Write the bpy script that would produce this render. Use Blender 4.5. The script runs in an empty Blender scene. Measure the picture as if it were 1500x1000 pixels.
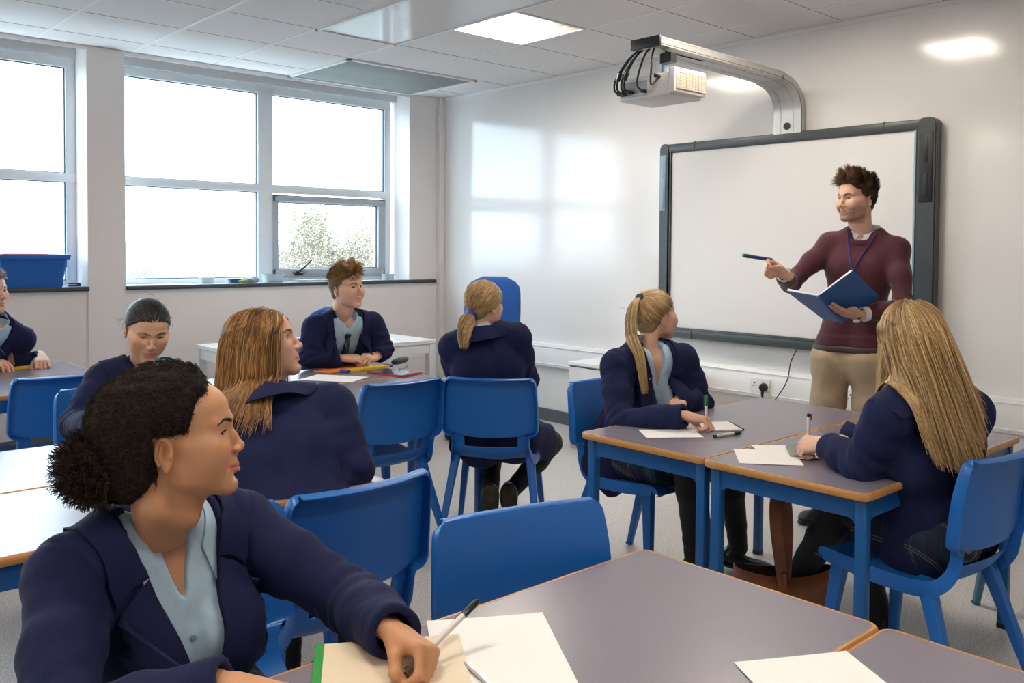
import bpy, bmesh, math, random
import numpy as np
from mathutils import Vector, Matrix, Euler
PI = math.pi
scene = bpy.context.scene
COL = scene.collection

# ------------------------------------------------------------------ materials
def hexc(h):
    h = h.lstrip('#'); c = [int(h[i:i+2], 16)/255 for i in (0, 2, 4)]
    return tuple((x/12.92 if x <= .04045 else ((x+.055)/1.055)**2.4) for x in c) + (1,)

def mat(name, col, rough=.5, metal=0, spec=.5, noise=None, bump=None, coat=0, coatr=.1, sheen=0, sss=0, trans=0, attr=None, emis=None, ior=1.45):
    m = bpy.data.materials.new(name); m.use_nodes = True
    nt = m.node_tree; N = nt.nodes; L = nt.links
    b = N['Principled BSDF']
    if isinstance(col, str): col = hexc(col)
    b.inputs['Base Color'].default_value = col
    b.inputs['Roughness'].default_value = rough
    b.inputs['Metallic'].default_value = metal
    b.inputs['Specular IOR Level'].default_value = spec
    b.inputs['Coat Weight'].default_value = coat
    b.inputs['Coat Roughness'].default_value = coatr
    b.inputs['IOR'].default_value = ior
    if sheen:
        b.inputs['Sheen Weight'].default_value = sheen
        b.inputs['Sheen Roughness'].default_value = .4
    if sss:
        b.inputs['Subsurface Weight'].default_value = sss
        b.inputs['Subsurface Radius'].default_value = (.012, .005, .0025)
        b.inputs['Subsurface Scale'].default_value = .6
    b.inputs['Transmission Weight'].default_value = trans
    if emis:
        b.inputs['Emission Color'].default_value = emis[0] if not isinstance(emis[0], str) else hexc(emis[0])
        b.inputs['Emission Strength'].default_value = emis[1]
    tc = N.new('ShaderNodeTexCoord')
    src = None
    if attr:
        a = N.new('ShaderNodeVertexColor'); a.layer_name = attr; src = a.outputs['Color']
        L.new(src, b.inputs['Base Color'])
    if noise:   # (scale, amount, detail[, (sx,sy,sz)])
        n = N.new('ShaderNodeTexNoise'); n.inputs['Scale'].default_value = noise[0]; n.inputs['Detail'].default_value = noise[2]
        if len(noise) > 3:
            mp = N.new('ShaderNodeMapping'); mp.inputs['Scale'].default_value = noise[3]
            L.new(tc.outputs['Object'], mp.inputs['Vector']); L.new(mp.outputs[0], n.inputs['Vector'])
        else: L.new(tc.outputs['Object'], n.inputs['Vector'])
        mr = N.new('ShaderNodeMapRange'); mr.inputs['From Min'].default_value = .3; mr.inputs['From Max'].default_value = .7
        mr.inputs['To Min'].default_value = 1-noise[1]; mr.inputs['To Max'].default_value = 1+noise[1]
        L.new(n.outputs['Fac'], mr.inputs['Value'])
        vm = N.new('ShaderNodeVectorMath'); vm.operation = 'SCALE'
        if src: L.new(src, vm.inputs[0])
        else: vm.inputs[0].default_value = col[:3]
        L.new(mr.outputs[0], vm.inputs['Scale']); L.new(vm.outputs[0], b.inputs['Base Color'])
    if bump:    # (scale, strength, distance[, (sx,sy,sz)])
        n = N.new('ShaderNodeTexNoise'); n.inputs['Scale'].default_value = bump[0]; n.inputs['Detail'].default_value = 4
        if len(bump) > 3:
            mp = N.new('ShaderNodeMapping'); mp.inputs['Scale'].default_value = bump[3]
            L.new(tc.outputs['Object'], mp.inputs['Vector']); L.new(mp.outputs[0], n.inputs['Vector'])
        else: L.new(tc.outputs['Object'], n.inputs['Vector'])
        bp = N.new('ShaderNodeBump'); bp.inputs['Strength'].default_value = bump[1]; bp.inputs['Distance'].default_value = bump[2]
        L.new(n.outputs['Fac'], bp.inputs['Height']); L.new(bp.outputs[0], b.inputs['Normal'])
    return m

# ------------------------------------------------------------------ object helpers
def obj(name, data, m=None, parent=None, smooth=None):
    """bmesh or mesh -> one linked object"""
    if isinstance(data, bmesh.types.BMesh):
        me = bpy.data.meshes.new(name); data.to_mesh(me); data.free()
    else: me = data
    if m is not None and len(me.materials) == 0:
        for x in (m if isinstance(m, (list, tuple)) else [m]): me.materials.append(x)
    if smooth is not None and len(me.polygons):
        me.polygons.foreach_set('use_smooth', [True]*len(me.polygons))
        if smooth < 180:
            me.set_sharp_from_angle(angle=math.radians(smooth))
    o = bpy.data.objects.new(name, me); COL.objects.link(o)
    if parent is not None: o.parent = parent
    return o

def tag(o, label, cat, group=None):
    o['label'] = label; o['category'] = cat
    if group: o['group'] = group
    return o

def thing(name, label, cat, loc=(0, 0, 0), rz=0, group=None):
    o = bpy.data.objects.new(name, None); COL.objects.link(o)
    o.empty_display_size = .1
    o.location = loc; o.rotation_euler = (0, 0, rz)
    return tag(o, label, cat, group)

def struct(name, bm, m, parent=None, smooth=None):
    o = obj(name, bm, m, parent, smooth)
    if parent is None: o['kind'] = 'structure'
    return o

def dup(root, loc, rz, label, group=None):
    r = root.copy(); COL.objects.link(r); r.location = loc; r.rotation_euler = (0, 0, rz); r['label'] = label
    if group: r['group'] = group
    kids = [o for o in KIDS(root)]
    for ch in kids:
        c = ch.copy(); COL.objects.link(c); c.parent = r
        for g in KIDS(ch):
            d = g.copy(); COL.objects.link(d); d.parent = c
    return r

def KIDS(o): return [c for c in bpy.data.objects if c.parent == o]

def bx(bm, x0, x1, y0, y1, z0, z1, M=None, mi=0, bev=0):
    vs = [bm.verts.new((x, y, z)) for x in (x0, x1) for y in (y0, y1) for z in (z0, z1)]
    F = [(0, 1, 3, 2), (4, 6, 7, 5), (0, 4, 5, 1), (2, 3, 7, 6), (0, 2, 6, 4), (1, 5, 7, 3)]
    fs = [bm.faces.new([vs[i] for i in f]) for f in F]
    for f in fs: f.material_index = mi
    if bev:
        es = list({e for f in fs for e in f.edges})
        r = bmesh.ops.bevel(bm, geom=es, offset=bev, segments=2, affect='EDGES', profile=.5)
        vs = list({v for v in r['verts']} | {v for v in vs if v.is_valid})
    if M is not None: bmesh.ops.transform(bm, matrix=M, verts=[v for v in vs if v.is_valid])
    return vs

def box(*a, bev=0, M=None):
    bm = bmesh.new(); bx(bm, *a, bev=bev, M=M); return bm

def tube(bm, pts, r, n=8, caps=True, flat=1.0, up=None):
    """sweep a circle (or flattened circle) along pts; r number or list"""
    pts = [Vector(p) for p in pts]; k = len(pts)
    rs = r if isinstance(r, (list, tuple)) else [r]*k
    prev = None; rings = []
    for i, p in enumerate(pts):
        t = (pts[min(i+1, k-1)]-pts[max(i-1, 0)])
        t = t.normalized() if t.length > 1e-9 else Vector((0, 0, 1))
        if prev is None:
            a = Vector(up) if up else (Vector((0, 0, 1)) if abs(t.z) < .9 else Vector((1, 0, 0)))
            a = (a-t*a.dot(t)).normalized()
        else:
            a = (prev-t*prev.dot(t)); a = a.normalized() if a.length > 1e-6 else prev
        prev = a; b = t.cross(a)
        rings.append([bm.verts.new(p+(a*math.cos(2*PI*j/n)*flat+b*math.sin(2*PI*j/n))*rs[i]) for j in range(n)])
    for i in range(k-1):
        for j in range(n):
            bm.faces.new((rings[i][j], rings[i][(j+1) % n], rings[i+1][(j+1) % n], rings[i+1][j]))
    if caps:
        bm.faces.new(rings[0][::-1]); bm.faces.new(rings[-1])
    return rings

def prism(bm, poly, z0, z1, M=None, mi=0):
    """extrude a 2D polygon (x,y) from z0 to z1"""
    a = [bm.verts.new((x, y, z0)) for x, y in poly]; b = [bm.verts.new((x, y, z1)) for x, y in poly]
    fs = [bm.faces.new(a[::-1]), bm.faces.new(b)]
    n = len(poly)
    for i in range(n): fs.append(bm.faces.new((a[i], a[(i+1) % n], b[(i+1) % n], b[i])))
    for f in fs: f.material_index = mi
    if M is not None: bmesh.ops.transform(bm, matrix=M, verts=a+b)
    return a+b

def rrect(x0, x1, y0, y1, r, n=6):
    out = []
    for cx, cy, a0 in ((x1-r, y1-r, 0), (x0+r, y1-r, PI/2), (x0+r, y0+r, PI), (x1-r, y0+r, 1.5*PI)):
        for k in range(n+1):
            a = a0+PI/2*k/n; out.append((cx+r*math.cos(a), cy+r*math.sin(a)))
    return out

def spline(pts, n):
    """Catmull-Rom through pts -> n samples (numpy)"""
    P = np.array(pts, float); P = np.vstack([2*P[0]-P[1], P, 2*P[-1]-P[-2]])
    m = len(P)-3; out = []
    for t in np.linspace(0, m-1e-6, n):
        i = int(t); f = t-i; p0, p1, p2, p3 = P[i:i+4]
        out.append(.5*((2*p1)+(-p0+p2)*f+(2*p0-5*p1+4*p2-p3)*f*f+(-p0+3*p1-3*p2+p3)*f**3))
    return np.array(out)

def rot_to(d):
    """matrix whose +Z points along d"""
    return Vector(d).to_track_quat('Z', 'Y').to_matrix().to_4x4()

def beam(bm, a, b, w, h, M=None, up=(0, 0, 1), bev=0):
    a = Vector(a); b = Vector(b); d = b-a; L = d.length; z = d.normalized()
    x = Vector(up).cross(z); x = x.normalized() if x.length > 1e-4 else Vector((1, 0, 0)); y = z.cross(x)
    R = Matrix((x, y, z)).transposed().to_4x4(); R.translation = a
    bx(bm, -w/2, w/2, -h/2, h/2, 0, L, M=(M @ R if M is not None else R), bev=bev)
# ------------------------------------------------------------------ camera
# fitted from the ceiling grid (600 mm tiles); room corner (window wall / board wall) is the origin
CAM = Vector((-4.9727, -6.6081, 1.385))
def cam_setup():
    F, cx, cy, yaw, pit, rol = 1307.80, 787.89, 405.34, .7527, -.0309, .0077
    cyw, syw, cp, sp = math.cos(yaw), math.sin(yaw), math.cos(pit), math.sin(pit)
    f = Vector((syw*cp, cyw*cp, sp)); r = Vector((cyw, -syw, 0)); u = r.cross(f)
    c, s = math.cos(rol), math.sin(rol)
    r, u = c*r+s*u, -s*r+c*u
    cam = bpy.data.cameras.new('camera'); o = bpy.data.objects.new('camera', cam); COL.objects.link(o)
    M = Matrix((r, u, -f)).transposed().to_4x4(); M.translation = CAM; o.matrix_world = M
    cam.sensor_width = 36; cam.lens = F*36/1500
    cam.shift_x = -(cx-750)/1500; cam.shift_y = (cy-500)/1500
    cam.clip_start = .05; cam.clip_end = 3000
    cam.dof.use_dof = False
    scene.camera = o
cam_setup()

H = 2.753
m_wall = mat('wall_paint', (.78, .73, .71, 1), .6, noise=(3, .015, 2))
m_wallb = mat('gloss_wall_paint', (.75, .735, .72, 1), .13, spec=.6, noise=(2, .012, 2), bump=(3.0, .07, .003))
m_white = mat('white_frame', (.80, .86, .89, 1), .3)
m_sash = mat('grey_sash', (.42, .46, .50, 1), .35)
m_gasket = mat('gasket', (.05, .09, .13, 1), .5)
m_sill = mat('sill_laminate', (.55, .62, .68, 1), .25)
m_sille = mat('sill_edge', (.045, .055, .065, 1), .4)
m_skirt = mat('skirting', (.10, .11, .12, 1), .45)
m_trunk = mat('trunking', (.80, .79, .78, 1), .35)
m_tile = mat('ceiling_tile', (.74, .715, .71, 1), .85, noise=(160, .03, 3), bump=(220, .15, .002))
m_grid = mat('ceiling_grid', (.78, .77, .77, 1), .4)
m_gap = mat('ceiling_gap', (.16, .13, .13, 1), .8)
m_radg = mat('grey_panel', (.22, .235, .23, 1), .6, noise=(90, .05, 3))
m_radw = mat('gloss_panel', (.62, .63, .64, 1), .12, spec=.6)

def floor_mat():
    m = mat('vinyl_floor', (.46, .445, .43, 1), .32, spec=.4)
    nt = m.node_tree; N = nt.nodes; L = nt.links; b = N['Principled BSDF']
    tc = N.new('ShaderNodeTexCoord')
    v = N.new('ShaderNodeTexNoise'); v.inputs['Scale'].default_value = 130; v.inputs['Detail'].default_value = 3
    L.new(tc.outputs['Object'], v.inputs['Vector'])
    r = N.new('ShaderNodeValToRGB'); e = r.color_ramp.elements
    e[0].position = .32; e[0].color = (.37, .36, .35, 1); e[1].position = .62; e[1].color = (.62, .60, .585, 1)
    L.new(v.outputs['Fac'], r.inputs['Fac'])
    br = N.new('ShaderNodeTexBrick'); br.offset = 0
    br.inputs['Scale'].default_value = 1; br.inputs['Brick Width'].default_value = .9; br.inputs['Row Height'].default_value = .9
    br.inputs['Mortar Size'].default_value = .0015; br.inputs['Mortar Smooth'].default_value = .3
    br.inputs['Color1'].default_value = (1, 1, 1, 1); br.inputs['Color2'].default_value = (.97, .97, .97, 1); br.inputs['Mortar'].default_value = (.55, .52, .5, 1)
    L.new(tc.outputs['Object'], br.inputs['Vector'])
    mx = N.new('ShaderNodeMix'); mx.data_type = 'RGBA'; mx.blend_type = 'MULTIPLY'; mx.inputs['Factor'].default_value = 1
    L.new(r.outputs['Color'], mx.inputs['A']); L.new(br.outputs['Color'], mx.inputs['B']); L.new(mx.outputs['Result'], b.inputs['Base Color'])
    return m

X0, Y0 = -7.2, -8.4     # far ends of the room, behind the viewer
D = .24                 # window reveal depth
struct('floor', box(X0-.1, .1, Y0-.1, .5, -.1, 0), floor_mat())
struct('wall_board', box(0, .12, Y0-.1, .5, 0, 3), m_wallb)
struct('wall_rear', box(X0-.12, X0, Y0-.1, .5, 0, 3), m_wall)
struct('wall_near', box(X0, 0, Y0-.12, Y0, 0, 3), m_wall)

# window wall: low wall, piers, lintel strip
bm = bmesh.new()
bx(bm, X0, 0, 0, .36, 0, 1.075)
COLX = [(-3.035, -2.785), (-6.0, -5.75)]
for a, b in COLX: bx(bm, a, b, 0, .36, 1.075, 3)
bx(bm, -.36, 0, 0, .36, 1.075, 3)
bx(bm, X0, -6.9, 0, .36, 1.075, 3)
struct('wall_window', bm, m_wall)
bm = bmesh.new(); bx(bm, X0, 0, D-.02, .36, 2.70, 3)
struct('trim_1', bm, m_white)          # head of the openings, above the frames
bm = bmesh.new(); bx(bm, X0, .0, -.006, .0, 2.722, H, bev=.001); bx(bm, -.008, 0, Y0, 0, H-.028, H)
struct('trim_2', bm, m_grid)           # wall angle of the ceiling grid
# boxed pipe in the corner
bm = bmesh.new(); bx(bm, -.058, 0, -.05, 0, 0, H, bev=.004); struct('trim_3', bm, m_wall)
bm = bmesh.new(); bx(bm, -3.035, -2.785, -.012, .0, 0, H-.001, bev=.003); struct('trim_4', bm, m_wall)
# sills with a dark rounded nosing
for n, (a, b) in enumerate(((-2.785, -.36), (-5.75, -3.035), (-6.9, -6.0)), 1):
    ext = .27 if n == 1 else 0
    bm = bmesh.new(); bx(bm, a, b, 0, .34, 1.075, 1.104, bev=.001)
    bx(bm, a, b+ext, -.03, 0, 1.075, 1.104, bev=.002)
    o = struct('window_sill.%03d' % n, bm, m_sill)
    bm = bmesh.new(); tube(bm, [(a, -.03, 1.0895), (b+ext, -.03, 1.0895)], .0165, 12)
    o2 = obj('sill_nosing', bm, m_sille, o, 40)

m_glass = bpy.data.materials.new('window_glass'); m_glass.use_nodes = True
nt = m_glass.node_tree; nt.nodes.clear()
o_ = nt.nodes.new('ShaderNodeOutputMaterial'); t_ = nt.nodes.new('ShaderNodeBsdfTransparent'); g_ = nt.nodes.new('ShaderNodeBsdfGlossy')
g_.inputs['Roughness'].default_value = .02; t_.inputs['Color'].default_value = (.97, .99, 1, 1)
mx_ = nt.nodes.new('ShaderNodeMixShader'); mx_.inputs[0].default_value = .05
nt.links.new(t_.outputs[0], mx_.inputs[1]); nt.links.new(g_.outputs[0], mx_.inputs[2]); nt.links.new(mx_.outputs[0], o_.inputs[0])

def window(n, xa, xb, xm, ztr, awning):
    """outer frame xa..xb, mullion centre xm, transom ztr (centre)"""
    root = bpy.data.objects.new('window_%d' % n, None); COL.objects.link(root); root['kind'] = 'structure'
    z0, z1 = 1.104, 2.70; ya, yb = D, D+.07
    fw = .07
    bm = bmesh.new()
    bx(bm, xa, xb, ya, yb, z1-fw, z1, bev=.003); bx(bm, xa, xb, ya, yb, z0, z0+.035, bev=.003)
    bx(bm, xa, xa+.03, ya+.001, yb, z0+.035, z1-fw, bev=.003); bx(bm, xb-.065, xb, ya+.001, yb, z0+.035, z1-fw, bev=.003)
    bx(bm, xm-.065, xm+.065, ya-.004, yb-.002, z0+.002, z1-.002, bev=.003)
    bx(bm, xa+.002, xb-.002, ya-.006, yb-.003, ztr-.03, ztr+.03, bev=.003)
    obj('window_frame', bm, m_white, root, 40)
    panes = [(xa+.03, xm-.065, ztr+.03, z1-fw), (xm+.065, xb-.065, ztr+.03, z1-fw), (xa+.03, xm-.065, z0+.035, ztr-.03)]
    if awning:
        a, b, c, d = xm+.065, xb-.065, z0+.035, ztr-.045
        bm = bmesh.new(); w = .058
        for q in ((a, b, d-w, d), (a, b, c, c+w+.01), (a, a+w-.015, c, d), (b-w-.015, b, c, d)):
            bx(bm, q[0], q[1], ya-.018, yb-.01, q[2], q[3], bev=.004)
        for q in ((a+.012, b-.012, d-w+.008, d-.012), (a+.012, b-.012, c+.012, c+w+.002)):
            bx(bm, q[0], q[1], ya-.026, ya, q[2], q[3], bev=.004)
        s = obj('opening_sash', bm, m_sash, root, 40)
        bm = bmesh.new(); tube(bm, [(a+.16, ya-.03, c+.035), (a+.28, ya-.03, c+.035)], .012, 8, flat=.5)
        tube(bm, [(a+.2, ya-.03, c+.04), (a+.205, ya-.075, c+.05), (a+.255, ya-.085, c+.095), (a+.31, ya-.085, c+.145)], [.012, .010, .007, .006], 8)
        bx(bm, a+.18, a+.26, ya-.03, ya-.02, c+.012, c+.028, bev=.002)
        h = obj('sash_handle', bm, m_black, s, 40); h['label'] = 'black lever handle'
        panes.append((a+w-.015, b-w-.015, c+w+.01, d-w))
    else: panes.append((xm+.065, xb-.065, z0+.035, ztr-.03))
    for a, b, c, d in panes:
        bm = bmesh.new(); g = .007
        for q in ((a, b, d-g, d), (a, b, c, c+g), (a, a+g, c, d), (b-g, b, c, d)): bx(bm, q[0], q[1], ya+.012, ya+.03, q[2], q[3])
        obj('gasket', bm, m_gasket, root)
        obj('glass', box(a, b, ya+.03, ya+.036, c, d), m_glass, root)
m_black = mat('black_plastic', (.012, .012, .014, 1), .35)
window(1, -2.785, -.40, -1.61, 1.862, True)
window(2, -5.75, -3.035, -4.4, 1.862, False)
window(3, -6.9, -6.0, -6.5, 1.862, False)

# ceiling: tiles hang in a 600 mm grid, each tile slightly recessed between the tees
gx = [-3.3408+.6*i for i in range(-7, 6)]; gy = [-.3263-.6*j for j in range(-1, 14)]
bm = bmesh.new(); bx(bm, X0, .1, Y0, .4, H+.10, H+.2); struct('ceiling', bm, m_gap)
bm = bmesh.new()
def has(i, j):   # cells not covered by tiles
    x, y = gx[i]+.3, gy[j]-.3
    if -1.56 < x < -.94 and -2.74 < y < -2.1: return False          # light
    if -2.16 < x < -1.53 and -3.4 < y < -1.5: return False          # gloss radiant panel
    if -1.56 < x < -.33 and y > -.95: return False                   # grey panel
    if (round((x+.0)/.6), round(y/.6)) in LIGHTCELLS: return False
    return True
LIGHTCELLS = set()
XE = gx+[.05]
lights_xy = [(-1.5408+.3, -2.1263-.3)]
for lx, ly in ((gx[1]+.3, gy[4]-.3), (gx[1]+.3, gy[9]-.3), (gx[6]+.3, gy[11]-.3), (gx[10]+.3, gy[7]-.3), (gx[5]+.3, gy[8]-.3)):
    lights_xy.append((lx, ly)); LIGHTCELLS.add((round(lx/.6), round(ly/.6)))
for i in range(len(gx)):
    for j in range(len(gy)):
        if not has(i, j): continue
        x0, x1 = gx[i]+.006, min(gx[i]+.594, -.001); y1, y0 = min(gy[j]-.006, -.001), gy[j]-.594
        if x0 >= -.01 or y0 < Y0-.3 or x1 < X0 or y1 <= y0: continue
        bx(bm, max(x0, X0), x1, max(y0, Y0), y1, H+.001, H+.02)
ct = obj('ceiling_tiles', bm, m_tile); ct['kind'] = 'structure'
bm = bmesh.new()
for x in gx:
    if X0 < x < 0: bx(bm, x-.011, x+.011, Y0, .0, H-.001, H+.004)
for y in gy:
    if Y0 < y < 0:
        for i in range(len(gx)):
            a, b = max(gx[i]+.012, X0), min(gx[i]+.588, -.002)
            if b > a: bx(bm, a, b, y-.0065, y+.0065, H-.0004, H+.004)
cg = obj('ceiling_grid', bm, m_grid); cg['kind'] = 'structure'
bm = bmesh.new()       # shadow gaps beside the cross tees
for y in gy:
    if Y0 < y < 0:
        for i in range(len(gx)):
            a, b = max(gx[i]+.02, X0), min(gx[i]+.58, -.002)
            if b > a: bx(bm, a, b, y-.0085, y-.006, H-.0006, H+.004)
cs = obj('ceiling_joint', bm, m_gap); cs['kind'] = 'structure'

def radiant(name, x0, x1, y0, y1, m, label, fr):
    t = thing(name, label, 'ceiling panel', ((x0+x1)/2, (y0+y1)/2, H))
    cx, cy = (x0+x1)/2, (y0+y1)/2
    obj('panel_face', box(x0+fr-cx, x1-fr-cx, y0+fr-cy, y1-fr-cy, -.004, .012, bev=.001), m, t)
    bm = bmesh.new()
    for q in ((x0, x1, y1-fr, y1), (x0, x1, y0, y0+fr), (x0, x0+fr, y0, y1), (x1-fr, x1, y0, y1)):
        bx(bm, q[0]-cx, q[1]-cx, q[2]-cy, q[3]-cy, -.012, .003, bev=.001)
    obj('panel_frame', bm, m_grid, t)
radiant('radiant_panel', -1.541, -.341, -.926, -.004, m_radg, 'matt grey radiant ceiling panel beside the windows', .03)
radiant('radiant_panel', -2.141, -1.541, -3.326, -1.526, m_radw, 'glossy white radiant ceiling panel next to the lit ceiling light', .02)

# ceiling lights: recessed tray, two tube wells and a centre bar
m_tray = mat('light_tray', (.30, .27, .22, 1), .4)
m_tube = mat('light_diffuser', (1, .93, .8, 1), .4, emis=((1, .89, .76, 1), 36))
def ceiling_light(x, y, label):
    t = thing('ceiling_light', label, 'ceiling light', (x, y, H), 0, 'recessed square ceiling lights')
    bm = bmesh.new(); h = .07
    bx(bm, -.29, .29, -.29, .29, h, h+.004)
    for s in (-1, 1):
        bx(bm, s*.292-.004, s*.292+.004, -.292, .292, -.002, h); bx(bm, -.292, .292, s*.292-.004, s*.292+.004, -.002, h)
    # sloping white reflectors
    for s in (-1, 1):
        v = [bm.verts.new(p) for p in ((-.285, s*.02+.0, .045), (.285, s*.02, .045), (.285, s*.27, .064), (-.285, s*.27, .064))]
        bm.faces.new(v)
    obj('tray', bm, m_tray, t)
    bm = bmesh.new()
    for q in ((-.3, .3, .285, .3), (-.3, .3, -.3, -.285), (-.3, -.285, -.3, .3), (.285, .3, -.3, .3)): bx(bm, q[0], q[1], q[2], q[3], -.003, .002)
    obj('light_frame', bm, m_grid, t)
    bm = bmesh.new(); bx(bm, -.26, .284, .08, .284, .012, .022, bev=.002); obj('diffuser', bm, m_tube, t)
    bm = bmesh.new(); bx(bm, -.284, .284, -.030, .055, .006, .040, bev=.002); obj('diffuser', bm, m_tube, t)
    bm = bmesh.new(); bx(bm, -.284, .284, .058, .077, .004, .03, bev=.001); obj('divider', bm, m_tray, t)
    return t
ceiling_light(*lights_xy[0], 'lit square ceiling light next to the glossy white panel')
for k, (x, y) in enumerate(lights_xy[1:]): ceiling_light(x, y, 'lit square ceiling light further back over the desks')

# board wall fittings
bm = bmesh.new(); bx(bm, -.012, 0, Y0, -.06, 0, .10, bev=.002); struct('baseboard_board', bm, m_skirt)
bm = bmesh.new(); bx(bm, X0, -.06, -.012, 0, 0, .10, bev=.002); struct('baseboard_window', bm, m_skirt)
bm = bmesh.new(); bx(bm, -.05, 0, Y0, -.9, .45, .632, bev=.004); bx(bm, -.056, 0, Y0, -.9, .468, .474, bev=.001); bx(bm, -.056, 0, Y0, -.9, .605, .611, bev=.001)
tk = obj('cable_trunking', bm, m_trunk, None, 40); tag(tk, 'white cable trunking running along the board wall', 'cable trunking')
bm = bmesh.new(); bx(bm, -.07, 0, -1.9, -.06, .60, .66, bev=.004)

def socket(y, plugs, label):
    t = thing('wall_socket', label, 'wall socket', (-.05, y, .53), 0, 'double sockets on the trunking')
    obj('plate', box(-.010, 0, -.073, .073, -.043, .043, bev=.003), m_white2, t)
    for s in (-1, 1):
        bm = bmesh.new()
        bx(bm, -.0112, -.009, s*.036-.004, s*.036+.004, .008, .018); bx(bm, -.0112, -.009, s*.036-.014, s*.036-.007, -.010, -.005); bx(bm, -.0112, -.009, s*.036+.007, s*.036+.014, -.010, -.005)
        obj('pin_hole', bm, m_dark, t)
        bm = bmesh.new(); bx(bm, -.0135, -.009, s*.012-.006, s*.012+.006, .012, .032, bev=.001); obj('switch', bm, m_white2, t)
    return t
m_white2 = mat('white_plastic', (.72, .71, .70, 1), .35)
m_dark = mat('dark', (.01, .01, .012, 1), .5)
socket(-3.44, 1, 'white double wall socket with a black plug in it')
socket(-4.02, 0, 'white double wall socket half hidden behind the standing man')
# plug and lead
t = thing('plug_lead', 'black plug and thin black lead hanging below the whiteboard', 'power lead', (-.06, -3.475, .52))
bm = bmesh.new(); tube(bm, [(0, 0, 0), (-.022, 0, 0), (-.036, 0, -.002)], [.027, .026, .018], 16); tube(bm, [(-.02, 0, -.015), (-.024, 0, -.045), (-.02, 0, -.06)], [.011, .009, .006], 10)
obj('plug', bm, m_black, t, 40)
bm = bmesh.new(); cp = spline([(-.02, 0, -.055), (-.02, -.01, -.10), (-.015, -.055, -.10), (-.01, -.12, -.02), (-.01, -.17, .07), (-.008, -.19, .18), (-.008, -.23, .26), (-.005, -.265, .318)], 40)
tube(bm, cp, .0035, 6); obj('lead', bm, m_black, t, 60)
# ------------------------------------------------------------------ whiteboard, projector arm
m_bframe = mat('board_frame', (.050, .058, .061, 1), .38)
m_bfac = mat('board_strip', (.24, .34, .42, 1), .35)
m_bface = mat('board_face', (.70, .68, .665, 1), .42, spec=.35)
def whiteboard():
    ya, yb, za, zb = -4.535, -2.615, .765, 2.118     # outer
    cy, cz = (ya+yb)/2, (za+zb)/2
    t = thing('whiteboard', 'large interactive whiteboard with dark frame on the wall', 'whiteboard', (0, cy, cz))
    W, Hh = (yb-ya)/2, (zb-za)/2
    fw, fs = .085, .115
    xb, xf = -.075, -.02
    # face
    obj('writing_surface', box(-.058, -.02, -W+fs+.01, W-.05, -Hh+.09, Hh-.03), m_bface, t)
    # frame swept as one rounded rectangle made of four rails
    bm = bmesh.new()
    bx(bm, xb, xf, -W+.05, W-.05, Hh-fw*.72, Hh, bev=.012); obj('top_rail', bm, m_bframe, t, 40)
    bm = bmesh.new(); bx(bm, xb-.012, xf, -W+.05, W-.05, -Hh+.02, -Hh+.085, bev=.010)
    bx(bm, xb-.016, xb, -W+.1, W-.14, -Hh+.076, -Hh+.088, bev=.004); obj('pen_tray', bm, m_bframe, t, 40)
    for s in (-1, 1):
        w = fs if s < 0 else .085
        ye = s*W
        y0, y1 = (ye, ye+w) if s < 0 else (ye-w, ye)
        poly = rrect(y0, y1, -Hh, Hh, .045, 6)
        bm = bmesh.new(); M = Matrix(((0, 0, 1, 0), (1, 0, 0, 0), (0, 1, 0, 0), (0, 0, 0, 1)))
        prism(bm, rrect(y0, y1, -Hh+.005, Hh+.004, .04, 6), xb-.004, xf, M=M)
        bmesh.ops.bevel(bm, geom=[e for e in bm.edges if abs(e.verts[0].co.x-(xb-.004)) < 1e-5 and abs(e.verts[1].co.x-(xb-.004)) < 1e-5], offset=.008, segments=2, affect='EDGES')
        sr = obj('side_rail', bm, m_bframe, t, 40)
        # speaker / button strip let into the rail
        a, b = (y0+.018, y1-.022) if s < 0 else (y0+.026, y1-.012)
        bm = bmesh.new(); bx(bm, xb-.009, xb, a, b, Hh-.46, Hh-.075, bev=.003)
        for k in range(2): bx(bm, xb-.012, xb-.006, (a+b)/2-.012, (a+b)/2+.012, Hh-.24-.19*k, Hh-.11-.19*k, bev=.003)
        st = obj('button_strip', bm, m_bfac if s > 0 else m_dark, sr, 40)
        # pale inner bead beside the face
        yi = y1 if s < 0 else y0
        bm = bmesh.new(); bx(bm, xb+.004, xf, yi-.012, yi+.012, -Hh+.085, Hh-.04, bev=.003)
        obj('inner_bead', bm, m_bfac if s < 0 else m_bframe, sr, 40)
    for s in (-1, 1):
        bm = bmesh.new(); yy = s*(W-.30); bx(bm, xb-.002, xf, yy-.0025, yy+.0025, Hh-.045, Hh+.002); bx(bm, xb-.015, xf, yy-.0025, yy+.0025, -Hh+.018, -Hh+.088)
        obj('rail_joint', bm, m_dark, t)
    bm = bmesh.new(); tube(bm, [(-.059, W-.095, Hh-.075), (-.0585, W-.095, Hh-.075)], .008, 12); obj('corner_mark', bm, m_dark, t)
whiteboard()

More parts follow.
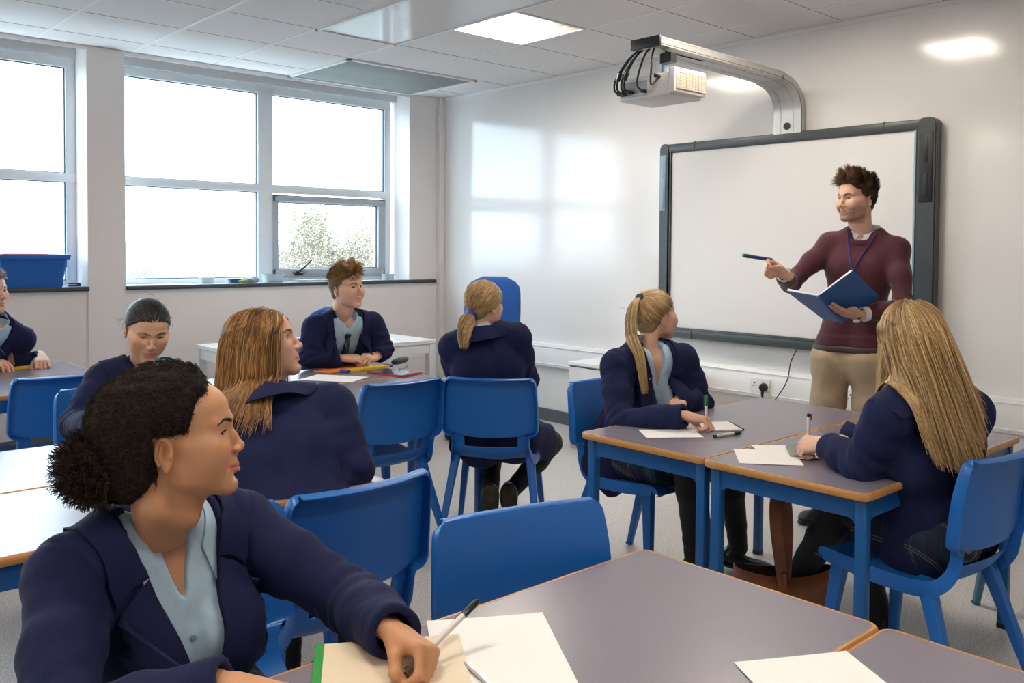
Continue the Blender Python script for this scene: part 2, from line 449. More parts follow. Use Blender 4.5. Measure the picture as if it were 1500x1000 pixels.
m_alu = mat('arm_aluminium', (.50, .49, .47, 1), .38, metal=.55)
m_alud = mat('arm_side', (.36, .37, .38, 1), .4, metal=.5)
def projector_arm():
    yc, w = -3.615, .19
    t = thing('projector_boom', 'curved grey projector arm over the whiteboard', 'projector arm', (0, yc, 2.1))
    # centreline in x-z: up the wall, round the bend, out into the room
    P = [(-.05, -.0), (-.05, .10), (-.055, .17), (-.09, .245), (-.16, .295), (-.26, .318), (-.40, .33), (-1.42, .345)]
    c = spline([(a, 0, b) for a, b in P], 40)
    c[-1] = (-1.42, 0, .345)
    def sweep(bm, y0, y1, th, off=0):
        rings = []
        for i in range(len(c)):
            d = Vector(c[min(i+1, len(c)-1)]-c[max(i-1, 0)]).normalized(); n = Vector((d.z, 0, -d.x))
            p = Vector(c[i])
            rings.append([bm.verts.new((p.x+n.x*s, yy, p.z+n.z*s)) for yy, s in ((y0, off-th/2), (y1, off-th/2), (y1, off+th/2), (y0, off+th/2))])
        for i in range(len(rings)-1):
            for j in range(4): bm.faces.new((rings[i][j], rings[i][(j+1) % 4], rings[i+1][(j+1) % 4], rings[i+1][j]))
        bm.faces.new(rings[0]); bm.faces.new(rings[-1])
        bmesh.ops.recalc_face_normals(bm, faces=bm.faces)
    bm = bmesh.new(); sweep(bm, -w/2, w/2, .046); obj('beam', bm, m_alu, t, 35)
    for s in (-1, 1):
        for hh in (-.014, .014):
            bm = bmesh.new(); sweep(bm, s*w/2-.0015, s*w/2+.0015, .002, hh); obj('side_groove', bm, m_dark if hh < 0 else m_alud, t)
    bm = bmesh.new()
    sweep(bm, -.045, -.043, .002, -.0235); sweep(bm, .043, .045, .002, -.0235); obj('face_groove', bm, m_alud, t)
    bm = bmesh.new(); bx(bm, -1.432, -1.418, -w/2-.003, w/2+.003, .345-.028, .345+.028, bev=.004); obj('end_cap', bm, m_black, t, 40)
    bm = bmesh.new(); tube(bm, [(-.073, -.0, .055), (-.080, -.0, .055)], .022, 20); obj('cable_port', bm, m_dark, t)
    bm = bmesh.new(); bx(bm, -1.30, -.98, -.03, -.026, .312, .3205); obj('cable_slot', bm, m_dark, t)
projector_arm()
m_proj = mat('projector_white', (.66, .63, .61, 1), .4)
m_grille = mat('projector_grille', (.85, .72, .52, 1), .5)
def projector():
    t = thing('projector', 'white projector with black cables hanging from the arm', 'projector', (-1.22, -3.60, 2.24))
    R = Matrix.Identity(4)
    bm = bmesh.new(); bx(bm, -.15, .13, -.13, .22, -.065, .055, bev=.012); obj('body', bm, m_proj, t, 40)
    bm = bmesh.new(); bx(bm, -.155, .11, -.165, -.125, -.052, .075, bev=.008); g = obj('grille_housing', bm, m_proj, t, 40)
    bm = bmesh.new()
    for k in range(9): bx(bm, -.14+.026*k, -.118+.026*k, -.169, -.164, -.035, .052)
    gg = obj('grille', bm, m_grille, g)
    bm = bmesh.new()
    for k in range(9): bx(bm, -.143, .1, -.172, -.166, -.033+.01*k, -.0305+.01*k)
    obj('grille_bar', bm, m_proj, g)
    bm = bmesh.new(); tube(bm, [(-.03, .0, .05), (-.03, .0, .19)], .024, 14); bx(bm, -.13, .06, -.015, .015, .05, .065, bev=.002)
    obj('mount', bm, m_bfac, t, 40)
    bm = bmesh.new(); bx(bm, -.135, -.09, -.125, -.05, .105, .155, bev=.003); bx(bm, -.137, -.134, -.115, -.065, .115, .148); obj('power_box', bm, m_dark, t)
    bm = bmesh.new(); bx(bm, -.153, -.148, .02, .20, -.05, .03, bev=.001); obj('socket_panel', bm, m_alud, t)
    for k, (ya, yb, zb) in enumerate(((.02, .19, -.03), (.03, .17, -.028), (-.0, .14, -.02), (.01, .12, -.025), (-.02, .03, -.03), (-.035, -.06, .035))):
        bm = bmesh.new()
        pts = spline([(-.13, ya, .20), (-.18, ya+(yb-ya)*.4, .165), (-.21, ya+(yb-ya)*.9, .06), (-.20, yb+.01, -.01), (-.152, yb-.004, zb)], 20)
        tube(bm, pts, .0055, 8); p = pts[-1]; tube(bm, [p+np.array((-.035, 0, 0)), p], .010, 8)
        if k in (1, 3): q = pts[9]; tube(bm, [q, pts[11]], .012, 8)
        obj('cable', bm, m_black, t, 60)
projector()

# ------------------------------------------------------------------ chair
m_chair = mat('blue_plastic', (.010, .118, .43, 1), .36, spec=.5, bump=(260, .12, .001))
m_chairt = mat('teal_plastic', (.05, .17, .25, 1), .4, spec=.5, bump=(260, .12, .001))
m_foot = mat('chair_foot', (.015, .03, .06, 1), .5)

def chair_parts():
    # profile y,z,halfwidth,flange depth
    K = [(.225, .405, .185, .012), (.222, .432, .195, .03), (.195, .446, .203, .04), (.10, .440, .206, .045), (0, .432, .204, .045), (-.10, .430, .198, .045),
         (-.155, .440, .190, .042), (-.185, .468, .180, .038), (-.198, .505, .174, .036), (-.203, .540, .180, .036),
         (-.207, .560, .212, .036), (-.212, .62, .214, .036), (-.222, .70, .212, .034), (-.238, .775, .206, .030), (-.245, .798, .197, .026), (-.250, .806, .185, .02)]
    K = np.array(K); n = 61
    S = spline(K, n); m = 21
    verts = {}
    us = np.linspace(-1, 1, m)
    dish = lambda y, z: .022 if z < .46 else (.03 if z > .55 else .02)
    rows = []
    for i in range(n):
        y, z, hw, fl = S[i]
        a, b = S[max(i-1, 0)], S[min(i+1, n-1)]
        d = np.array([b[0]-a[0], b[1]-a[1]]); d /= np.linalg.norm(d)+1e-9
        nrm = np.array([-d[1], d[0]])*-1      # points down/back
        # front of seat: d points -y ; normal (-dz, dy)
        if True:
            nn = np.array([d[1], -d[0]])
            # choose side pointing down for seat, back for rest
            if (nn[1] > 0 and z < .47) or (nn[0] > 0 and z >= .47): nn = -nn
        row = []
        row.append((-hw-.001, y+nn[0]*fl, z+nn[1]*fl)); row.append((-hw-.003, y+nn[0]*fl*.4, z+nn[1]*fl*.4))
        for u in us:
            c = dish(y, z)*(1-u*u)
            arch = 0
            if z > .70: arch = (.014*(1-u*u))*min(1, (z-.70)/.09)
            if .545 < z < .62: arch = -.022*(1-abs(u)**2.5)*(1-abs(z-.565)/.06) if abs(z-.565) < .06 else 0
            row.append((u*hw*(1-.0), y+nn[0]*c, z+nn[1]*c+arch))
        row.append((hw+.003, y+nn[0]*fl*.4, z+nn[1]*fl*.4)); row.append((hw+.001, y+nn[0]*fl, z+nn[1]*fl))
        rows.append(row)
    # top flange going back
    y, z, hw, fl = S[-1]
    for k, (dy, dz) in enumerate(((-.012, .002), (-.034, -.004))):
        row = []
        base = rows[n-1]
        for (x, yy, zz) in base: row.append((x*.995, yy+dy, zz+dz))
        row[0] = (row[2][0], row[2][1], row[2][2]); row[1] = row[0]; row[-1] = (row[-3][0], row[-3][1], row[-3][2]); row[-2] = row[-1]
        rows.append(row)
    R = len(rows); C = len(rows[0])
    zc = [S[min(i, n-1)][1] if i < n else .9 for i in range(R)]; yc = [S[min(i, n-1)][0] for i in range(R)]
    def build(i0, i1, hole=None):
        bm = bmesh.new(); g = {}
        for i in range(i0, i1+1):
            for j in range(C): g[i, j] = bm.verts.new(rows[i][j])
        for i in range(i0, i1):
            for j in range(C-1):
                if hole and hole(i, j): continue
                try: bm.faces.new((g[i, j], g[i, j+1], g[i+1, j+1], g[i+1, j]))
                except ValueError: pass
        bmesh.ops.remove_doubles(bm, verts=bm.verts, dist=1e-5)
        bmesh.ops.delete(bm, geom=[v for v in bm.verts if not v.link_faces], context='VERTS')
        bmesh.ops.recalc_face_normals(bm, faces=bm.faces)
        return bm
    iS = next(i for i in range(n) if S[i][0] < -.16)
    iB = next(i for i in range(n) if S[i][1] > .548)
    iH = next(i for i in range(n) if S[i][1] > .478)
    seat = build(0, iS)
    # slot between the uprights
    sup = build(iS, iB, hole=lambda i, j: i >= iH and 5 <= j < C-6)
    back = build(iB, R-1)
    return seat, sup, back

def finish(o, th=.0045):
    s = o.modifiers.new('s', 'SOLIDIFY'); s.thickness = th; s.offset = 0
    b = o.modifiers.new('b', 'BEVEL'); b.width = .0015; b.segments = 2; b.limit_method = 'ANGLE'; b.angle_limit = math.radians(50)
    return o

def make_chair(label, m=None):
    m = m or m_chair
    t = thing('school_chair', label, 'chair', group=None)
    s, u, b = chair_parts()
    finish(obj('seat', s, m, t, 50)); finish(obj('back_support', u, m, t, 50)); finish(obj('backrest', b, m, t, 50))
    for sx in (-1, 1):
        for (y0, z0, y1, x0, x1) in ((.155, .435, .205, .165, .215), (-.125, .435, -.285, .172, .232)):
            bm = bmesh.new()
            a = Vector((sx*x0, y0, z0)); e = Vector((sx*x1, y1, .0))
            # tapering channel leg
            rings = []
            for f, w, dd in ((0, .030, .034), (.15, .026, .030), (1, .0165, .019)):
                p = a.lerp(e, f)
                pts = rrect(-w, w, -dd*.75, dd*.75, .008, 3)
                rings.append([bm.verts.new((p.x+q[0]*.72, p.y+q[1], p.z)) for q in pts])
            for r0, r1 in zip(rings, rings[1:]):
                for j in range(len(r0)): bm.faces.new((r0[j], r0[(j+1) % len(r0)], r1[(j+1) % len(r0)], r1[j]))
            bm.faces.new(rings[0]); bm.faces.new(rings[-1][::-1]); bmesh.ops.recalc_face_normals(bm, faces=bm.faces)
            lg = obj('leg', bm, m, t, 45)
            f = obj('foot_pad', box(e.x-.012, e.x+.012, e.y-.015, e.y+.015, 0, .012, bev=.003), m_foot, lg)
    return t

# ------------------------------------------------------------------ tables
m_top = mat('laminate_top', (.185, .170, .215, 1), .27, spec=.5, noise=(500, .10, 2))
m_wood = mat('beech_edge', (.44, .215, .062, 1), .35, noise=(14, .16, 4, (1, 1, 9)))
m_blue = mat('blue_steel', (.008, .085, .27, 1), .32, spec=.5)
TZ = .71
def make_table(label, L=1.19, W=.565, h=TZ):
    t = thing('classroom_table', label, 'table')
    bm = bmesh.new(); prism(bm, rrect(-L/2+.008, L/2-.008, -W/2+.008, W/2-.008, .022, 5), h-.022, h)
    obj('tabletop', bm, m_top, t)
    # rounded beech edge band
    bm = bmesh.new()
    sec = [(-.010, .0002), (-.004, .0), (-.0012, -.003), (0, -.009), (0, -.016), (-.002, -.021), (-.008, -.0235), (-.012, -.0235)]
    path0 = rrect(-L/2, L/2, -W/2, W/2, .028, 6); n = len(path0)
    rings = []
    for i in range(n):
        p = Vector(path0[i]); a = Vector(path0[i-1]); b = Vector(path0[(i+1) % n]); d = (b-a).normalized(); nn = Vector((d.y, -d.x))
        rings.append([bm.verts.new((p.x+nn.x*s, p.y+nn.y*s, h+z)) for s, z in sec])
    for i in range(n):
        for j in range(len(sec)-1): bm.faces.new((rings[i][j], rings[(i+1) % n][j], rings[(i+1) % n][j+1], rings[i][j+1]))
    bmesh.ops.recalc_face_normals(bm, faces=bm.faces)
    obj('edge_band', bm, m_wood, t, 40)
    bm = bmesh.new(); ix, iy = L/2-.045, W/2-.035; ah = .075
    for s in (-1, 1):
        bx(bm, -ix, ix, s*iy-.012, s*iy+.012, h-.0235-ah*.8, h-.0235, bev=.003)
        bx(bm, s*ix-.012, s*ix+.012, -iy, iy, h-.0235-ah*.8, h-.0235, bev=.003)
    obj('frame', bm, m_blue, t, 40)
    for sx in (-1, 1):
        for sy in (-1, 1):
            bm = bmesh.new(); x, y = sx*ix, sy*iy
            bx(bm, x-.017, x+.017, y-.017, y+.017, 0, h-.0235, bev=.004)
            # curved gussets to the apron
            for ax in (0, 1):
                s = -sx if ax == 0 else -sy
                poly = [(0, h-.08)]+[(.03*(1-math.sin(a)), h-.083-.03*(1-math.cos(a))) for a in np.linspace(0, PI/2, 6)]
                vs = []
                for off in (-.010, .010):
                    for (q, z) in poly:
                        vs.append(bm.verts.new((x+s*(.016+q), y+off, z) if ax == 0 else (x+off, y+s*(.016+q), z)))
                k = len(poly)
                bm.faces.new(vs[:k]); bm.faces.new(vs[k:][::-1])
                for i in range(k): bm.faces.new((vs[i], vs[(i+1) % k], vs[k+(i+1) % k], vs[k+i]))
            bmesh.ops.recalc_face_normals(bm, faces=bm.faces)
            lg = obj('leg', bm, m_blue, t, 40)
            obj('foot_cap', box(x-.018, x+.018, y-.018, y+.018, 0, .02, bev=.003), m_black, lg)
    return t
def boxed(x0, x1, y0, y1): return ((x0+x1)/2, (y0+y1)/2, 0)
TT = make_table('classroom table with papers and a writing left hand, nearest the viewer')
TT.location = boxed(-4.61, -3.42, -5.875, -5.31)
TT['group'] = 'grey topped classroom tables'
G_ = 'grey topped classroom tables'
# (x1 right end, y1 far edge)
def tb(x1, y1, label): return dup(TT, (x1-.595, y1-.2825, 0), 0, label, G_)
tb(-3.42, -5.876, 'classroom table cut by the bottom edge of the photo, under the single lined sheet')
tb(-1.42, -4.315, 'classroom table where the girl with the high ponytail writes')
tb(-1.435, -4.88, 'classroom table with beech edge in front of the long haired blonde girl')
tb(-3.52, -3.862, 'glaring pale classroom table at which the brown haired girl sits')
tb(-3.53, -3.29, 'glaring pale classroom table in front of the girl looking down')
tb(-2.16, -2.712, 'classroom table with a tablet and loose sheet, behind the empty chair')
tb(-2.16, -2.14, 'classroom table under the folded hands of the boy in a tie')
tb(-3.455, -1.50, 'classroom table by the window with an empty blue chair tucked under')
tb(-3.43, -.93, 'classroom table under the yellow ruler of the boy at the picture edge')
# ------------------------------------------------------------------ chairs in place
CH = make_chair('empty blue chair tucked against the far side of the nearest table, its plain front showing')
CG = 'blue plastic school chairs'
CH.location = (-3.715, -5.40, 0); CH.rotation_euler.z = math.radians(166); CH['group'] = CG
def chair(x, y, deg, label): 
    o = dup(CH, (x, y, 0), math.radians(deg), label, CG); return o
chair(-2.20, -3.37, -48.4, 'blue chair under the girl who crosses her feet, its back towards the viewer')
chair(-2.735, -3.115, -1, 'empty blue chair beside the seated girl with crossed feet, facing the table with the tablet')
chair(-3.80, -4.46, 3, 'blue chair behind the brown haired girl, standing between her and the nearest table')
chair(-2.03, -4.15, 180, 'blue chair under the girl with the high ponytail')
chair(-2.20, -5.40, -6, 'blue chair under the girl with long loose blonde hair')
chair(-3.80, -2.00, 0, 'empty blue chair by the window side table, behind the girl looking down')
chair(-3.75, -2.98, 180, 'blue chair under the girl looking down')
chair(-4.25, -4.955, 172, 'blue chair under the girl with the afro bun')
chair(-2.25, -1.70, 178, 'blue chair under the smiling boy in a tie')
chair(-3.95, -.62, 180, 'blue chair under the boy cut by the picture edge')
tc_ = make_chair('teal chair beyond the chair of the long haired blonde girl, cut by the picture edge', m_chairt)
tc_.location = (-1.29, -5.55, 0); tc_.rotation_euler.z = math.radians(-40)

# ------------------------------------------------------------------ teacher's desk, drawers, office chairs
m_desk = mat('desk_white', (.76, .755, .74, 1), .35)
m_deskt = mat('desk_top_white', (.80, .805, .80, 1), .25)
def desk():
    t = thing('teacher_desk', 'white desk by the window wall behind the smiling boy', 'desk', (-1.70, -.80, 0))
    obj('desktop', box(-.75, .75, -.40, .40, .672, .70, bev=.003), m_deskt, t)
    bm = bmesh.new()
    for s in (-1, 1): bx(bm, -.73, .73, s*.38-.012, s*.38+.012, .60, .671); bx(bm, s*.725-.012, s*.725+.012, -.38, .38, .60, .671)
    obj('frame', bm, m_desk, t)
    for sx in (-1, 1):
        for sy in (-1, 1): obj('leg', box(sx*.72-.028, sx*.72+.028, sy*.37-.028, sy*.37+.028, 0, .672, bev=.003), m_desk, t)
    s = obj('folded_sheet', box(-.06, .06, -.04, .04, 0, .004), m_yel, None); s.location = (-1.17, -.66, .7005); s.rotation_euler.z = .5
    tag(s, 'small pale green note on the white desk', 'paper')
    s = obj('paper_sheet', box(-.15, .15, -.105, .105, 0, .002), m_paper, None); s.location = (-1.32, -.95, .7005); s.rotation_euler.z = .2
    tag(s, 'white sheet lying on the white desk behind the smiling boy', 'paper')
m_paper = mat('paper', (.80, .785, .775, 1), .6)
m_yel = mat('pale_green_paper', (.55, .68, .40, 1), .6)
desk()
def pedestal():
    t = thing('drawer_cabinet', 'white drawer cabinet against the board wall behind the high ponytail', 'cabinet', (-.31, -2.56, 0))
    obj('body', box(-.235, .25, -.34, .34, 0, .58, bev=.002), m_desk, t)
    obj('top', box(-.255, .25, -.345, .345, .582, .605, bev=.002), m_deskt, t)
    for a, b in ((.455, .575), (.315, .445), (.03, .305)):
        d = obj('drawer', box(-.252, -.236, -.332, .332, a, b, bev=.002), m_desk, t)
        obj('finger_slot', box(-.2535, -.251, -.33, .33, b-.004, b+.001), m_dark, d)
pedestal()
m_fab = mat('blue_fabric', (.014, .09, .34, 1), .85, sheen=.3, bump=(300, .3, .001))
def office_chair(x, y, rz, label, ztop):
    t = thing('office_chair', label, 'office chair', (x, y, 0), rz)
    bm = bmesh.new(); z0 = ztop-.50
    # padded back: loft of rounded sections
    rings = []
    for f in np.linspace(0, 1, 14):
        z = z0+.50*f
        w = .20+.015*math.sin(f*PI); 
        if f > .80: w *= math.sqrt(max(0, 1-((f-.80)/.2)**2*.80))
        if f < .1: w *= .9+.1*f/.1
        th = .035*(1 if .03 < f < .97 else .5)
        pts = rrect(-w, w, -th, th, th*.9, 4)
        rings.append([bm.verts.new((p[0], -.25-.10*(f-.4)**2-.04*f+p[1]-.04*(p[0]/.2)**2*-1, z)) for p in pts])
    n = len(rings[0])
    for a, b in zip(rings, rings[1:]):
        for j in range(n): bm.faces.new((a[j], a[(j+1) % n], b[(j+1) % n], b[j]))
    bm.faces.new(rings[0][::-1]); bm.faces.new(rings[-1])
    obj('backrest', bm, m_fab, t, 60)
    bm = bmesh.new(); prism(bm, rrect(-.24, .24, -.22, .24, .1, 6), .46, .53); obj('seat', bm, m_fab, t, 40)
    bm = bmesh.new(); tube(bm, [(0, 0, .10), (0, 0, .46)], .025, 12); beam(bm, (0, -.05, .45), (0, -.32, .44), .06, .012); beam(bm, (0, -.32, .43), (0, -.30, z0+.2), .06, .012)
    obj('column', bm, m_black, t, 40)
    for k in range(5):
        a = k*2*PI/5+.3; bm = bmesh.new(); beam(bm, (0, 0, .10), (.28*math.cos(a), .28*math.sin(a), .07), .05, .025)
        l = obj('leg', bm, m_black, t)
        bm = bmesh.new(); c = Vector((.28*math.cos(a), .28*math.sin(a), .028)); q = Vector((-math.sin(a), math.cos(a), 0))*.02; tube(bm, [c-q, c+q], .028, 14); tube(bm, [c, c+Vector((0, 0, .04))], .01, 8)
        obj('caster', bm, m_black, l, 40)
office_chair(-.80, -1.62, math.radians(131), 'tall blue padded office chair behind the girl with the low ponytail', 1.175)
office_chair(-2.02, -1.50, math.radians(140), 'blue padded office chair mostly hidden behind the smiling boy', .985)

# ------------------------------------------------------------------ things on the tables
Z = TZ+.0008
def lined_paper():
    m = mat('lined_paper', (.80, .785, .77, 1), .6)
    nt = m.node_tree; N = nt.nodes; L = nt.links; tc = N.new('ShaderNodeTexCoord'); sx = N.new('ShaderNodeSeparateXYZ'); L.new(tc.outputs['Object'], sx.inputs[0])
    a = N.new('ShaderNodeMath'); a.operation = 'FRACT'; b = N.new('ShaderNodeMath'); b.operation = 'MULTIPLY'; b.inputs[1].default_value = 1/.008
    L.new(sx.outputs['Y'], b.inputs[0]); L.new(b.outputs[0], a.inputs[0])
    c = N.new('ShaderNodeMath'); c.operation = 'LESS_THAN'; c.inputs[1].default_value = .07; L.new(a.outputs[0], c.inputs[0])
    mx = N.new('ShaderNodeMix'); mx.data_type = 'RGBA'; mx.inputs['A'].default_value = (.80, .785, .77, 1); mx.inputs['B'].default_value = (.66, .66, .70, 1)
    L.new(c.outputs[0], mx.inputs['Factor']); L.new(mx.outputs['Result'], N['Principled BSDF'].inputs['Base Color'])
    return m
m_lined = lined_paper()
def sheet(cx, cy, w, h, rz, label, z=Z, m=None, name='paper_sheet', th=.0008, cat='paper', curl=0):
    bm = bmesh.new(); n = 10
    g = [[bm.verts.new((-w/2+w*i/n, -h/2+h*j/n, curl*((i/n-.5)**4*8+(j/n-.5)**4*4))) for j in range(n+1)] for i in range(n+1)]
    for i in range(n):
        for j in range(n): bm.faces.new((g[i][j], g[i+1][j], g[i+1][j+1], g[i][j+1]))
    bmesh.ops.translate(bm, vec=(0, 0, th), verts=bm.verts)
    o = obj(name, bm, m or m_paper, None, 60); o.location = (cx, cy, z); o.rotation_euler.z = rz
    return tag(o, label, cat)
def rzof(a, b): return math.atan2(b[1]-a[1], b[0]-a[0])
sheet(-4.015, -5.495, .214, .30, rzof((-4.029, -5.331), (-3.846, -5.444)), 'blank white sheet beside the writing hand on the nearest table', m=m_paper, curl=.002)
sheet(-3.735, -5.955, .205, .29, rzof((-3.729, -5.799), (-3.55, -5.904)), 'lined white sheet across the corner of the nearest table, no pen on it', m=m_lined, curl=.001)
# exercise book with a green spine
t = thing('exercise_book', 'cream exercise book with a green spine under the writing arm', 'book', (-4.235, -5.44, Z), rzof((-4.306, -5.369), (-4.16, -5.46)))
obj('pages', box(-.07, .16, -.15, .150, .0006, .0045, bev=.001), mat('cream_page', (.72, .62, .47, 1), .6), t)
obj('spine', box(-.083, -.068, -.152, .152, 0, .0055, bev=.001), mat('green_spine', (.02, .27, .05, 1), .45), t)

m_clear = mat('clear_plastic', (.50, .50, .54, 1), .15)
m_penw = mat('pen_white', (.62, .60, .58, 1), .35)
m_penb = mat('pen_black', (.012, .012, .014, 1), .3)
m_green = mat('pen_green', (.01, .10, .04, 1), .35)
m_pblue = mat('pen_blue', (.03, .04, .28, 1), .35)
def pen(a, b, name, label, body, cap, r=.0045, cap_end=True, capl=.035, cat='pen', tip=True):
    """a = writing end, b = other end"""
    a = Vector(a); b = Vector(b); L = (b-a).length
    t = thing(name, label, cat, a)
    t.rotation_mode = 'QUATERNION'; t.rotation_quaternion = (b-a).to_track_quat('Z', 'Y')
    bm = bmesh.new(); c0 = L-capl if cap_end else L
    tube(bm, [(0, 0, .008), (0, 0, .014), (0, 0, .022), (0, 0, c0)], [r*.35, r*.55, r, r], 14)
    obj('barrel', bm, body, t, 40)
    bm = bmesh.new(); tube(bm, [(0, 0, 0), (0, 0, .003), (0, 0, .0095)], [.0006, r*.25, r*.4], 10); obj('nib', bm, m_penb, t, 40)
    if cap_end:
        bm = bmesh.new(); tube(bm, [(0, 0, c0-.001), (0, 0, c0+.003), (0, 0, L-.003), (0, 0, L)], [r*1.1, r*1.18, r*1.12, r*.8], 14)
        beam(bm, (r*1.5, 0, c0-.012), (r*1.5, 0, L-.002), .0028, .0016); obj('cap', bm, cap, t, 40)
    return t
# clear ballpoint on the sheet
t = thing('ballpoint_pen', 'clear ballpoint pen lying on the blank white sheet', 'pen', (-4.082, -5.490, Z+.0055), 0)
t.rotation_euler = (PI/2, 0, math.radians(-12))
bm = bmesh.new(); tube(bm, [(0, 0, 0), (0, 0, .012), (0, 0, .135)], [.0012, .0042, .0042], 6); obj('barrel', bm, m_clear, t)
bm = bmesh.new(); tube(bm, [(0, 0, .002), (0, 0, .12)], .0014, 8); obj('ink_tube', bm, mat('ink', (.03, .02, .06, 1), .4), t)

# right-hand group
nb = thing('notepad', 'small open notepad under the hand of the girl with the high ponytail', 'notepad', (-2.17, -4.585, Z), math.radians(-35))
obj('page', box(-.10, .10, -.075, .075, 0, .006, bev=.001), m_paper, nb)
obj('binding', box(.0995, .108, -.076, .076, 0, .008, bev=.002), m_penb, nb)
sheet(-2.38, -4.56, .21, .148, math.radians(-38), 'white sheet under the forearm of the girl with the high ponytail')
t = pen((-2.327, -4.712, TZ+.0065), (-2.19, -4.735, TZ+.0065), 'marker_pen', 'white marker with black cap lying near the table corner by the notepad', m_penw, m_penb, .006)
bm = bmesh.new(); tube(bm, [(0, 0, .004), (0, 0, .016)], .0061, 14); obj('end_plug', bm, m_penb, t, 40)
sheet(-2.435, -5.005, .21, .20, rzof((-2.424, -4.873), (-2.582, -5.004)), 'white sheet in front of the long haired blonde girl')
sheet(-2.325, -5.01, .20, .19, math.radians(48), 'second white sheet half under the grey phone', z=Z+.0009)
t = thing('phone_case', 'grey phone in a soft case lying by the blonde girl writing', 'phone', (-2.30, -5.045, Z+.002), math.radians(38))
bm = bmesh.new(); prism(bm, rrect(-.075, .075, -.04, .04, .012, 5), 0, .009); bmesh.ops.bevel(bm, geom=bm.edges[:], offset=.0015, segments=2, affect='EDGES'); obj('case', bm, mat('grey_case', (.28, .26, .22, 1), .6), t, 40)
bm = bmesh.new(); prism(bm, rrect(-.072, .072, -.0375, .0375, .01, 5), .009, .0098); obj('screen', bm, mat('grey_screen', (.20, .19, .17, 1), .3), t)

# table of the smiling boy
sheet(-2.60, -2.54, .21, .297, rzof((-2.763, -2.539), (-2.498, -2.372)), 'white sheet lying in front of the smiling boy in a tie')
t = thing('tablet', 'tablet with a red case lying on the table beside the smiling boy', 'tablet', (-2.262, -2.595, Z), rzof((-2.336, -2.507), (-2.279, -2.756)))
bm = bmesh.new(); prism(bm, rrect(-.13, .13, -.085, .085, .012, 5), 0, .009); obj('case', bm, mat('red_case', (.42, .03, .045, 1), .4), t, 40)
bm = bmesh.new(); prism(bm, rrect(-.118, .118, -.075, .075, .006, 4), .009, .0105); obj('screen', bm, mat('tablet_glass', (.10, .12, .13, 1), .08, spec=.8), t)
bm = bmesh.new(); prism(bm, rrect(-.126, .126, -.081, .081, .01, 4), .0085, .0095); obj('bezel', bm, m_dark, t)
pen((-2.20, -2.54, Z+.016), (-2.07, -2.43, TZ+.006), 'ballpoint_pen', 'grey pen lying across the tablet', mat('pen_grey', (.25, .26, .28, 1), .3), m_penb, .0045)
t = thing('glasses_case', 'black oval case behind the tablet', 'case', (-2.02, -2.29, Z), rzof((-2.103, -2.336), (-1.928, -2.24)))
bm = bmesh.new(); tube(bm, [(-.09, 0, .022), (-.085, 0, .022), (-.06, 0, .022), (0, 0, .022), (.06, 0, .022), (.085, 0, .022), (.09, 0, .022)], [.004, .013, .021, .023, .021, .013, .004], 16, flat=.9); obj('shell', bm, m_black, t, 60)
m_ryel = mat('yellow_plastic', (.72, .48, .02, 1), .35)
def ruler(cx, cy, rz, label, L=.31, w=.055, ends=True):
    t = thing('pencil_box' if ends else 'ruler', label, 'pencil box' if ends else 'ruler', (cx, cy, Z), rz)
    obj('body', box(-L/2, L/2, -w/2, w/2, 0, .014, bev=.002), m_ryel, t)
    if ends:
        for s in (-1, 1): obj('end_cap', box(s*L/2-.014, s*L/2+.014, -w/2-.001, w/2+.001, 0, .0155, bev=.002), m_pblue, t)
ruler(-2.29, -2.365, rzof((-2.437, -2.388), (-2.143, -2.341)), 'flat yellow pencil box with blue ends under the smiling boy’s hands')
t = thing('folder', 'orange folder under the folded hands of the smiling boy', 'folder', (-2.42, -2.28, Z), .3)
obj('cover', box(-.13, .13, -.065, .065, 0, .008, bev=.002), mat('orange_card', (.75, .20, .03, 1), .5), t)
# table of the boy at the edge
ruler(-3.72, -1.145, rzof((-3.808, -1.172), (-3.602, -1.126)), 'long yellow ruler held by the boy at the picture edge', .30, .03, False)
sheet(-3.70, -1.02, .28, .2, .15, 'green edged sheet under the hand of the boy at the picture edge', m=mat('grey_paper', (.50, .55, .50, 1), .5), curl=0)

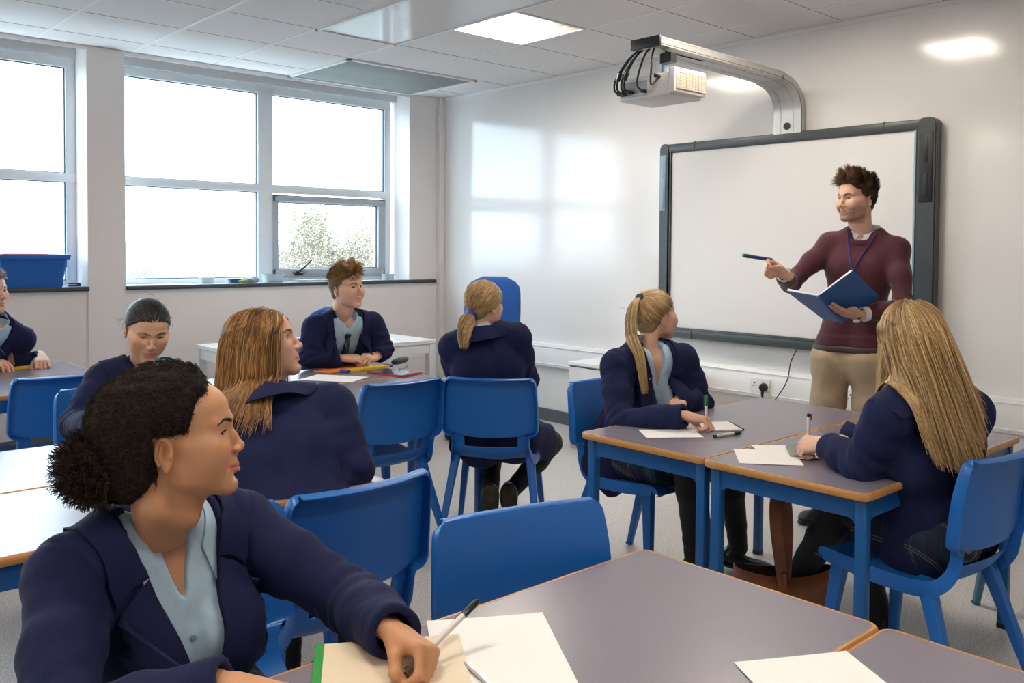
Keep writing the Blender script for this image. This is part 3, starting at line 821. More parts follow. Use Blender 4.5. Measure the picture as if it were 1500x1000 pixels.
# ------------------------------------------------------------------ brown leather bag between the tables
m_lea = mat('brown_leather', (.20, .062, .022, 1), .38, bump=(60, .25, .002), noise=(9, .2, 4))
m_leai = mat('bag_lining', (.035, .014, .010, 1), .8)
def bag():
    t = thing('leather_bag', 'open brown leather bag with an upright strap on the floor', 'bag', (-2.225, -4.94, 0), math.radians(-44))
    bm = bmesh.new(); rings = []
    for z, a, b in ((0, .13, .055), (.01, .14, .062), (.10, .155, .072), (.20, .165, .07), (.275, .17, .062)):
        rings.append([(a*math.cos(q)*(1+.06*abs(math.sin(2*q))), b*math.sin(q), z+.012*math.cos(2*q)*(z/.275)) for q in np.linspace(0, 2*PI, 41)[:-1]])
    R = [[bm.verts.new(p) for p in r] for r in rings]
    for r0, r1 in zip(R, R[1:]):
        for j in range(40): bm.faces.new((r0[j], r0[(j+1) % 40], r1[(j+1) % 40], r1[j]))
    bm.faces.new(R[0][::-1])
    o = obj('body', bm, [m_lea, m_leai], t, 60); s = o.modifiers.new('s', 'SOLIDIFY'); s.thickness = .005; s.offset = -1; s.material_offset = 1; s.material_offset_rim = 0
    # strap loop standing up
    bm = bmesh.new(); pts = spline([(-.012, -.066, .20), (-.02, -.07, .27), (-.03, -.04, .40), (-.028, -.015, .49), (-.015, 0, .522), (.004, .004, .50), (.010, -.01, .42), (.0, -.05, .29), (0, -.06, .26)], 40)
    prev = []
    for i, p in enumerate(pts):
        f = i/39; w = .013+.013*math.sin(PI*min(1, f*1.0))
        d = (pts[min(i+1, 39)]-pts[max(i-1, 0)]); d /= np.linalg.norm(d)
        sd = np.array((1., 0, 0)); sd = sd-d*sd.dot(d); sd /= np.linalg.norm(sd); nn = np.cross(d, sd)
        cur = [bm.verts.new(tuple(p+sd*a*w+nn*b*.0022)) for a, b in ((-1, -1), (1, -1), (1, 1), (-1, 1))]
        if prev:
            for j in range(4): bm.faces.new((prev[j], prev[(j+1) % 4], cur[(j+1) % 4], cur[j]))
        prev = cur
    bmesh.ops.recalc_face_normals(bm, faces=bm.faces)
    obj('strap', bm, m_lea, t, 60)
    bm = bmesh.new(); tube(bm, [(-.012, -.069, .245), (-.012, -.069, .285)], .016, 12, flat=.6); k = obj('strap_knot', bm, m_lea, t, 60)
bag()

# ------------------------------------------------------------------ things on the window sills
def tub():
    t = thing('storage_tub', 'blue plastic storage tub on the window sill', 'tub', (-3.36, .10, 1.105))
    bm = bmesh.new()
    for a, z in (((-.20, .165, -.11, .11), 0), ((-.215, .19, -.13, .13), .20), ((-.235, .205, -.145, .145), .202), ((-.24, .21, -.15, .15), .222)):
        pass
    P = [((-.20, .17, -.11, .11), 0), ((-.215, .19, -.13, .13), .185), ((-.235, .21, -.145, .145), .188), ((-.24, .215, -.15, .15), .218)]
    R = [[bm.verts.new((x, y, z)) for x, y in rrect(*a, .02, 4)] for a, z in P]
    n = len(R[0])
    for r0, r1 in zip(R, R[1:]):
        for j in range(n): bm.faces.new((r0[j], r0[(j+1) % n], r1[(j+1) % n], r1[j]))
    bm.faces.new(R[0][::-1])
    o = obj('body', bm, mat('tub_blue', (.012, .11, .42, 1), .4), t, 40); s = o.modifiers.new('s', 'SOLIDIFY'); s.thickness = .003; s.offset = -1
    bm = bmesh.new(); bx(bm, -.24, -.21, -.04, .04, .14, .19, bev=.003); bx(bm, .19, .213, -.04, .04, .13, .19, bev=.003); obj('handle', bm, o.data.materials[0], t)
    s = obj('red_folder', box(-.15, .12, -.1, .1, 0, .006, bev=.001), mat('red_card', (.55, .10, .07, 1), .5)); s.location = (-3.40, .10, 1.3235); tag(s, 'red folder lying on top of the blue storage tub', 'folder')
    s = obj('teal_folder', box(-.17, .1, -.12, .08, 0, .004, bev=.001), mat('teal_card', (.15, .42, .42, 1), .5)); s.location = (-3.47, .12, 1.3185); tag(s, 'pale teal folder under the red folder on the tub', 'folder')
tub()
m_cbox = mat('cloudy_plastic', (.75, .88, .92, 1), .2, trans=.5)
m_aqua = mat('aqua', (.05, .42, .55, 1), .35)
def open_box(name, label, x, y, w, d, h, m, fill=None, z=1.105):
    t = thing(name, label, 'box', (x, y, z))
    bm = bmesh.new(); R = [[bm.verts.new((a, b, zz)) for a, b in rrect(-w/2*s, w/2*s, -d/2*s, d/2*s, .01, 3)] for s, zz in ((.92, .0), (1, h), (1.04, h), (1.04, h-.008))]
    n = len(R[0])
    for r0, r1 in zip(R, R[1:]):
        for j in range(n): bm.faces.new((r0[j], r0[(j+1) % n], r1[(j+1) % n], r1[j]))
    bm.faces.new(R[0][::-1]); o = obj('body', bm, m, t, 40); s = o.modifiers.new('s', 'SOLIDIFY'); s.thickness = .002; s.offset = -1
    if fill: obj('filling', box(-w*.43, w*.43, -d*.43, d*.43, .003, h*.35, bev=.003), fill, t)
    return t
open_box('plastic_tray', 'clear tray with turquoise contents on the window sill', -1.62, .09, .155, .10, .062, m_cbox, m_aqua)
open_box('plastic_tray', 'clear white box on the sill below the big window pane', -2.16, .10, .10, .07, .045, m_cbox, None)
t = open_box('plastic_tray', 'small dark blue tray between the clear boxes on the sill', -1.99+.05, .09, .085, .06, .03, mat('navy_plastic', (.01, .06, .14, 1), .4), None)
# crumpled bag, clothes pegs, small things
bm = bmesh.new(); bmesh.ops.create_icosphere(bm, subdivisions=4, radius=.05)
random.seed(3)
from mathutils import noise as mnoise
for v in bm.verts:
    n = mnoise.noise(v.co*40)*.012+mnoise.noise(v.co*90)*.006; v.co *= 1+n/.05; v.co.z = max(-.02, v.co.z*.6); v.co.x *= 1.2
o = obj('plastic_bag', bm, mat('grey_bag', (.30, .33, .38, 1), .4)); o.location = (-1.80, .09, 1.126); tag(o, 'crumpled grey plastic bag on the window sill', 'bag')
bm = bmesh.new(); bmesh.ops.create_icosphere(bm, subdivisions=3, radius=.03)
for v in bm.verts: v.co *= 1+mnoise.noise(v.co*60)*.4; v.co.z = max(-.012, v.co.z*.5); v.co.x *= 1.5
o = obj('yellow_cloth', bm, mat('olive_cloth', (.35, .33, .08, 1), .8)); o.location = (-1.88, .06, 1.118); tag(o, 'small olive cloth beside the crumpled grey bag on the sill', 'cloth')
o = obj('document_folder', box(-.19, .19, -.07, .07, 0, .016, bev=.003), mat('silver', (.42, .46, .50, 1), .3, metal=.4)); o.location = (-1.23, .10, 1.105); tag(o, 'flat silver grey folder on the sill under the opening window', 'folder')
o = obj('black_box', box(-.055, .055, -.04, .04, 0, .03, bev=.004), m_black); o.location = (-.93, .08, 1.105); tag(o, 'small black box on the sill right behind the smiling boy’s head', 'box')
open_box('plastic_tray', 'low clear dish on the sill nearest the room corner', -.52, .10, .10, .07, .05, m_cbox, None)
t = thing('stapler', 'small dark stapler standing on the sill past the blue tub', 'stapler', (-3.09, .10, 1.105))
bm = bmesh.new(); bx(bm, -.04, .04, -.015, .015, 0, .008, bev=.002); bx(bm, -.04, .035, -.012, .012, .014, .022, bev=.003); bx(bm, .02, .04, -.013, .013, .006, .016); obj('body', bm, m_black, t)

# ------------------------------------------------------------------ outside
m_field = mat('field', (.16, .17, .155, 1), 1, noise=(.02, .4, 5))  # field and leaf colours are paled to stand in for outdoor haze
m_leaf = mat('leaf', (.30, .26, .19, 1), .7, noise=(3, .35, 3))
m_leaf2 = mat('leaf_two', (.36, .35, .28, 1), .7, noise=(3, .35, 3))
m_bark = mat('bark', (.10, .08, .06, 1), .9)
bm = bmesh.new(); bx(bm, -400, 300, 8, 900, -9, -8.6); g = struct('ground', bm, m_field)
bm = bmesh.new()
rng = np.random.default_rng(5)
for k, (yy, hh) in enumerate(((260, 2.5), (380, 7), (560, 13))):
    n = 70; xs = np.linspace(-420, 260, n)
    top = [-8.6+hh+hh*.55*mnoise.noise(Vector((x*.012, k*9.1, 0)))+1.0*mnoise.noise(Vector((x*.08, k*4.1, 1))) for x in xs]
    a = [bm.verts.new((x, yy-40, -8.7)) for x in xs]; b = [bm.verts.new((x, yy, z)) for x, z in zip(xs, top)]; c = [bm.verts.new((x, yy+60, -8.7)) for x in xs]
    for i in range(n-1): bm.faces.new((a[i], a[i+1], b[i+1], b[i])); bm.faces.new((b[i], b[i+1], c[i+1], c[i]))
struct('hills', bm, m_field, None, 60)['kind'] = 'structure'
def tree(x, y, z, R, label, nleaf, m, hz=1.0):
    t = thing('garden_tree', label, 'tree', (x, y, -8.6))
    rng = np.random.default_rng(int(abs(x)*10)+3)
    bm = bmesh.new(); tube(bm, [(0, 0, 0), (.1, .1, (z+8.6)*.5), (0, 0, z+8.6)], [R*.09, R*.06, .03], 8)
    for k in range(14):
        d = rng.normal(size=3); d[2] = abs(d[2])*.5; d /= np.linalg.norm(d)
        s = np.array((0, 0, (z+8.6)*(.55+.3*rng.random()))); tube(bm, [s, s+d*R*.5+np.array((0, 0, R*.15)), s+d*R*.85+np.array((0, 0, R*.1))], [R*.03, R*.018, R*.006], 5)
    obj('trunk', bm, m_bark, t)
    nb = 26; bl = rng.normal(size=(nb, 3)); bl /= np.linalg.norm(bl, axis=1)[:, None]; bl *= (rng.random(nb)**.4)[:, None]*R*.75; bl[:, 2] *= hz
    pick = rng.integers(0, nb, nleaf); d = rng.normal(size=(nleaf, 3)); d /= np.linalg.norm(d, axis=1)[:, None]
    P = bl[pick]+d*(rng.random(nleaf)**.35)[:, None]*R*.36+np.array((0, 0, z+8.6))
    s = R*.013*(.7+.8*rng.random(nleaf)); u = rng.normal(size=(nleaf, 3)); u /= np.linalg.norm(u, axis=1)[:, None]; v = np.cross(u, rng.normal(size=(nleaf, 3))); v /= np.linalg.norm(v, axis=1)[:, None]
    V = np.stack([P-u*s[:, None], P-v*s[:, None]*.6, P+u*s[:, None], P+v*s[:, None]*.6], 1).reshape(-1, 3)
    me = bpy.data.meshes.new('foliage'); me.from_pydata(V.tolist(), [], np.arange(len(V)).reshape(-1, 4).tolist()); obj('foliage', me, m, t)
tree(10.4, 20.2, 1.15, 2.1, 'pale bushy tree outside the small opening window', 60000, m_leaf)
tree(12.6, 31.5, -.1, 1.4, 'round low tree outside the big pane beside the opening window', 14000, m_leaf2)
tree(9.2, 34.6, -.5, 1.9, 'low bush line tree outside at the sill near the white pier', 14000, m_leaf2)
# ------------------------------------------------------------------ smooth solids (distance field + surface nets)
V3 = lambda *a: np.array(a if len(a) == 3 else a[0], float)
def nrm(v): v = np.array(v, float); return v/(np.linalg.norm(v)+1e-12)

class Field:
    def __init__(s, lo, hi, h):
        s.h = h; s.lo = np.array(lo, float); n = np.ceil((np.array(hi, float)-s.lo)/h).astype(int)+1; s.n = n
        s.ax = [(s.lo[i]+h*np.arange(n[i])).astype(np.float32) for i in range(3)]
        s.D = np.full(n, .08, np.float32)
    def win(s, lo, hi, pad):
        a = np.maximum(0, np.floor((np.array(lo)-pad-s.lo)/s.h).astype(int)); b = np.minimum(s.n, np.ceil((np.array(hi)+pad-s.lo)/s.h).astype(int)+1)
        if np.any(b <= a): return None
        return tuple(slice(a[i], b[i]) for i in range(3))
    def coords(s, w):
        return s.ax[0][w[0]][:, None, None], s.ax[1][w[1]][None, :, None], s.ax[2][w[2]][None, None, :]
    def put(s, fn, lo, hi, k=.02, op='add'):
        w = s.win(lo, hi, k+3*s.h)
        if w is None: return
        d = fn(*s.coords(w)); c = s.D[w]
        if op == 'add':
            hh = np.maximum(k-np.abs(c-d), 0)/k if k else 0
            s.D[w] = np.minimum(c, d)-(hh*hh*k*.25 if k else 0)
        elif op == 'sub':
            d = -d; hh = np.maximum(k-np.abs(c-d), 0)/k if k else 0
            s.D[w] = np.maximum(c, d)+(hh*hh*k*.25 if k else 0)
        elif op == 'and':
            s.D[w] = np.maximum(c, d)
    def cap(s, a, b, ra, rb=None, k=.02, op='add', flat=None):
        rb = ra if rb is None else rb; a = np.array(a, float); b = np.array(b, float); ab = b-a; L2 = float(ab@ab)+1e-12
        def fn(x, y, z):
            px, py, pz = x-a[0], y-a[1], z-a[2]
            t = np.clip((px*ab[0]+py*ab[1]+pz*ab[2])/L2, 0, 1)
            vx, vy, vz = px-t*ab[0], py-t*ab[1], pz-t*ab[2]
            q = 1
            if flat is not None:
                n_, q = flat; e = (vx*n_[0]+vy*n_[1]+vz*n_[2])*(1/q-1)
                vx, vy, vz = vx+e*n_[0], vy+e*n_[1], vz+e*n_[2]
            return ((np.sqrt(vx*vx+vy*vy+vz*vz)-(ra+(rb-ra)*t))*(min(1, (1+q)/2))).astype(np.float32)
        m = max(ra, rb)*(max(1, flat[1]) if flat else 1)
        s.put(fn, np.minimum(a, b)-m, np.maximum(a, b)+m, k, op)
    def chain(s, pts, rs, k=.02, flat=None):
        for i in range(len(pts)-1): s.cap(pts[i], pts[i+1], rs[i], rs[i+1], k, 'add', flat)
    def ell(s, c, r, k=.02, op='add', R=None):
        c = np.array(c, float); r = np.array(r, float)
        def fn(x, y, z):
            px, py, pz = x-c[0], y-c[1], z-c[2]
            if R is not None:
                px, py, pz = (R[0][0]*px+R[1][0]*py+R[2][0]*pz, R[0][1]*px+R[1][1]*py+R[2][1]*pz, R[0][2]*px+R[1][2]*py+R[2][2]*pz)
            k0 = np.sqrt((px/r[0])**2+(py/r[1])**2+(pz/r[2])**2); k1 = np.sqrt((px/r[0]**2)**2+(py/r[1]**2)**2+(pz/r[2]**2)**2)+1e-9
            return (k0*(k0-1)/k1).astype(np.float32)
        m = r.max() if R is not None else r
        s.put(fn, c-m, c+m, k, op)
    def mesh(s, iso=0):
        D = s.D-iso; h = s.h
        D = D.copy(); D[0], D[-1] = np.maximum(D[0], 1e-3), np.maximum(D[-1], 1e-3); D[:, 0] = np.maximum(D[:, 0], 1e-3); D[:, -1] = np.maximum(D[:, -1], 1e-3); D[:, :, 0] = np.maximum(D[:, :, 0], 1e-3); D[:, :, -1] = np.maximum(D[:, :, -1], 1e-3)
        I = D < 0
        nx, ny, nz = D.shape
        c = I[:-1, :-1, :-1].astype(np.int8)
        for i in (0, 1):
            for j in (0, 1):
                for k in (0, 1):
                    if i+j+k: c = c+I[i:nx-1+i, j:ny-1+j, k:nz-1+k]
        cells = np.argwhere((c > 0) & (c < 8))
        if len(cells) == 0: return np.zeros((0, 3)), np.zeros((0, 4), int)
        idx = -np.ones((nx-1, ny-1, nz-1), np.int32); idx[cells[:, 0], cells[:, 1], cells[:, 2]] = np.arange(len(cells))
        acc = np.zeros((len(cells), 3)); cnt = np.zeros(len(cells))
        corner = [(i, j, k) for i in (0, 1) for j in (0, 1) for k in (0, 1)]
        vals = {q: D[cells[:, 0]+q[0], cells[:, 1]+q[1], cells[:, 2]+q[2]] for q in corner}
        for q in corner:
            for ax in range(3):
                if q[ax] == 0:
                    p = list(q); p[ax] = 1; p = tuple(p)
                    a, b = vals[q], vals[p]; m = (a < 0) != (b < 0); t = np.where(m, a/(a-b+1e-20), 0)
                    base = np.tile(np.array(q, float), (len(cells), 1)); base[:, ax] += t
                    acc += base*m[:, None]; cnt += m
        Vv = (cells+acc/cnt[:, None])*h+s.lo
        F = []
        for ax in range(3):
            o1, o2 = [(1, 2), (2, 0), (0, 1)][ax]
            A = [slice(None)]*3; B = [slice(None)]*3
            A[ax] = slice(0, -1); B[ax] = slice(1, None)
            ia, ib = I[tuple(A)], I[tuple(B)]
            e = np.argwhere(ia != ib)
            ok = (e[:, o1] > 0) & (e[:, o2] > 0) & (e[:, o1] < D.shape[o1]-1) & (e[:, o2] < D.shape[o2]-1); e = e[ok]
            def at(d1, d2):
                q = e.copy(); q[:, o1] += d1; q[:, o2] += d2; return idx[q[:, 0], q[:, 1], q[:, 2]]
            f = np.stack([at(-1, -1), at(0, -1), at(0, 0), at(-1, 0)], 1)
            fl = ia[e[:, 0], e[:, 1], e[:, 2]]
            f[~fl] = f[~fl][:, ::-1]; F.append(f)
        F = np.vstack(F); F = F[(F >= 0).all(1)]
        return Vv, F

def relax(Vv, F, it=1, lam=.5):
    E = np.vstack([F[:, [0, 1]], F[:, [1, 2]], F[:, [2, 3]], F[:, [3, 0]]])
    for _ in range(it):
        S = np.zeros_like(Vv); n = np.zeros(len(Vv))
        for a, b in ((0, 1), (1, 0)):
            for d in range(3): S[:, d] += np.bincount(E[:, a], weights=Vv[E[:, b], d], minlength=len(Vv))
            n += np.bincount(E[:, a], minlength=len(Vv))
        Vv = Vv+(S/np.maximum(n, 1)[:, None]-Vv)*lam
    return Vv

_rs = np.random.default_rng(11)
_ND = _rs.normal(size=(24, 3)); _ND /= np.linalg.norm(_ND, axis=1)[:, None]; _NP = _rs.random(24)*6.28
def wav(x, y, z, f, seed=0, n=6):
    """cheap smooth noise, about -1..1"""
    o = 0
    for i in range(n):
        d = _ND[(i+seed*5) % 24]; g = f*(.7+.25*i)
        o = o+np.sin((x*d[0]+y*d[1]+z*d[2])*g+_NP[(i+seed*7) % 24]+1.5*np.sin((x*d[1]+y*d[2]+z*d[0])*g*.6))
    return o/n*1.6

def mesh_np(name, parts, cols=None):
    """parts: list of (V, F[, C]) -> mesh, joined; optional point colours"""
    Vs, Fs, Cs, o = [], [], [], 0
    for p in parts:
        Vv, F = np.asarray(p[0], float), p[1]
        Vs.append(Vv); Fs += [(np.asarray(F)+o)] if not isinstance(F, list) else [np.asarray(F)+o]
        if len(p) > 2: Cs.append(np.broadcast_to(np.asarray(p[2], float), (len(Vv), 3)))
        o += len(Vv)
    Vv = np.vstack(Vs)
    me = bpy.data.meshes.new(name)
    nf = sum(len(f) for f in Fs); k = [f.shape[1] for f in Fs]
    loops = np.concatenate([f.ravel() for f in Fs]).astype(np.int32)
    tot = np.concatenate([np.full(len(f), q) for f, q in zip(Fs, k)]).astype(np.int32)
    st = np.concatenate([[0], np.cumsum(tot)[:-1]]).astype(np.int32)
    me.vertices.add(len(Vv)); me.vertices.foreach_set('co', Vv.ravel().astype(np.float32))
    me.loops.add(len(loops)); me.loops.foreach_set('vertex_index', loops)
    me.polygons.add(nf); me.polygons.foreach_set('loop_start', st); me.polygons.foreach_set('loop_total', tot)
    me.polygons.foreach_set('use_smooth', np.ones(nf, bool))
    if Cs:
        C = np.vstack(Cs); a = me.color_attributes.new('Col', 'FLOAT_COLOR', 'POINT')
        a.data.foreach_set('color', np.hstack([C, np.ones((len(C), 1))]).astype(np.float32).ravel())
    me.update(calc_edges=True); me.validate()
    return me

def uvsphere(c, r, nu=32, nv=20, axis=None):
    """sphere with its pole along axis"""
    th = np.linspace(0, PI, nv+1); ph = np.linspace(0, 2*PI, nu, endpoint=False)
    P = np.array([[math.sin(t)*math.cos(p), math.sin(t)*math.sin(p), math.cos(t)] for t in th for p in ph])
    if axis is not None:
        z = nrm(axis); x = nrm(np.cross((0, 0, 1) if abs(z[2]) < .9 else (1, 0, 0), z)); y = np.cross(z, x); W = P@np.stack([x, y, z])
    else: W = P
    F = np.array([(i*nu+j, i*nu+(j+1) % nu, (i+1)*nu+(j+1) % nu, (i+1)*nu+j) for i in range(nv) for j in range(nu)])
    return W*r+np.array(c), F, th.repeat(nu)

def strands(paths, rad, tone, n_side=3):
    """paths (S,K,3), rad (S,K) or scalar, tone (S,3) -> V,F,C"""
    S, K, _ = paths.shape
    T = np.gradient(paths, axis=1); T /= np.linalg.norm(T, axis=2)[..., None]+1e-9
    up = np.tile(np.array([.31, .22, .92]), (S, K, 1)); A = np.cross(T, up); A /= np.linalg.norm(A, axis=2)[..., None]+1e-9; B = np.cross(T, A)
    rad = np.broadcast_to(rad, (S, K))
    ring = []
    for j in range(n_side):
        a = 2*PI*j/n_side; ring.append(paths+(A*math.cos(a)+B*math.sin(a))*rad[..., None])
    Vv = np.stack(ring, 2).reshape(-1, 3)
    s = np.arange(S)[:, None, None]*K*n_side; k = np.arange(K-1)[None, :, None]*n_side; j = np.arange(n_side)[None, None, :]; j2 = (j+1) % n_side
    F = np.stack([s+k+j, s+k+j2, s+k+n_side+j2, s+k+n_side+j], -1).reshape(-1, 4)
    C = np.repeat(tone, K*n_side, axis=0)
    return Vv, F, C
# ------------------------------------------------------------------ people
m_skin = mat('skin', (.6, .4, .3, 1), .48, spec=.4, sss=.12, attr='Col', bump=(220, .12, .0006))
m_hair = mat('hair', (.3, .2, .1, 1), .42, spec=.45, attr='Col')
m_afro = mat('afro_hair', (.02, .014, .01, 1), .75, spec=.25, attr='Col')
m_navy = mat('navy_wool', (.0108, .0152, .056, 1), .85, spec=.2, sheen=.03, noise=(600, .22, 2), bump=(900, .25, .0006))
m_navyd = mat('navy_lining', (.006, .007, .02, 1), .9)
m_shirt = mat('pale_blue_shirt', (.40, .56, .70, 1), .75, noise=(40, .03, 2), bump=(18, .25, .004))
m_wshirt = mat('white_shirt', (.68, .66, .68, 1), .7, bump=(18, .2, .003))
m_tights = mat('black_tights', (.008, .008, .010, 1), .75, sheen=.1)
m_shoe = mat('black_shoe', (.010, .014, .02, 1), .28)
m_sole = mat('dusty_sole', (.03, .026, .018, 1), .9, noise=(25, .6, 3))
m_maroon = mat('maroon_knit', (.064, .013, .021, 1), .85, sheen=.2, noise=(220, .28, 3), bump=(420, .5, .001))
m_chino = mat('beige_chinos', (.36, .27, .17, 1), .75, noise=(60, .05, 3), bump=(30, .35, .004))

def plaid():
    m = mat('plaid_skirt', (.012, .018, .05, 1), .8)
    nt = m.node_tree; N = nt.nodes; L = nt.links; tc = N.new('ShaderNodeTexCoord')
    mp = N.new('ShaderNodeMapping'); mp.inputs['Rotation'].default_value = (.4, .7, .5); L.new(tc.outputs['Object'], mp.inputs['Vector'])
    sx = N.new('ShaderNodeSeparateXYZ'); L.new(mp.outputs[0], sx.inputs[0])
    def line(sock, per, off, wd):
        a = N.new('ShaderNodeMath'); a.operation = 'MULTIPLY_ADD'; a.inputs[1].default_value = 1/per; a.inputs[2].default_value = off; L.new(sock, a.inputs[0])
        b = N.new('ShaderNodeMath'); b.operation = 'FRACT'; L.new(a.outputs[0], b.inputs[0])
        c = N.new('ShaderNodeMath'); c.operation = 'LESS_THAN'; c.inputs[1].default_value = wd; L.new(b.outputs[0], c.inputs[0]); return c.outputs[0]
    def mix(fac, a, col):
        mx = N.new('ShaderNodeMix'); mx.data_type = 'RGBA'; L.new(fac, mx.inputs['Factor'])
        if isinstance(a, tuple): mx.inputs['A'].default_value = a
        else: L.new(a, mx.inputs['A'])
        mx.inputs['B'].default_value = col; return mx.outputs['Result']
    c = mix(line(sx.outputs['X'], .10, 0, .4), (.010, .014, .045, 1), (.008, .03, .06, 1))
    c = mix(line(sx.outputs['Y'], .10, .3, .3), c, (.006, .010, .03, 1))
    for s, o in (('X', .2), ('X', .26), ('Y', .55), ('Y', .61)): c = mix(line(sx.outputs[s], .10, o, .012), c, (.20, .19, .14, 1))
    L.new(c, N['Principled BSDF'].inputs['Base Color'])
    return m
m_plaid = plaid()
m_crest = mat('crest_thread', (.22, .21, .20, 1), .8, noise=(420, .95, 1))

def frame(fwd, up=(0, 0, 1), tilt=0):
    """columns: right, front, up"""
    f = nrm(fwd); r = nrm(np.cross(f, up)); u = np.cross(r, f)
    if tilt:
        c, s = math.cos(tilt), math.sin(tilt); r, u = c*r+s*u, -s*r+c*u
    return np.stack([r, f, u], 1)

def ik(a, c, l1, l2, hint):
    a, c = V3(a), V3(c); d = c-a; L = np.linalg.norm(d)
    if L > (l1+l2)*.995: s = L/((l1+l2)*.995); l1 *= s; l2 *= s
    x = (l1*l1-l2*l2+L*L)/(2*L); h = math.sqrt(max(0, l1*l1-x*x)); n = d/L
    q = np.array(hint, float)-n*float(np.dot(hint, n)); return a+n*x+nrm(q)*h

# ---- head -------------------------------------------------------------------
def build_head(hp, skin, vox=.0024):
    """returns list of (V,F,C) in head-local coordinates (x right, y front, z up)"""
    s = Field((-.095, -.125, -.20), (.095, .135, .135), vox)
    jw = hp.get('jaw', 1.0); fw = hp.get('face', 1.0); ch = hp.get('chin', 0); jz = hp.get('jawz', 0)
    s.ell((0, -.012, .028), (.0735*fw, .094, .078), .02)
    s.ell((0, .022, .040), (.062*fw, .0655, .052), .02)               # forehead
    s.ell((0, .030, -.028), (.0545*fw, .0535, .070), .03)             # face mass
    for q in (-1, 1):
        s.cap((q*.053*jw, -.004, -.040), (q*.047*jw, .010, -.070+jz), .013, .012, .025)
        s.cap((q*.047*jw, .010, -.070+jz), (q*.016*jw, .064+ch, -.096), .012, .0125, .03)
    s.ell((0, .0685+ch, -.0965), (.0190*jw, .0155, .0150), .02)
    for q in (-1, 1):
        s.ell((q*.038*fw, .0510, -.030), (.0215, .0225, .024), .035)   # cheeks
        s.cap((q*.046*fw, .022, -.030), (q*.036*fw, .040, -.066), .0165, .0155, .03)
        s.cap((q*.010, .0835, .0195), (q*.044*fw, .0665, .0205), .0080, .0070, .014)
        s.cap((q*.060*fw, .028, -.010), (q*.047*fw, .058, -.016), .012, .012, .02)
    s.ell((0, .0620, -.066), (.0270, .0225, .026), .02)
    op = hp.get('open', 1.0)
    for q in (-1, 1):
        s.ell((q*.0325, .0900, .0035), (.0165, .0115, .0120), .014, 'sub')
    # nose
    nl = hp.get('nose', 1.0); up = hp.get('nose_up', 0); nw = hp.get('nosew', 1)
    s.cap((0, .0790, .016), (0, .0865+.004*nl, -.012), .0058, .0062, .012)
    s.cap((0, .0865+.004*nl, -.012), (0, .0835+.0185*nl, -.0325+up), .0062, .0078, .010)
    s.cap((0, .0835+.0185*nl, -.0330+up), (0, .090, -.040+up), .0074, .0070, .008)
    for q in (-1, 1):
        s.ell((q*.0102*nw, .0895+.004*nl, -.0375+up), (.0068*nw, .0090, .0062), .007)
        s.ell((q*.0058*nw, .0955+.003*nl, -.0440+up), (.0030, .0050, .0032), .003, 'sub')
    # philtrum and lips
    lf = hp.get('lips', 1.0); lw = hp.get('lipw', 1.0); sm = hp.get('smile', 0.0); ly = .0830+hp.get('lipy', 0); mo = hp.get('mouth', 0)
    s.ell((0, ly-.006, -.0560), (.014, .0095, .012), .014)
    for q in (-1, 1):
        s.cap((q*.004, ly+.0022, -.0640), (q*.021*lw, ly-.010-.003*sm, -.0668+.0065*sm), .0042*lf, .0018, .005)
        s.cap((0, ly+.0012, -.0738-.0035*mo), (q*.0185*lw, ly-.010-.003*sm, -.0690+.0060*sm), .0050*lf, .0020, .005)
        s.cap((0, ly+.0085, -.0688-.0012*mo), (q*.0245*lw, ly-.0045-.003*sm, -.0678+.0070*sm), .0010+.0026*mo, .0010+.0008*mo, .003, 'sub')
    s.ell((0, .0870+ch*.5, -.0850), (.017, .006, .0048), .010, 'sub')
    if sm:
        for q in (-1, 1):
            s.ell((q*.0385, .0540, -.038), (.019, .0200, .0175), .03)
            s.cap((q*.0195, .0870, -.042), (q*.0300*lw, .0765, -.060), .0014*sm, .0014*sm, .012, 'sub')
    for q in (-1, 1):
        s.ell((q*.0315, .0640, .0015), (.0152, .0146, .0138), .005)
        s.ell((q*.0315, .0810, .0005), (.0140, .0145, .0050*op+.0002), .0015, 'sub')
    # ears
    for q in (-1, 1):
        n_ = nrm((q*.90, -.43, 0)); a_ = nrm((-q*.43*.98, -.90*.98, .12)); a_ = nrm(a_-n_*float(a_@n_)); b_ = np.cross(n_, a_)
        if b_[2] < 0: b_ = -b_
        es = hp.get('ears', .90)
        Rm = np.stack([n_, a_, b_], 1); c = V3(q*.0725*fw, -.016, -.014)
        P = lambda u, v, w: c+n_*u+a_*v*es+b_*w*es
        s.ell(P(-.001, 0, 0), (.0060, .0165*es, .0290*es), .006, 'add', R=Rm)
        s.ell(P(.0062, -.0035, .001), (.0088, .0095*es, .0165*es), .002, 'sub', R=Rm)
        rim = [P(.004, .0165*math.cos(t)*1.0+.0005, .0285*math.sin(t)) for t in np.linspace(-.9, 2.6, 9)]
        s.chain(rim, [.0026]*6+[.0024, .0022, .002], .002)
        s.chain([P(.0035, .006, -.015), P(.0042, .0085, -.004), P(.004, .006, .010)], [.0022, .0026, .002], .003)
        s.ell(P(.001, -.004, -.027), (.0048, .0070, .0080), .006, 'add', R=Rm)
        s.ell(P(.0035, -.0125, -.003), (.0030, .0034, .0055), .004, 'add', R=Rm)
    # neck
    nb = V3(hp.get('neck', (0, -.045, -.20))); nr = hp.get('neckr', .044)
    s.cap((0, -.030, -.045), (0, -.026+(nb[1]+.026)*.35, -.11), nr*1.04, nr*.97, .020); s.cap((0, -.026+(nb[1]+.026)*.35, -.11), nb, nr*.97, nr*1.10, .02)
    s.cap((0, .016, -.070), (0, -.004, -.14), .026, .024, .030)
    Vv, F = s.mesh(); Vv = relax(Vv, F, 1, .35)
    x, y, z = Vv.T; ax = np.abs(x)
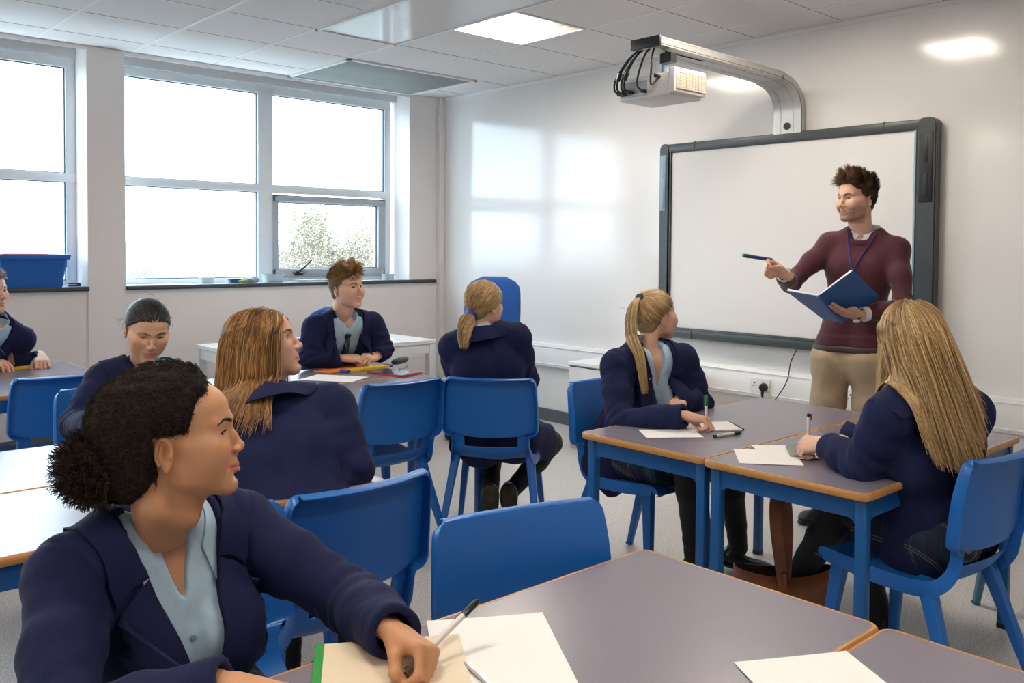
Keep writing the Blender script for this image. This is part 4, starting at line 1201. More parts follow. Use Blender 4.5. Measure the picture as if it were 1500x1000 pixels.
    sk = np.array(skin); C = np.tile(sk, (len(Vv), 1))
    def blend(mask, col):
        nonlocal C
        m = np.clip(mask, 0, 1)[:, None]; C = C*(1-m)+np.array(col)*m
    def sd(a, b):   # distance to segment on x-z, mirrored
        p = np.stack([ax, z], 1); a, b = np.array(a), np.array(b); t = np.clip(((p-a)@(b-a))/((b-a)@(b-a)), 0, 1); return np.linalg.norm(p-a-t[:, None]*(b-a), axis=1)
    front = y > .05
    blush = sk*np.array(hp.get('blush', (1.10, .80, .78)))
    blend(np.exp(-((ax-.040)**2+(z+.030)**2)/.016**2)*.5*front, blush)
    blend(np.exp(-((ax)**2+(z+.034)**2+(y-.105)**2)/.012**2)*.5, blush)
    ear = np.clip(1.3-np.sqrt(((y+.016)/.022)**2+((z+.014)/.032)**2), 0, 1)*np.clip((ax-.066*fw)/.006, 0, 1); blend(ear*.35, sk*np.array((1.1, .78, .72)))
    lip = hp.get('lipcol', sk*np.array((1.0, .52, .52)))
    d1 = np.minimum(sd((.003, -.0645), (.0215*lw, -.0670+.0065*sm))-.0036*lf, sd((0, -.0738-.0035*mo), (.019*lw, -.0690+.0060*sm))-.0046*lf)
    blend((1-np.clip((d1+.0008)/.0016, 0, 1))*(y > .066), lip)
    if hp.get('stubble'):
        st = np.clip(((-.040+.3*np.clip(ax-.03, -.01, .04))-z)/.018, 0, 1)*(y > -.012)*(z > -.125)*np.clip((y-.0+.02)/.03, 0, 1)
        st = st*(d1 > .002); blend(st*(.34+.30*(np.sin(x*900)*np.sin(z*1100)*np.sin(y*1000) > -.2)*.5), np.array((.10, .055, .03)))
    br = hp.get('brow', (.10, .06, .03)); bt = hp.get('browt', .0026)
    # crease tone round the eye
    de = np.sqrt(((ax-.0315)/.0165)**2+((z-.002)/.0090)**2); blend(np.clip(1.25-de, 0, 1)*.30*front, sk*np.array((.74, .60, .60)))
    out = [(Vv, F, C)]
    # brows: short hairs lying on the ridge
    tree_ = Vv[(y > .055) & (z > .008) & (z < .036) & (ax < .058)]
    rng = np.random.default_rng(3); nbz = hp.get('brown', 150); A = []
    for q in (-1, 1):
        u = rng.random(nbz); bx_ = .0125+u*.0375; bz_ = .0165+.0075*np.sin(np.clip(u*1.25, 0, 1)*PI*.62)-.0045*np.clip(u-.6, 0, 1)*2.5+(rng.random(nbz)-.5)*2*bt*(1-.75*u**2)
        for a_, b_ in zip(bx_, bz_):
            t_ = tree_[np.argmin((tree_[:, 0]-q*a_)**2+(tree_[:, 2]-b_)**2)]
            p0 = np.array((q*a_, t_[1]+.0002, b_)); dr = np.array((q*.85, -.25-.5*(a_-.012)/.04, .45-.75*(a_-.012)/.04)); A.append([p0, p0+dr*.0022+(0, .0006, 0), p0+dr*.0046+(0, .0001, 0)])
    A = np.array(A); out.append(strands(A, np.array([[.00045, .0004, .0002]]), np.tile(np.array(br), (len(A), 1))))
    gz = nrm(hp.get('gaze', (0, 1, 0)))
    for q in (-1, 1):
        c = V3(q*.0315, .0642, .0005); W, Fs, th = uvsphere(c, .0131, 28, 36, gz)
        E = np.tile(np.array((.66, .63, .61)), (len(W), 1)); E[th < .47] = hp.get('iris', (.05, .03, .02)); E[th < .22] = (.005, .005, .005); out.append((W, Fs, E))
        # lash lines follow the opening
        t = np.linspace(-1, 1, 16); zz = .0005+(.0052*op+.0004)*np.sqrt(np.maximum(0, 1-t*t)); xx = t*.0138
        yy = .0640+np.sqrt(np.maximum(.0154**2-xx**2-(zz-.0005)**2, 0))-.0004
        out.append(strands(np.stack([q*.0315+xx, yy, zz], 1)[None], .0007*(1-.4*np.abs(t))[None]*hp.get('lashr', 1.0), np.array([hp.get('lash', (.02, .012, .01))]), 4))
        tl = np.linspace(-.9, .95, 13); zz = .0006+(.0052*op+.0004)*np.sqrt(1-tl*tl); xx = tl*.0138; yy = .0640+np.sqrt(.0154**2-xx**2-(zz)**2)
        b0 = np.stack([q*.0315+xx, yy, zz], 1); dn = -.5*(1-min(op, 1)); ds = np.stack([q*tl*.35*np.ones(13)*1.0, np.ones(13), .25+0*tl+dn*1.5], 1)
        out.append(strands(np.stack([b0, b0+ds*.0030, b0+ds*.0055+(0, 0, .0016)], 1), np.array([[.00040, .00032, .00012]])*hp.get('lashr', 1.0), np.tile(np.array(hp.get('lash', (.02, .012, .01))), (13, 1))))
    if mo:
        t = np.linspace(-1, 1, 12); top = np.stack([t*.0150*lw, ly-.0015-.010*np.abs(t)**2, -.0660+.006*sm*t*t], 1)
        bot = top.copy(); bot[:, 2] -= .0058*mo
        out.append((np.vstack([top, bot]), np.array([(i, i+1, 13+i, 12+i) for i in range(11)]), (.70, .68, .63)))
    return out

HPG = dict(face=.97, jaw=.92, lips=1.0, nose=.9, nosew=.9, brow=(.16, .10, .05), iris=(.10, .13, .16), jawz=.004)
BUN = dict(lips=1.4, lipw=.95, smile=.45, nose=.82, nosew=1.12, nose_up=.0015, open=.55, brow=(.02, .010, .007), browt=.0030, brown=260, iris=(.03, .015, .01), lipcol=(.48, .16, .12), blush=(1.1, .82, .75), chin=.002, face=.97, jaw=.93, lipy=.0035, gaze=(.3, 1, -.10), lashr=1.3, jawz=.004)
# ---- hand -------------------------------------------------------------------
def build_hand(side, curls, thumb=None, vox=.0026, spread=(3, 0, -3, -7), scale=1.0, fore=.045, wrad=.024):
    """side +1 right, -1 left. local: z along the hand, palm faces -y, thumb on +x*side"""
    s = Field((-.075, -.10, -fore-.01), (.075, .05, .21), vox); sx = side
    base = [(.029, 0, .088), (.0095, .002, .092), (-.0095, .0, .087), (-.027, -.003, .078)]
    Ls = [(.043, .026, .021), (.047, .030, .022), (.044, .028, .022), (.034, .021, .019)]; rr = [.0088, .0090, .0086, .0076]
    for b, r in zip(base, (.0125, .0125, .0122, .0115)):
        s.cap((sx*b[0]*.55, 0, .012), (sx*b[0], b[1]-.003, b[2]-.006), .0150, r, .010)
    s.ell((sx*.0, -.006, .05), (.034, .0135, .042), .012)
    s.cap((sx*.012, -.008, .022), (sx*.026, -.012, .048), .015, .015, .012)
    s.chain([(0, 0, -fore-.02), (0, 0, -.03), (0, 0, .0), (0, 0, .02)], [wrad*1.08, wrad*.96, wrad*.86, wrad*.85], .012, flat=((0, 1, 0), .72))
    tips = []
    for i in range(4):
        p = V3(sx*base[i][0], base[i][1], base[i][2]); a = 0; sp = math.radians(spread[i])*sx
        for j in range(3):
            a += math.radians(curls[i][j]); d = V3(math.sin(sp)*math.cos(a), -math.sin(a), math.cos(sp)*math.cos(a)); q = p+d*Ls[i][j]
            s.cap(p, q, rr[i]*(1.02, .96, .88)[j], rr[i]*(.98, .90, .78)[j], .0045 if j else .006); p = q
        tips.append(p)
    th = thumb or [(.040, -.018, .052), (.054, -.030, .080), (.050, -.040, .105)]
    pts = [V3(sx*.014, -.008, .012)]+[V3(sx*a, b, c) for a, b, c in th]
    s.cap(pts[0], pts[1], .0150, .0128, .008); s.cap(pts[1], pts[2], .0112, .0102, .005); s.cap(pts[2], pts[3], .0103, .0085, .004); tips.append(pts[3])
    Vv, F = s.mesh(); Vv = relax(Vv, F, 1, .4)
    return Vv*scale, F, [t*scale for t in tips]

def hand_world(hand, wrist, d, palm, skin):
    Vv, F, tips = hand
    z = nrm(d); y = nrm(-np.array(palm)+z*float(np.dot(palm, z))); x = np.cross(y, z); R = np.stack([x, y, z], 1)
    C = np.tile(np.array(skin), (len(Vv), 1))
    # pinker knuckles and fingertips
    zz = Vv[:, 2]; C = C*(1-.10*np.clip((zz-.09)/.05, 0, 1)[:, None]*np.array((0, 1.6, 1.6)))
    for t in tips:
        dd = np.linalg.norm(Vv-t, axis=1); C = C*(1-.16*np.clip(1-dd/.013, 0, 1)[:, None]*np.array((-.2, 1, 1)))
    return Vv@R.T+np.array(wrist), F, C, R, [R@t+np.array(wrist) for t in tips]

RELAX = [(25, 30, 15), (28, 32, 18), (30, 34, 20), (34, 36, 20)]
FIST = [(60, 75, 40), (65, 80, 45), (68, 82, 45), (70, 82, 45)]
GRIP = [(48, 48, 22), (58, 66, 30), (62, 78, 40), (64, 82, 45)]
GRIPT = [(.036, -.022, .050), (.042, -.046, .070), (.030, -.064, .088)]

# ---- clothed torso ------------------------------------------------------------
def inpoly(px, pz, poly):
    """signed distance to polygon edges (negative inside)"""
    d = None; n = len(poly); ins = np.zeros(np.broadcast(px, pz).shape, bool)
    for i in range(n):
        ax_, az = poly[i]; bx_, bz = poly[(i+1) % n]; ex, ez = bx_-ax_, bz-az
        wx, wz = px-ax_, pz-az; t = np.clip((wx*ex+wz*ez)/(ex*ex+ez*ez), 0, 1); q = (wx-t*ex)**2+(wz-t*ez)**2
        d = q if d is None else np.minimum(d, q)
        c = ((az > pz) != (bz > pz)) & (px < (bx_-ax_)*(pz-az)/((bz-az) if bz != az else 1e-9)+ax_); ins ^= c
    return np.where(ins, -1, 1)*np.sqrt(d)

class Copy:
    """a frozen field that can be sampled"""
    def __init__(s, F): s.lo, s.h, s.n, s.D = F.lo, F.h, F.n, F.D.copy()
    def at(s, W):
        q = (W-s.lo)/s.h; i = np.clip(np.floor(q).astype(int), 0, s.n-2); f = np.clip(q-i, 0, 1); D = s.D; o = 0
        for a in (0, 1):
            for b in (0, 1):
                for c in (0, 1):
                    o = o+D[i[:, 0]+a, i[:, 1]+b, i[:, 2]+c]*(f[:, 0] if a else 1-f[:, 0])*(f[:, 1] if b else 1-f[:, 1])*(f[:, 2] if c else 1-f[:, 2])
        return o
    def grad(s, W):
        e = s.h; g = np.stack([s.at(W+np.eye(3)[k]*e)-s.at(W-np.eye(3)[k]*e) for k in range(3)], 1); return g/(np.linalg.norm(g, axis=1)[:, None]+1e-9)

class Person:
    """J: joints in world metres. Everything is modelled where it stands."""
    def __init__(s, J, **k):
        s.J = {a: V3(b) for a, b in J.items()}; s.k = k
        J = s.J; s.sc = k.get('sc', 1.0)
        s.up = nrm(J['neck']-J['pelvis']); r = J['rsh']-J['lsh']; r = r-s.up*float(r@s.up); s.r = nrm(r); s.f = np.cross(s.up, s.r)
        s.T = np.stack([s.r, s.f, s.up], 1)
    def loc(s, x, y, z):
        p = s.J['neck']; X, Y, Z = x-p[0], y-p[1], z-p[2]
        r, f, u = s.r, s.f, s.up
        return X*r[0]+Y*r[1]+Z*r[2], X*f[0]+Y*f[1]+Z*f[2], X*u[0]+Y*u[1]+Z*u[2]
    def w(s, x, y, z): return s.J['neck']+s.T@V3(x, y, z)
    def torso(s, F, g=0.0, hem=.0, k=.045):
        """torso solid grown by g; hem extends below the pelvis"""
        J = s.J; wd = s.k.get('wd', 1.0); L = float(np.linalg.norm(J['neck']-J['pelvis'])); fl = (s.f, .66); b = s.k.get('bust', 0)
        sw = float(np.linalg.norm(J['rsh']-J['lsh']))/2
        shz = float(((J['rsh']+J['lsh'])/2-J['neck'])@s.up)
        ctr = s.w(0, 0, 0); mid = (J['rsh']+J['lsh'])/2
        F.cap(J['lsh']*.86+mid*.14, J['rsh']*.86+mid*.14, .053+g, .053+g, k, flat=(s.f, .98))
        for q in 'lr': F.cap(s.w(0, -.012, .0)*.62+J[q+'sh']*.38+s.up*.004, J[q+'sh']+s.up*.012, .036+g, .040+g, .03)
        zz_ = -.01 if g > -.01 else -.045; F.cap(s.w(-.04*wd, -.01, zz_), s.w(.04*wd, -.01, zz_), .050+g, .050+g, .05)
        F.cap(s.w(-.055*wd, .0, shz-.10), s.w(.055*wd, .0, shz-.10), .098*wd+g, .098*wd+g, k, flat=(s.f, .90))
        F.cap(s.w(-.05*wd, .0, shz-.13), s.w(-.04*wd, .0, -L*.62), .096*wd+g, .080*wd+g, k, flat=(s.f, .88))
        F.cap(s.w(.05*wd, .0, shz-.13), s.w(.04*wd, .0, -L*.62), .096*wd+g, .080*wd+g, k, flat=(s.f, .88))
        F.cap(s.w(-.05*wd, .0, -L*.62), s.w(-.07*wd, .0, -L), .080*wd+g, .098*wd+g+hem*.1, k, flat=(s.f, .92))
        F.cap(s.w(.05*wd, .0, -L*.62), s.w(.07*wd, .0, -L), .080*wd+g, .098*wd+g+hem*.1, k, flat=(s.f, .92))
        if b:
            for q in (-1, 1): F.ell(s.w(q*.072, .078+b, shz-.155), (.058+g, .05+g, .06+g), .045)
        if s.k.get('back'): pass
    def arms(s, F, g=0.0, k=.035, cut=.0, sleeve=1.0):
        J = s.J
        for q in 'lr':
            sh, el, wr = J[q+'sh'], J[q+'el'], J[q+'wr']; e = wr+(el-wr)*cut
            a = .050*sleeve; m = sh+(el-sh)*.45
            F.chain([sh, m, el], [.055*sleeve+g, a*.98+g, a-.003+g], k); F.chain([el, el+(e-el)*.5, e], [a-.003+g, a*.90+g, a*.74+g], .02)
    def bbox(s, names, pad):
        P = np.array([s.J[n] for n in names]); return P.min(0)-pad, P.max(0)+pad

    # -- skin: one body -------------------------------------------------------
    def body(s, label, skin, head, headpos, headR, hands, vox=.0024, hscale=1.0):
        J = s.J; parts = []
        nb = headR.T@(s.w(0, -.006, -.075)-headpos)/hscale
        head = dict(head); head['neck'] = tuple(nb)
        for p in build_head(head, skin, vox): parts.append(((p[0]*hscale)@headR.T+headpos, p[1], p[2]))
        # torso, arms and thighs under the clothes
        lo, hi = s.bbox(['neck', 'pelvis', 'lsh', 'rsh', 'lel', 'rel', 'lwr', 'rwr', 'lkn', 'rkn', 'lhip', 'rhip', 'lank', 'rank'], .20); F = Field(lo, hi, .013)
        s.torso(F, -.013); s.cap_neck(F, headpos); F.cap(s.w(0, -.01, -.05), s.w(0, .045, -.13), .040, .030, .03); F.ell(s.w(0, -.004, -.084), (.068, .046, .040), .03, 'add', R=s.T)
        for q in 'lr':
            F.chain([J[q+'sh'], J[q+'el'], J[q+'wr']], [.040, .033, .021], .03)
            F.chain([J[q+'hip'], J[q+'kn'], J[q+'ank']], [.062, .042, .030], .03)
        Vv, Fc = F.mesh(); Vv = relax(Vv, Fc, 1); parts.append((Vv, Fc, skin))
        s.R = {}; s.tips = {}
        for q, h in hands.items():
            W = hand_world(h['hand'], J[q+'wr'], h['dir'], h['palm'], skin); parts.append(W[:3]); s.R[q] = W[3]; s.tips[q] = W[4]
        me = mesh_np('person', parts); o = obj('person', me, m_skin); tag(o, label, 'person'); s.o = o
        s.hp, s.hR, s.hs = np.array(headpos), headR, hscale
        return o
    def cap_neck(s, F, hp):
        F.cap(s.w(0, -.012, -.10), s.w(0, -.012, -.02)*.6+hp*.4, .038, .034, .02)
    def part(s, name, F, m, rel=1, iso=0, lam=.5):
        Vv, Fc = F.mesh(iso); Vv = relax(Vv, Fc, rel, lam)
        return obj(name, mesh_np(name, [(Vv, Fc)]), m, s.o)

    def jacket(s, vox=.006, V=(.048, .36), open_=1.0, cuff=.0, hem=.0, x0=0.0, fold=1.0, lapel=True, m=None, skirt_hem=.10):
        J = s.J; lo, hi = s.bbox(['neck', 'pelvis', 'lsh', 'rsh', 'lel', 'rel', 'lwr', 'rwr'], .17); lo = lo-np.array((0, 0, .02))
        for a_, b_, ra, rb in s.k.get('tails', ()): lo = np.minimum(lo, np.minimum(a_, b_)-ra-.03); hi = np.maximum(hi, np.maximum(a_, b_)+ra+.03)
        F = Field(lo, hi, vox)
        s.torso(F, .016, hem)
        # skirts of the blazer over the seat
        if skirt_hem: 
            for q in (-1, 1): F.cap(s.w(q*.07, -.01, -float(np.linalg.norm(J['neck']-J['pelvis']))*.85), J['pelvis']+s.r*q*.085-V3(0, 0, .05)+s.f*.01, .105, .112, .05)
        for a_, b_, ra, rb in s.k.get('tails', ()): F.cap(a_, b_, ra, rb, .05)
        s.arms(F, .008)
        nz = float(np.linalg.norm(J['neck']-J['pelvis']))
        all_ = (slice(None),)*3; x, y, z = F.coords(all_)
        X, Y, Zl = s.loc(x, y, z)
        # folds
        D = F.D; D += (.0022*fold)*wav(x, y, z, 42, 1)+(.0012*fold)*wav(x, y, z, 95, 2)
        for q in 'lr':      # creases gather at the elbow and the armpit
            el = J[q+'el']; sh = J[q+'sh']; ax = nrm(J[q+'wr']-sh)
            d2 = (x-el[0])**2+(y-el[1])**2+(z-el[2])**2; t = (x-el[0])*ax[0]+(y-el[1])*ax[1]+(z-el[2])*ax[2]
            D += .0052*fold*np.exp(-d2/.075**2)*np.sin(t*150+2.2*wav(x, y, z, 22, 3)+1)
            a2 = nrm(el-sh); c = sh+a2*.09; d2 = (x-c[0])**2+(y-c[1])**2+(z-c[2])**2; t = (x-c[0])*a2[0]+(y-c[1])*a2[1]+(z-c[2])*a2[2]
            D += .0034*fold*np.exp(-d2/.08**2)*np.sin(t*105+2.0*wav(x, y, z, 18, 4))
            # shoulder seam
            c = sh*.93+(J['lsh']+J['rsh'])/2*.07; t = (x-c[0])*a2[0]+(y-c[1])*a2[1]+(z-c[2])*a2[2]; sp = nrm(nrm(sh-(J['lsh']+J['rsh'])/2)+a2*.6)
            t = (x-c[0])*sp[0]+(y-c[1])*sp[1]+(z-c[2])*sp[2]; d2 = (x-c[0])**2+(y-c[1])**2+(z-c[2])**2
            D += .0028*np.exp(-((t-.012)/.004)**2)*(d2 < .12**2)-.0022*np.exp(-((t+.004)/.012)**2)*(d2 < .12**2)
        # centre back seam
        D += .0018*np.exp(-(X/.0035)**2)*(Y < -.02)
        nk = s.k.get('nr', .056); rho = np.sqrt(X*X+(Y+.015)**2); s.j0 = Copy(F)
        # V opening
        hw, dep = V; Xc = X-x0
        if open_:
            wv = hw+.012-(hw)*np.clip(-Zl/dep, 0, 1)**1.0
            wv = np.where(-Zl > dep, .004+open_*.25*np.maximum(0, -Zl-dep), wv)
            cutv = np.maximum(np.abs(Xc)-wv, -(Y-.005)); D[:] = np.maximum(D, -cutv)
        D[:] = np.maximum(D, -(np.maximum(rho-(nk+.010), -(Zl+.025+.9*Y))))
        # hollow cuffs
        for q in 'lr':
            wr, el = J[q+'wr'], J[q+'el']; ax = nrm(wr-el); F.cap(wr+ax*.03, wr-ax*.055, .0305, .0290, .004, 'sub')
            e = wr-ax*cuff; t = (x-e[0])*ax[0]+(y-e[1])*ax[1]+(z-e[2])*ax[2]; d2 = (x-e[0])**2+(y-e[1])**2+(z-e[2])**2-t*t
            F.D[:] = np.where((d2 < .075**2) & (t < .10) & (t > -.05), np.maximum(F.D, t), F.D)
        if s.k.get('cutz'):    # jacket stops above the seat
            F.D[:] = np.maximum(F.D, (s.k['cutz']-z)*np.ones_like(F.D))
        s.jk = F
        o = s.part('blazer', F, m or m_navy, 2, lam=.3)
        if lapel: s.tailoring(o, hw, dep, nk, m or m_navy)
        if s.k.get('crest'): s.pocket(o, m or m_navy)
        return o

    def surfY(s, G, X, Z, y0=.30, y1=-.12):
        Y = np.full(len(X), np.nan); ys = np.arange(y0, y1, -.0025); prev = None
        for yy in ys:
            W = s.J['neck']+np.stack([X, np.full(len(X), yy), Z], 1)@s.T.T; d = G.at(W); hit = np.isnan(Y) & (d < 0)
            Y[hit] = yy+.0025*np.clip(d[hit]/np.minimum(d[hit]-(prev[hit] if prev is not None else .001), -1e-6), 0, 1); prev = d
        return np.where(np.isnan(Y), .08, Y)
    def sheet(s, name, G, rows, off, m, parent, th=.003, nv=None, it=6, sub=0):
        """rows: (R,C,3) torso-local grid laid over the solid G"""
        R_, C_, _ = rows.shape; W = s.J['neck']+rows.reshape(-1, 3)@s.T.T
        o_ = off if np.ndim(off) else np.full(len(W), off)
        for _ in range(it):
            d = G.at(W); g = G.grad(W); mv = np.where(d < o_, np.minimum(o_-d, .02), 0); W = W+g*mv[:, None]
        W = W.reshape(R_, C_, 3)
        for _ in range(2):
            I = W[1:-1, 1:-1]*.5+.125*(W[:-2, 1:-1]+W[2:, 1:-1]+W[1:-1, :-2]+W[1:-1, 2:]); W[1:-1, 1:-1] = I
        k = (np.arange(R_-1)[:, None]*C_+np.arange(C_-1)[None]).ravel(); Fq = np.stack([k, k+1, k+C_+1, k+C_], 1)
        o = obj(name, mesh_np(name, [(W.reshape(-1, 3), Fq)]), m, parent); q = o.modifiers.new('s', 'SOLIDIFY'); q.thickness = th; q.offset = 0; b = o.modifiers.new('b', 'BEVEL'); b.width = .0009; b.segments = 2; b.limit_method = 'ANGLE'
        return o
    def tailoring(s, par, hw, dep, nk, m):
        G = s.j0
        for q in (-1, 1):
            nV, nU = 34, 12; v = np.linspace(0, 1, nV)
            zi = -.050-(dep-.055)*v; xi = np.maximum(.004, hw+.006-hw*np.clip(-zi/dep, 0, 1))
            oc = spline([(hw+.066, -.100), (hw+.058, -.155), (hw*.55+.052, -.235), (hw*.2+.036, -.315), (.014, -dep-.004)], nV)
            rows = []
            for i in range(nV):
                u = np.linspace(0, 1, nU); x = (xi[i]*(1-u)+oc[i, 0]*u); z = zi[i]*(1-u)+oc[i, 1]*u; y = s.surfY(G, q*x, z); rows.append(np.stack([q*x, y, z], 1))
            rows = np.array(rows); u = np.linspace(0, 1, nU)[None]; off = (.0075+.0055*np.sin(np.clip((1-u)*1.0, 0, 1)*PI)*1.0*(1-v[:, None]*.8)+0*v[:, None]).ravel()
            s.sheet('lapel', G, rows, off, m, par, th=.0032)
        # collar: front ends on the chest, stand round the neck
        t = np.linspace(-1, 1, 49); K = np.array([0, .22, .45, .70, .86, 1.0]); a = np.abs(t)
        def cv(P): S_ = spline(P, 101); return S_[np.clip((a*100).astype(int), 0, 100)]
        yi = float(s.surfY(G, np.array([hw*.93]), np.array([-.046]))[0]); yo = float(s.surfY(G, np.array([hw+.052]), np.array([-.080]))[0]); r0 = nk+.022
        inn = cv([(0, -.015-r0*1.02, .050), (r0*.62, -.015-r0*.82, .047), (r0, -.020, .036), (r0*1.02, .022, .012), (hw*.93, yi, -.048)])
        out = cv([(0, -.015-r0*1.35-.020, -.018), (r0*.85, -.015-r0*1.2-.012, -.016), (r0+.062, -.020, -.02), (r0+.060, .030, -.035), (hw+.054, yo, -.082)])
        sg = np.sign(t)[:, None]*np.array([1, 0, 0])+np.array([0, 1, 1]); inn = inn*sg; out = out*sg
        W_ = np.linspace(0, 1, 9)[None, :, None]; rows = inn[:, None]*(1-W_)+out[:, None]*W_
        up = np.sin(W_*PI)*np.array([0, 0, .008]); s.sheet('collar', G, rows+up, .0065, m, par, th=.0032)
    def pocket(s, par, m, xc=-.112, zc=-.225, w=.085, crest=True, tilt=.12):
        G = s.j0; u = np.linspace(-.5, .5, 10); rows = []
        for dz in (.012, .004, -.004, -.010): rows.append(np.stack([xc+u*w, s.surfY(G, xc+u*w, zc+dz-tilt*u*w), zc+dz-tilt*u*w], 1))
        s.sheet('breast_pocket', G, np.array(rows), .0045, m, par, th=.003)
        if crest:
            rows = []; cw = np.array([.020, .024, .026, .025, .021, .012, .002]); zz = zc-.030-np.linspace(0, .034, 7)
            for z_, c_ in zip(zz, cw): xx = xc+np.linspace(-.5, .5, 7)*c_; rows.append(np.stack([xx, s.surfY(G, xx, np.full(7, z_)), np.full(7, z_)], 1))
            o = s.sheet('crest', G, np.array(rows), .0035, m_crest, par, th=.0015); o['label'] = 'small pale embroidered crest'
    def shirt_collar(s, par, nk, m, closed):
        G = s.s0
        for q in (-1, 1):
            t = np.linspace(0, 1, 26)
            def cv(P): S_ = spline(P, 101); return S_[np.clip((t*100).astype(int), 0, 100)]
            f0 = (.010, -.006) if closed else (.046, -.030); f1 = (.048, -.078) if closed else (.066, -.104)
            yi = float(s.surfY(G, np.array([f0[0]]), np.array([f0[1]]))[0]); yo = float(s.surfY(G, np.array([f1[0]]), np.array([f1[1]]))[0])
            if closed: yi = max(yi, nk-.010)
            r0 = nk+.007
            inn = cv([(0, -.015-r0, .058), (r0*.72, -.015-r0*.7, .054), (r0, .0, .036), (r0*.80 if closed else r0*.95, .032, .014), (f0[0], yi, f0[1])])
            out = cv([(0, -.015-r0-.010, .018), (r0*.78, -.015-r0*.8-.006, .016), (r0+.016, .0, .0), (r0+.018, .036, -.030), (f1[0], yo, f1[1])])
            inn[:, 0] *= q; out[:, 0] *= q; W_ = np.linspace(0, 1, 7)[None, :, None]; rows = inn[:, None]*(1-W_)+out[:, None]*W_
            s.sheet('collar', G, rows, .0035, m, par, th=.0022)
    def shirt(s, vox=.006, m=None, collar=True, placket=True, g=.003, name='shirt', cuffs=False, zmin=.42):
        J = s.J; lo, hi = s.bbox(['neck', 'lsh', 'rsh'], .16); b = s.w(0, 0, -zmin); lo = np.minimum(lo, b-.14); hi = np.maximum(hi, b+.14); F = Field(lo, hi, vox)
        s.torso(F, g); x, y, z = F.coords((slice(None),)*3); X, Y, Zl = s.loc(x, y, z); D = F.D
        D += .0020*wav(x, y, z, 50, 5)+.0012*wav(x, y, z, 100, 6)
        nk = s.k.get('nr', .056); rho = np.sqrt(X*X+(Y+.015)**2)
        if collar == 2 and g > -.002: F.cap(s.w(0, -.005, -.010), s.w(0, .034, -.10), .058, .056, .03)
        s.s0 = Copy(F)
        if True:     # neck opening
            wv = (.034*np.clip(1+Zl/.115, 0, 1) if collar != 2 else .016*np.clip(1+(Zl-.02)/.03, 0, 1)); cutv = np.maximum(np.abs(X)-wv, -(Y-.005)); D[:] = np.maximum(D, -cutv*(1.0)) if True else D
        D[:] = np.maximum(D, -(np.maximum(rho-(nk-.001), -(Zl+(.025+.9*Y if collar != 2 else -.005+.35*Y)))))
        if placket: D -= .0016*(np.abs(X-.004) < .014)*(Y > 0)*(Zl < -.10)
        F.D[:] = np.maximum(F.D, -(Zl+zmin))
        s.sf = F
        o = s.part(name, F, m or m_shirt, 2, lam=.35); s.shirt_collar(o, nk, m or m_shirt, collar == 2)
        return o
    def onchest(s, x, z, off=0):
        """point on the shirt front at torso-local x,z"""
        F = s.sf; best = None
        for y in np.linspace(.25, -.02, 110):
            p = s.w(x, y, z); i = np.round((p-F.lo)/F.h).astype(int)
            if np.any(i < 0) or np.any(i >= F.n): continue
            if F.D[tuple(i)] < 0: return s.w(x, y+off, z)
        return s.w(x, .11+off, z)
    def buttons(s, zs, m, parent=None):
        for zz in zs:
            p = s.onchest(.004, zz, .0035); bm = bmesh.new(); n = s.f
            tube(bm, [p-n*.003, p+n*.0012, p+n*.002], [.0058, .0058, .0048], 14)
            obj('button', bm, m, s.o, 40)
    def tie(s, m, zs=(-.018, -.40)):
        K = np.linspace(zs[0]-.03, zs[1], 14); bm = bmesh.new(); prev = None
        rows = []
        for i, zz in enumerate(K):
            w_ = .015+.022*min(1, i/10.); c = s.onchest(.002, zz, .011)
            rows.append([bm.verts.new(c+s.r*w_*u+s.f*(.004*(1-u*u)-.003)) for u in (-1, -.5, 0, .5, 1)])
        for a, b in zip(rows, rows[1:]):
            for j in range(4): bm.faces.new((a[j], a[j+1], b[j+1], b[j]))
        bmesh.ops.recalc_face_normals(bm, faces=bm.faces)
        o = obj('tie', bm, m, s.o, 180); q = o.modifiers.new('s', 'SOLIDIFY'); q.thickness = .004
        bm = bmesh.new(); p = s.onchest(.002, zs[0]-.012, .008)
        tube(bm, [p+s.up*.016, p+s.up*.010, p-s.up*.010, p-s.up*.020], [.016, .020, .016, .012], 12, flat=.5, up=tuple(s.f)); obj('tie_knot', bm, m, o, 60)
        return o
    def legs(s, m, name, r=(.088, .060, .040), flare=None, vox=.008, fold=.5, hips=True):
        J = s.J; lo, hi = s.bbox(['lhip', 'rhip', 'lkn', 'rkn', 'lank', 'rank', 'pelvis'], .13); F = Field(lo, hi, vox)
        for q in 'lr':
            h_, k_, a_ = J[q+'hip'], J[q+'kn'], J[q+'ank']; c = k_+(a_-k_)*.33-nrm(np.cross(np.cross(a_-k_, k_-h_), a_-k_))*-.008
            F.chain([h_, h_+(k_-h_)*.5, k_], [r[0], r[0]*.88, r[1]], .03)
            F.chain([k_, c, a_], [r[1]*.98, r[1]*.92 if flare is None else flare[0], r[2] if flare is None else flare[1]], .02)
        if hips: F.cap(J['lhip'], J['rhip'], .098, .098, .05)
        if fold:
            x, y, z = F.coords((slice(None),)*3); F.D += .0035*fold*wav(x, y, z, 40, 7)
            for q in 'lr':
                for c, w_ in ((J[q+'kn'], 1), (J[q+'ank']*.8+J[q+'kn']*.2, .8)): d2 = (x-c[0])**2+(y-c[1])**2+(z-c[2])**2; F.D += .004*fold*w_*np.exp(-d2/.08**2)*np.sin(z*110+2*wav(x, y, z, 20, 3))
        return s.part(name, F, m)
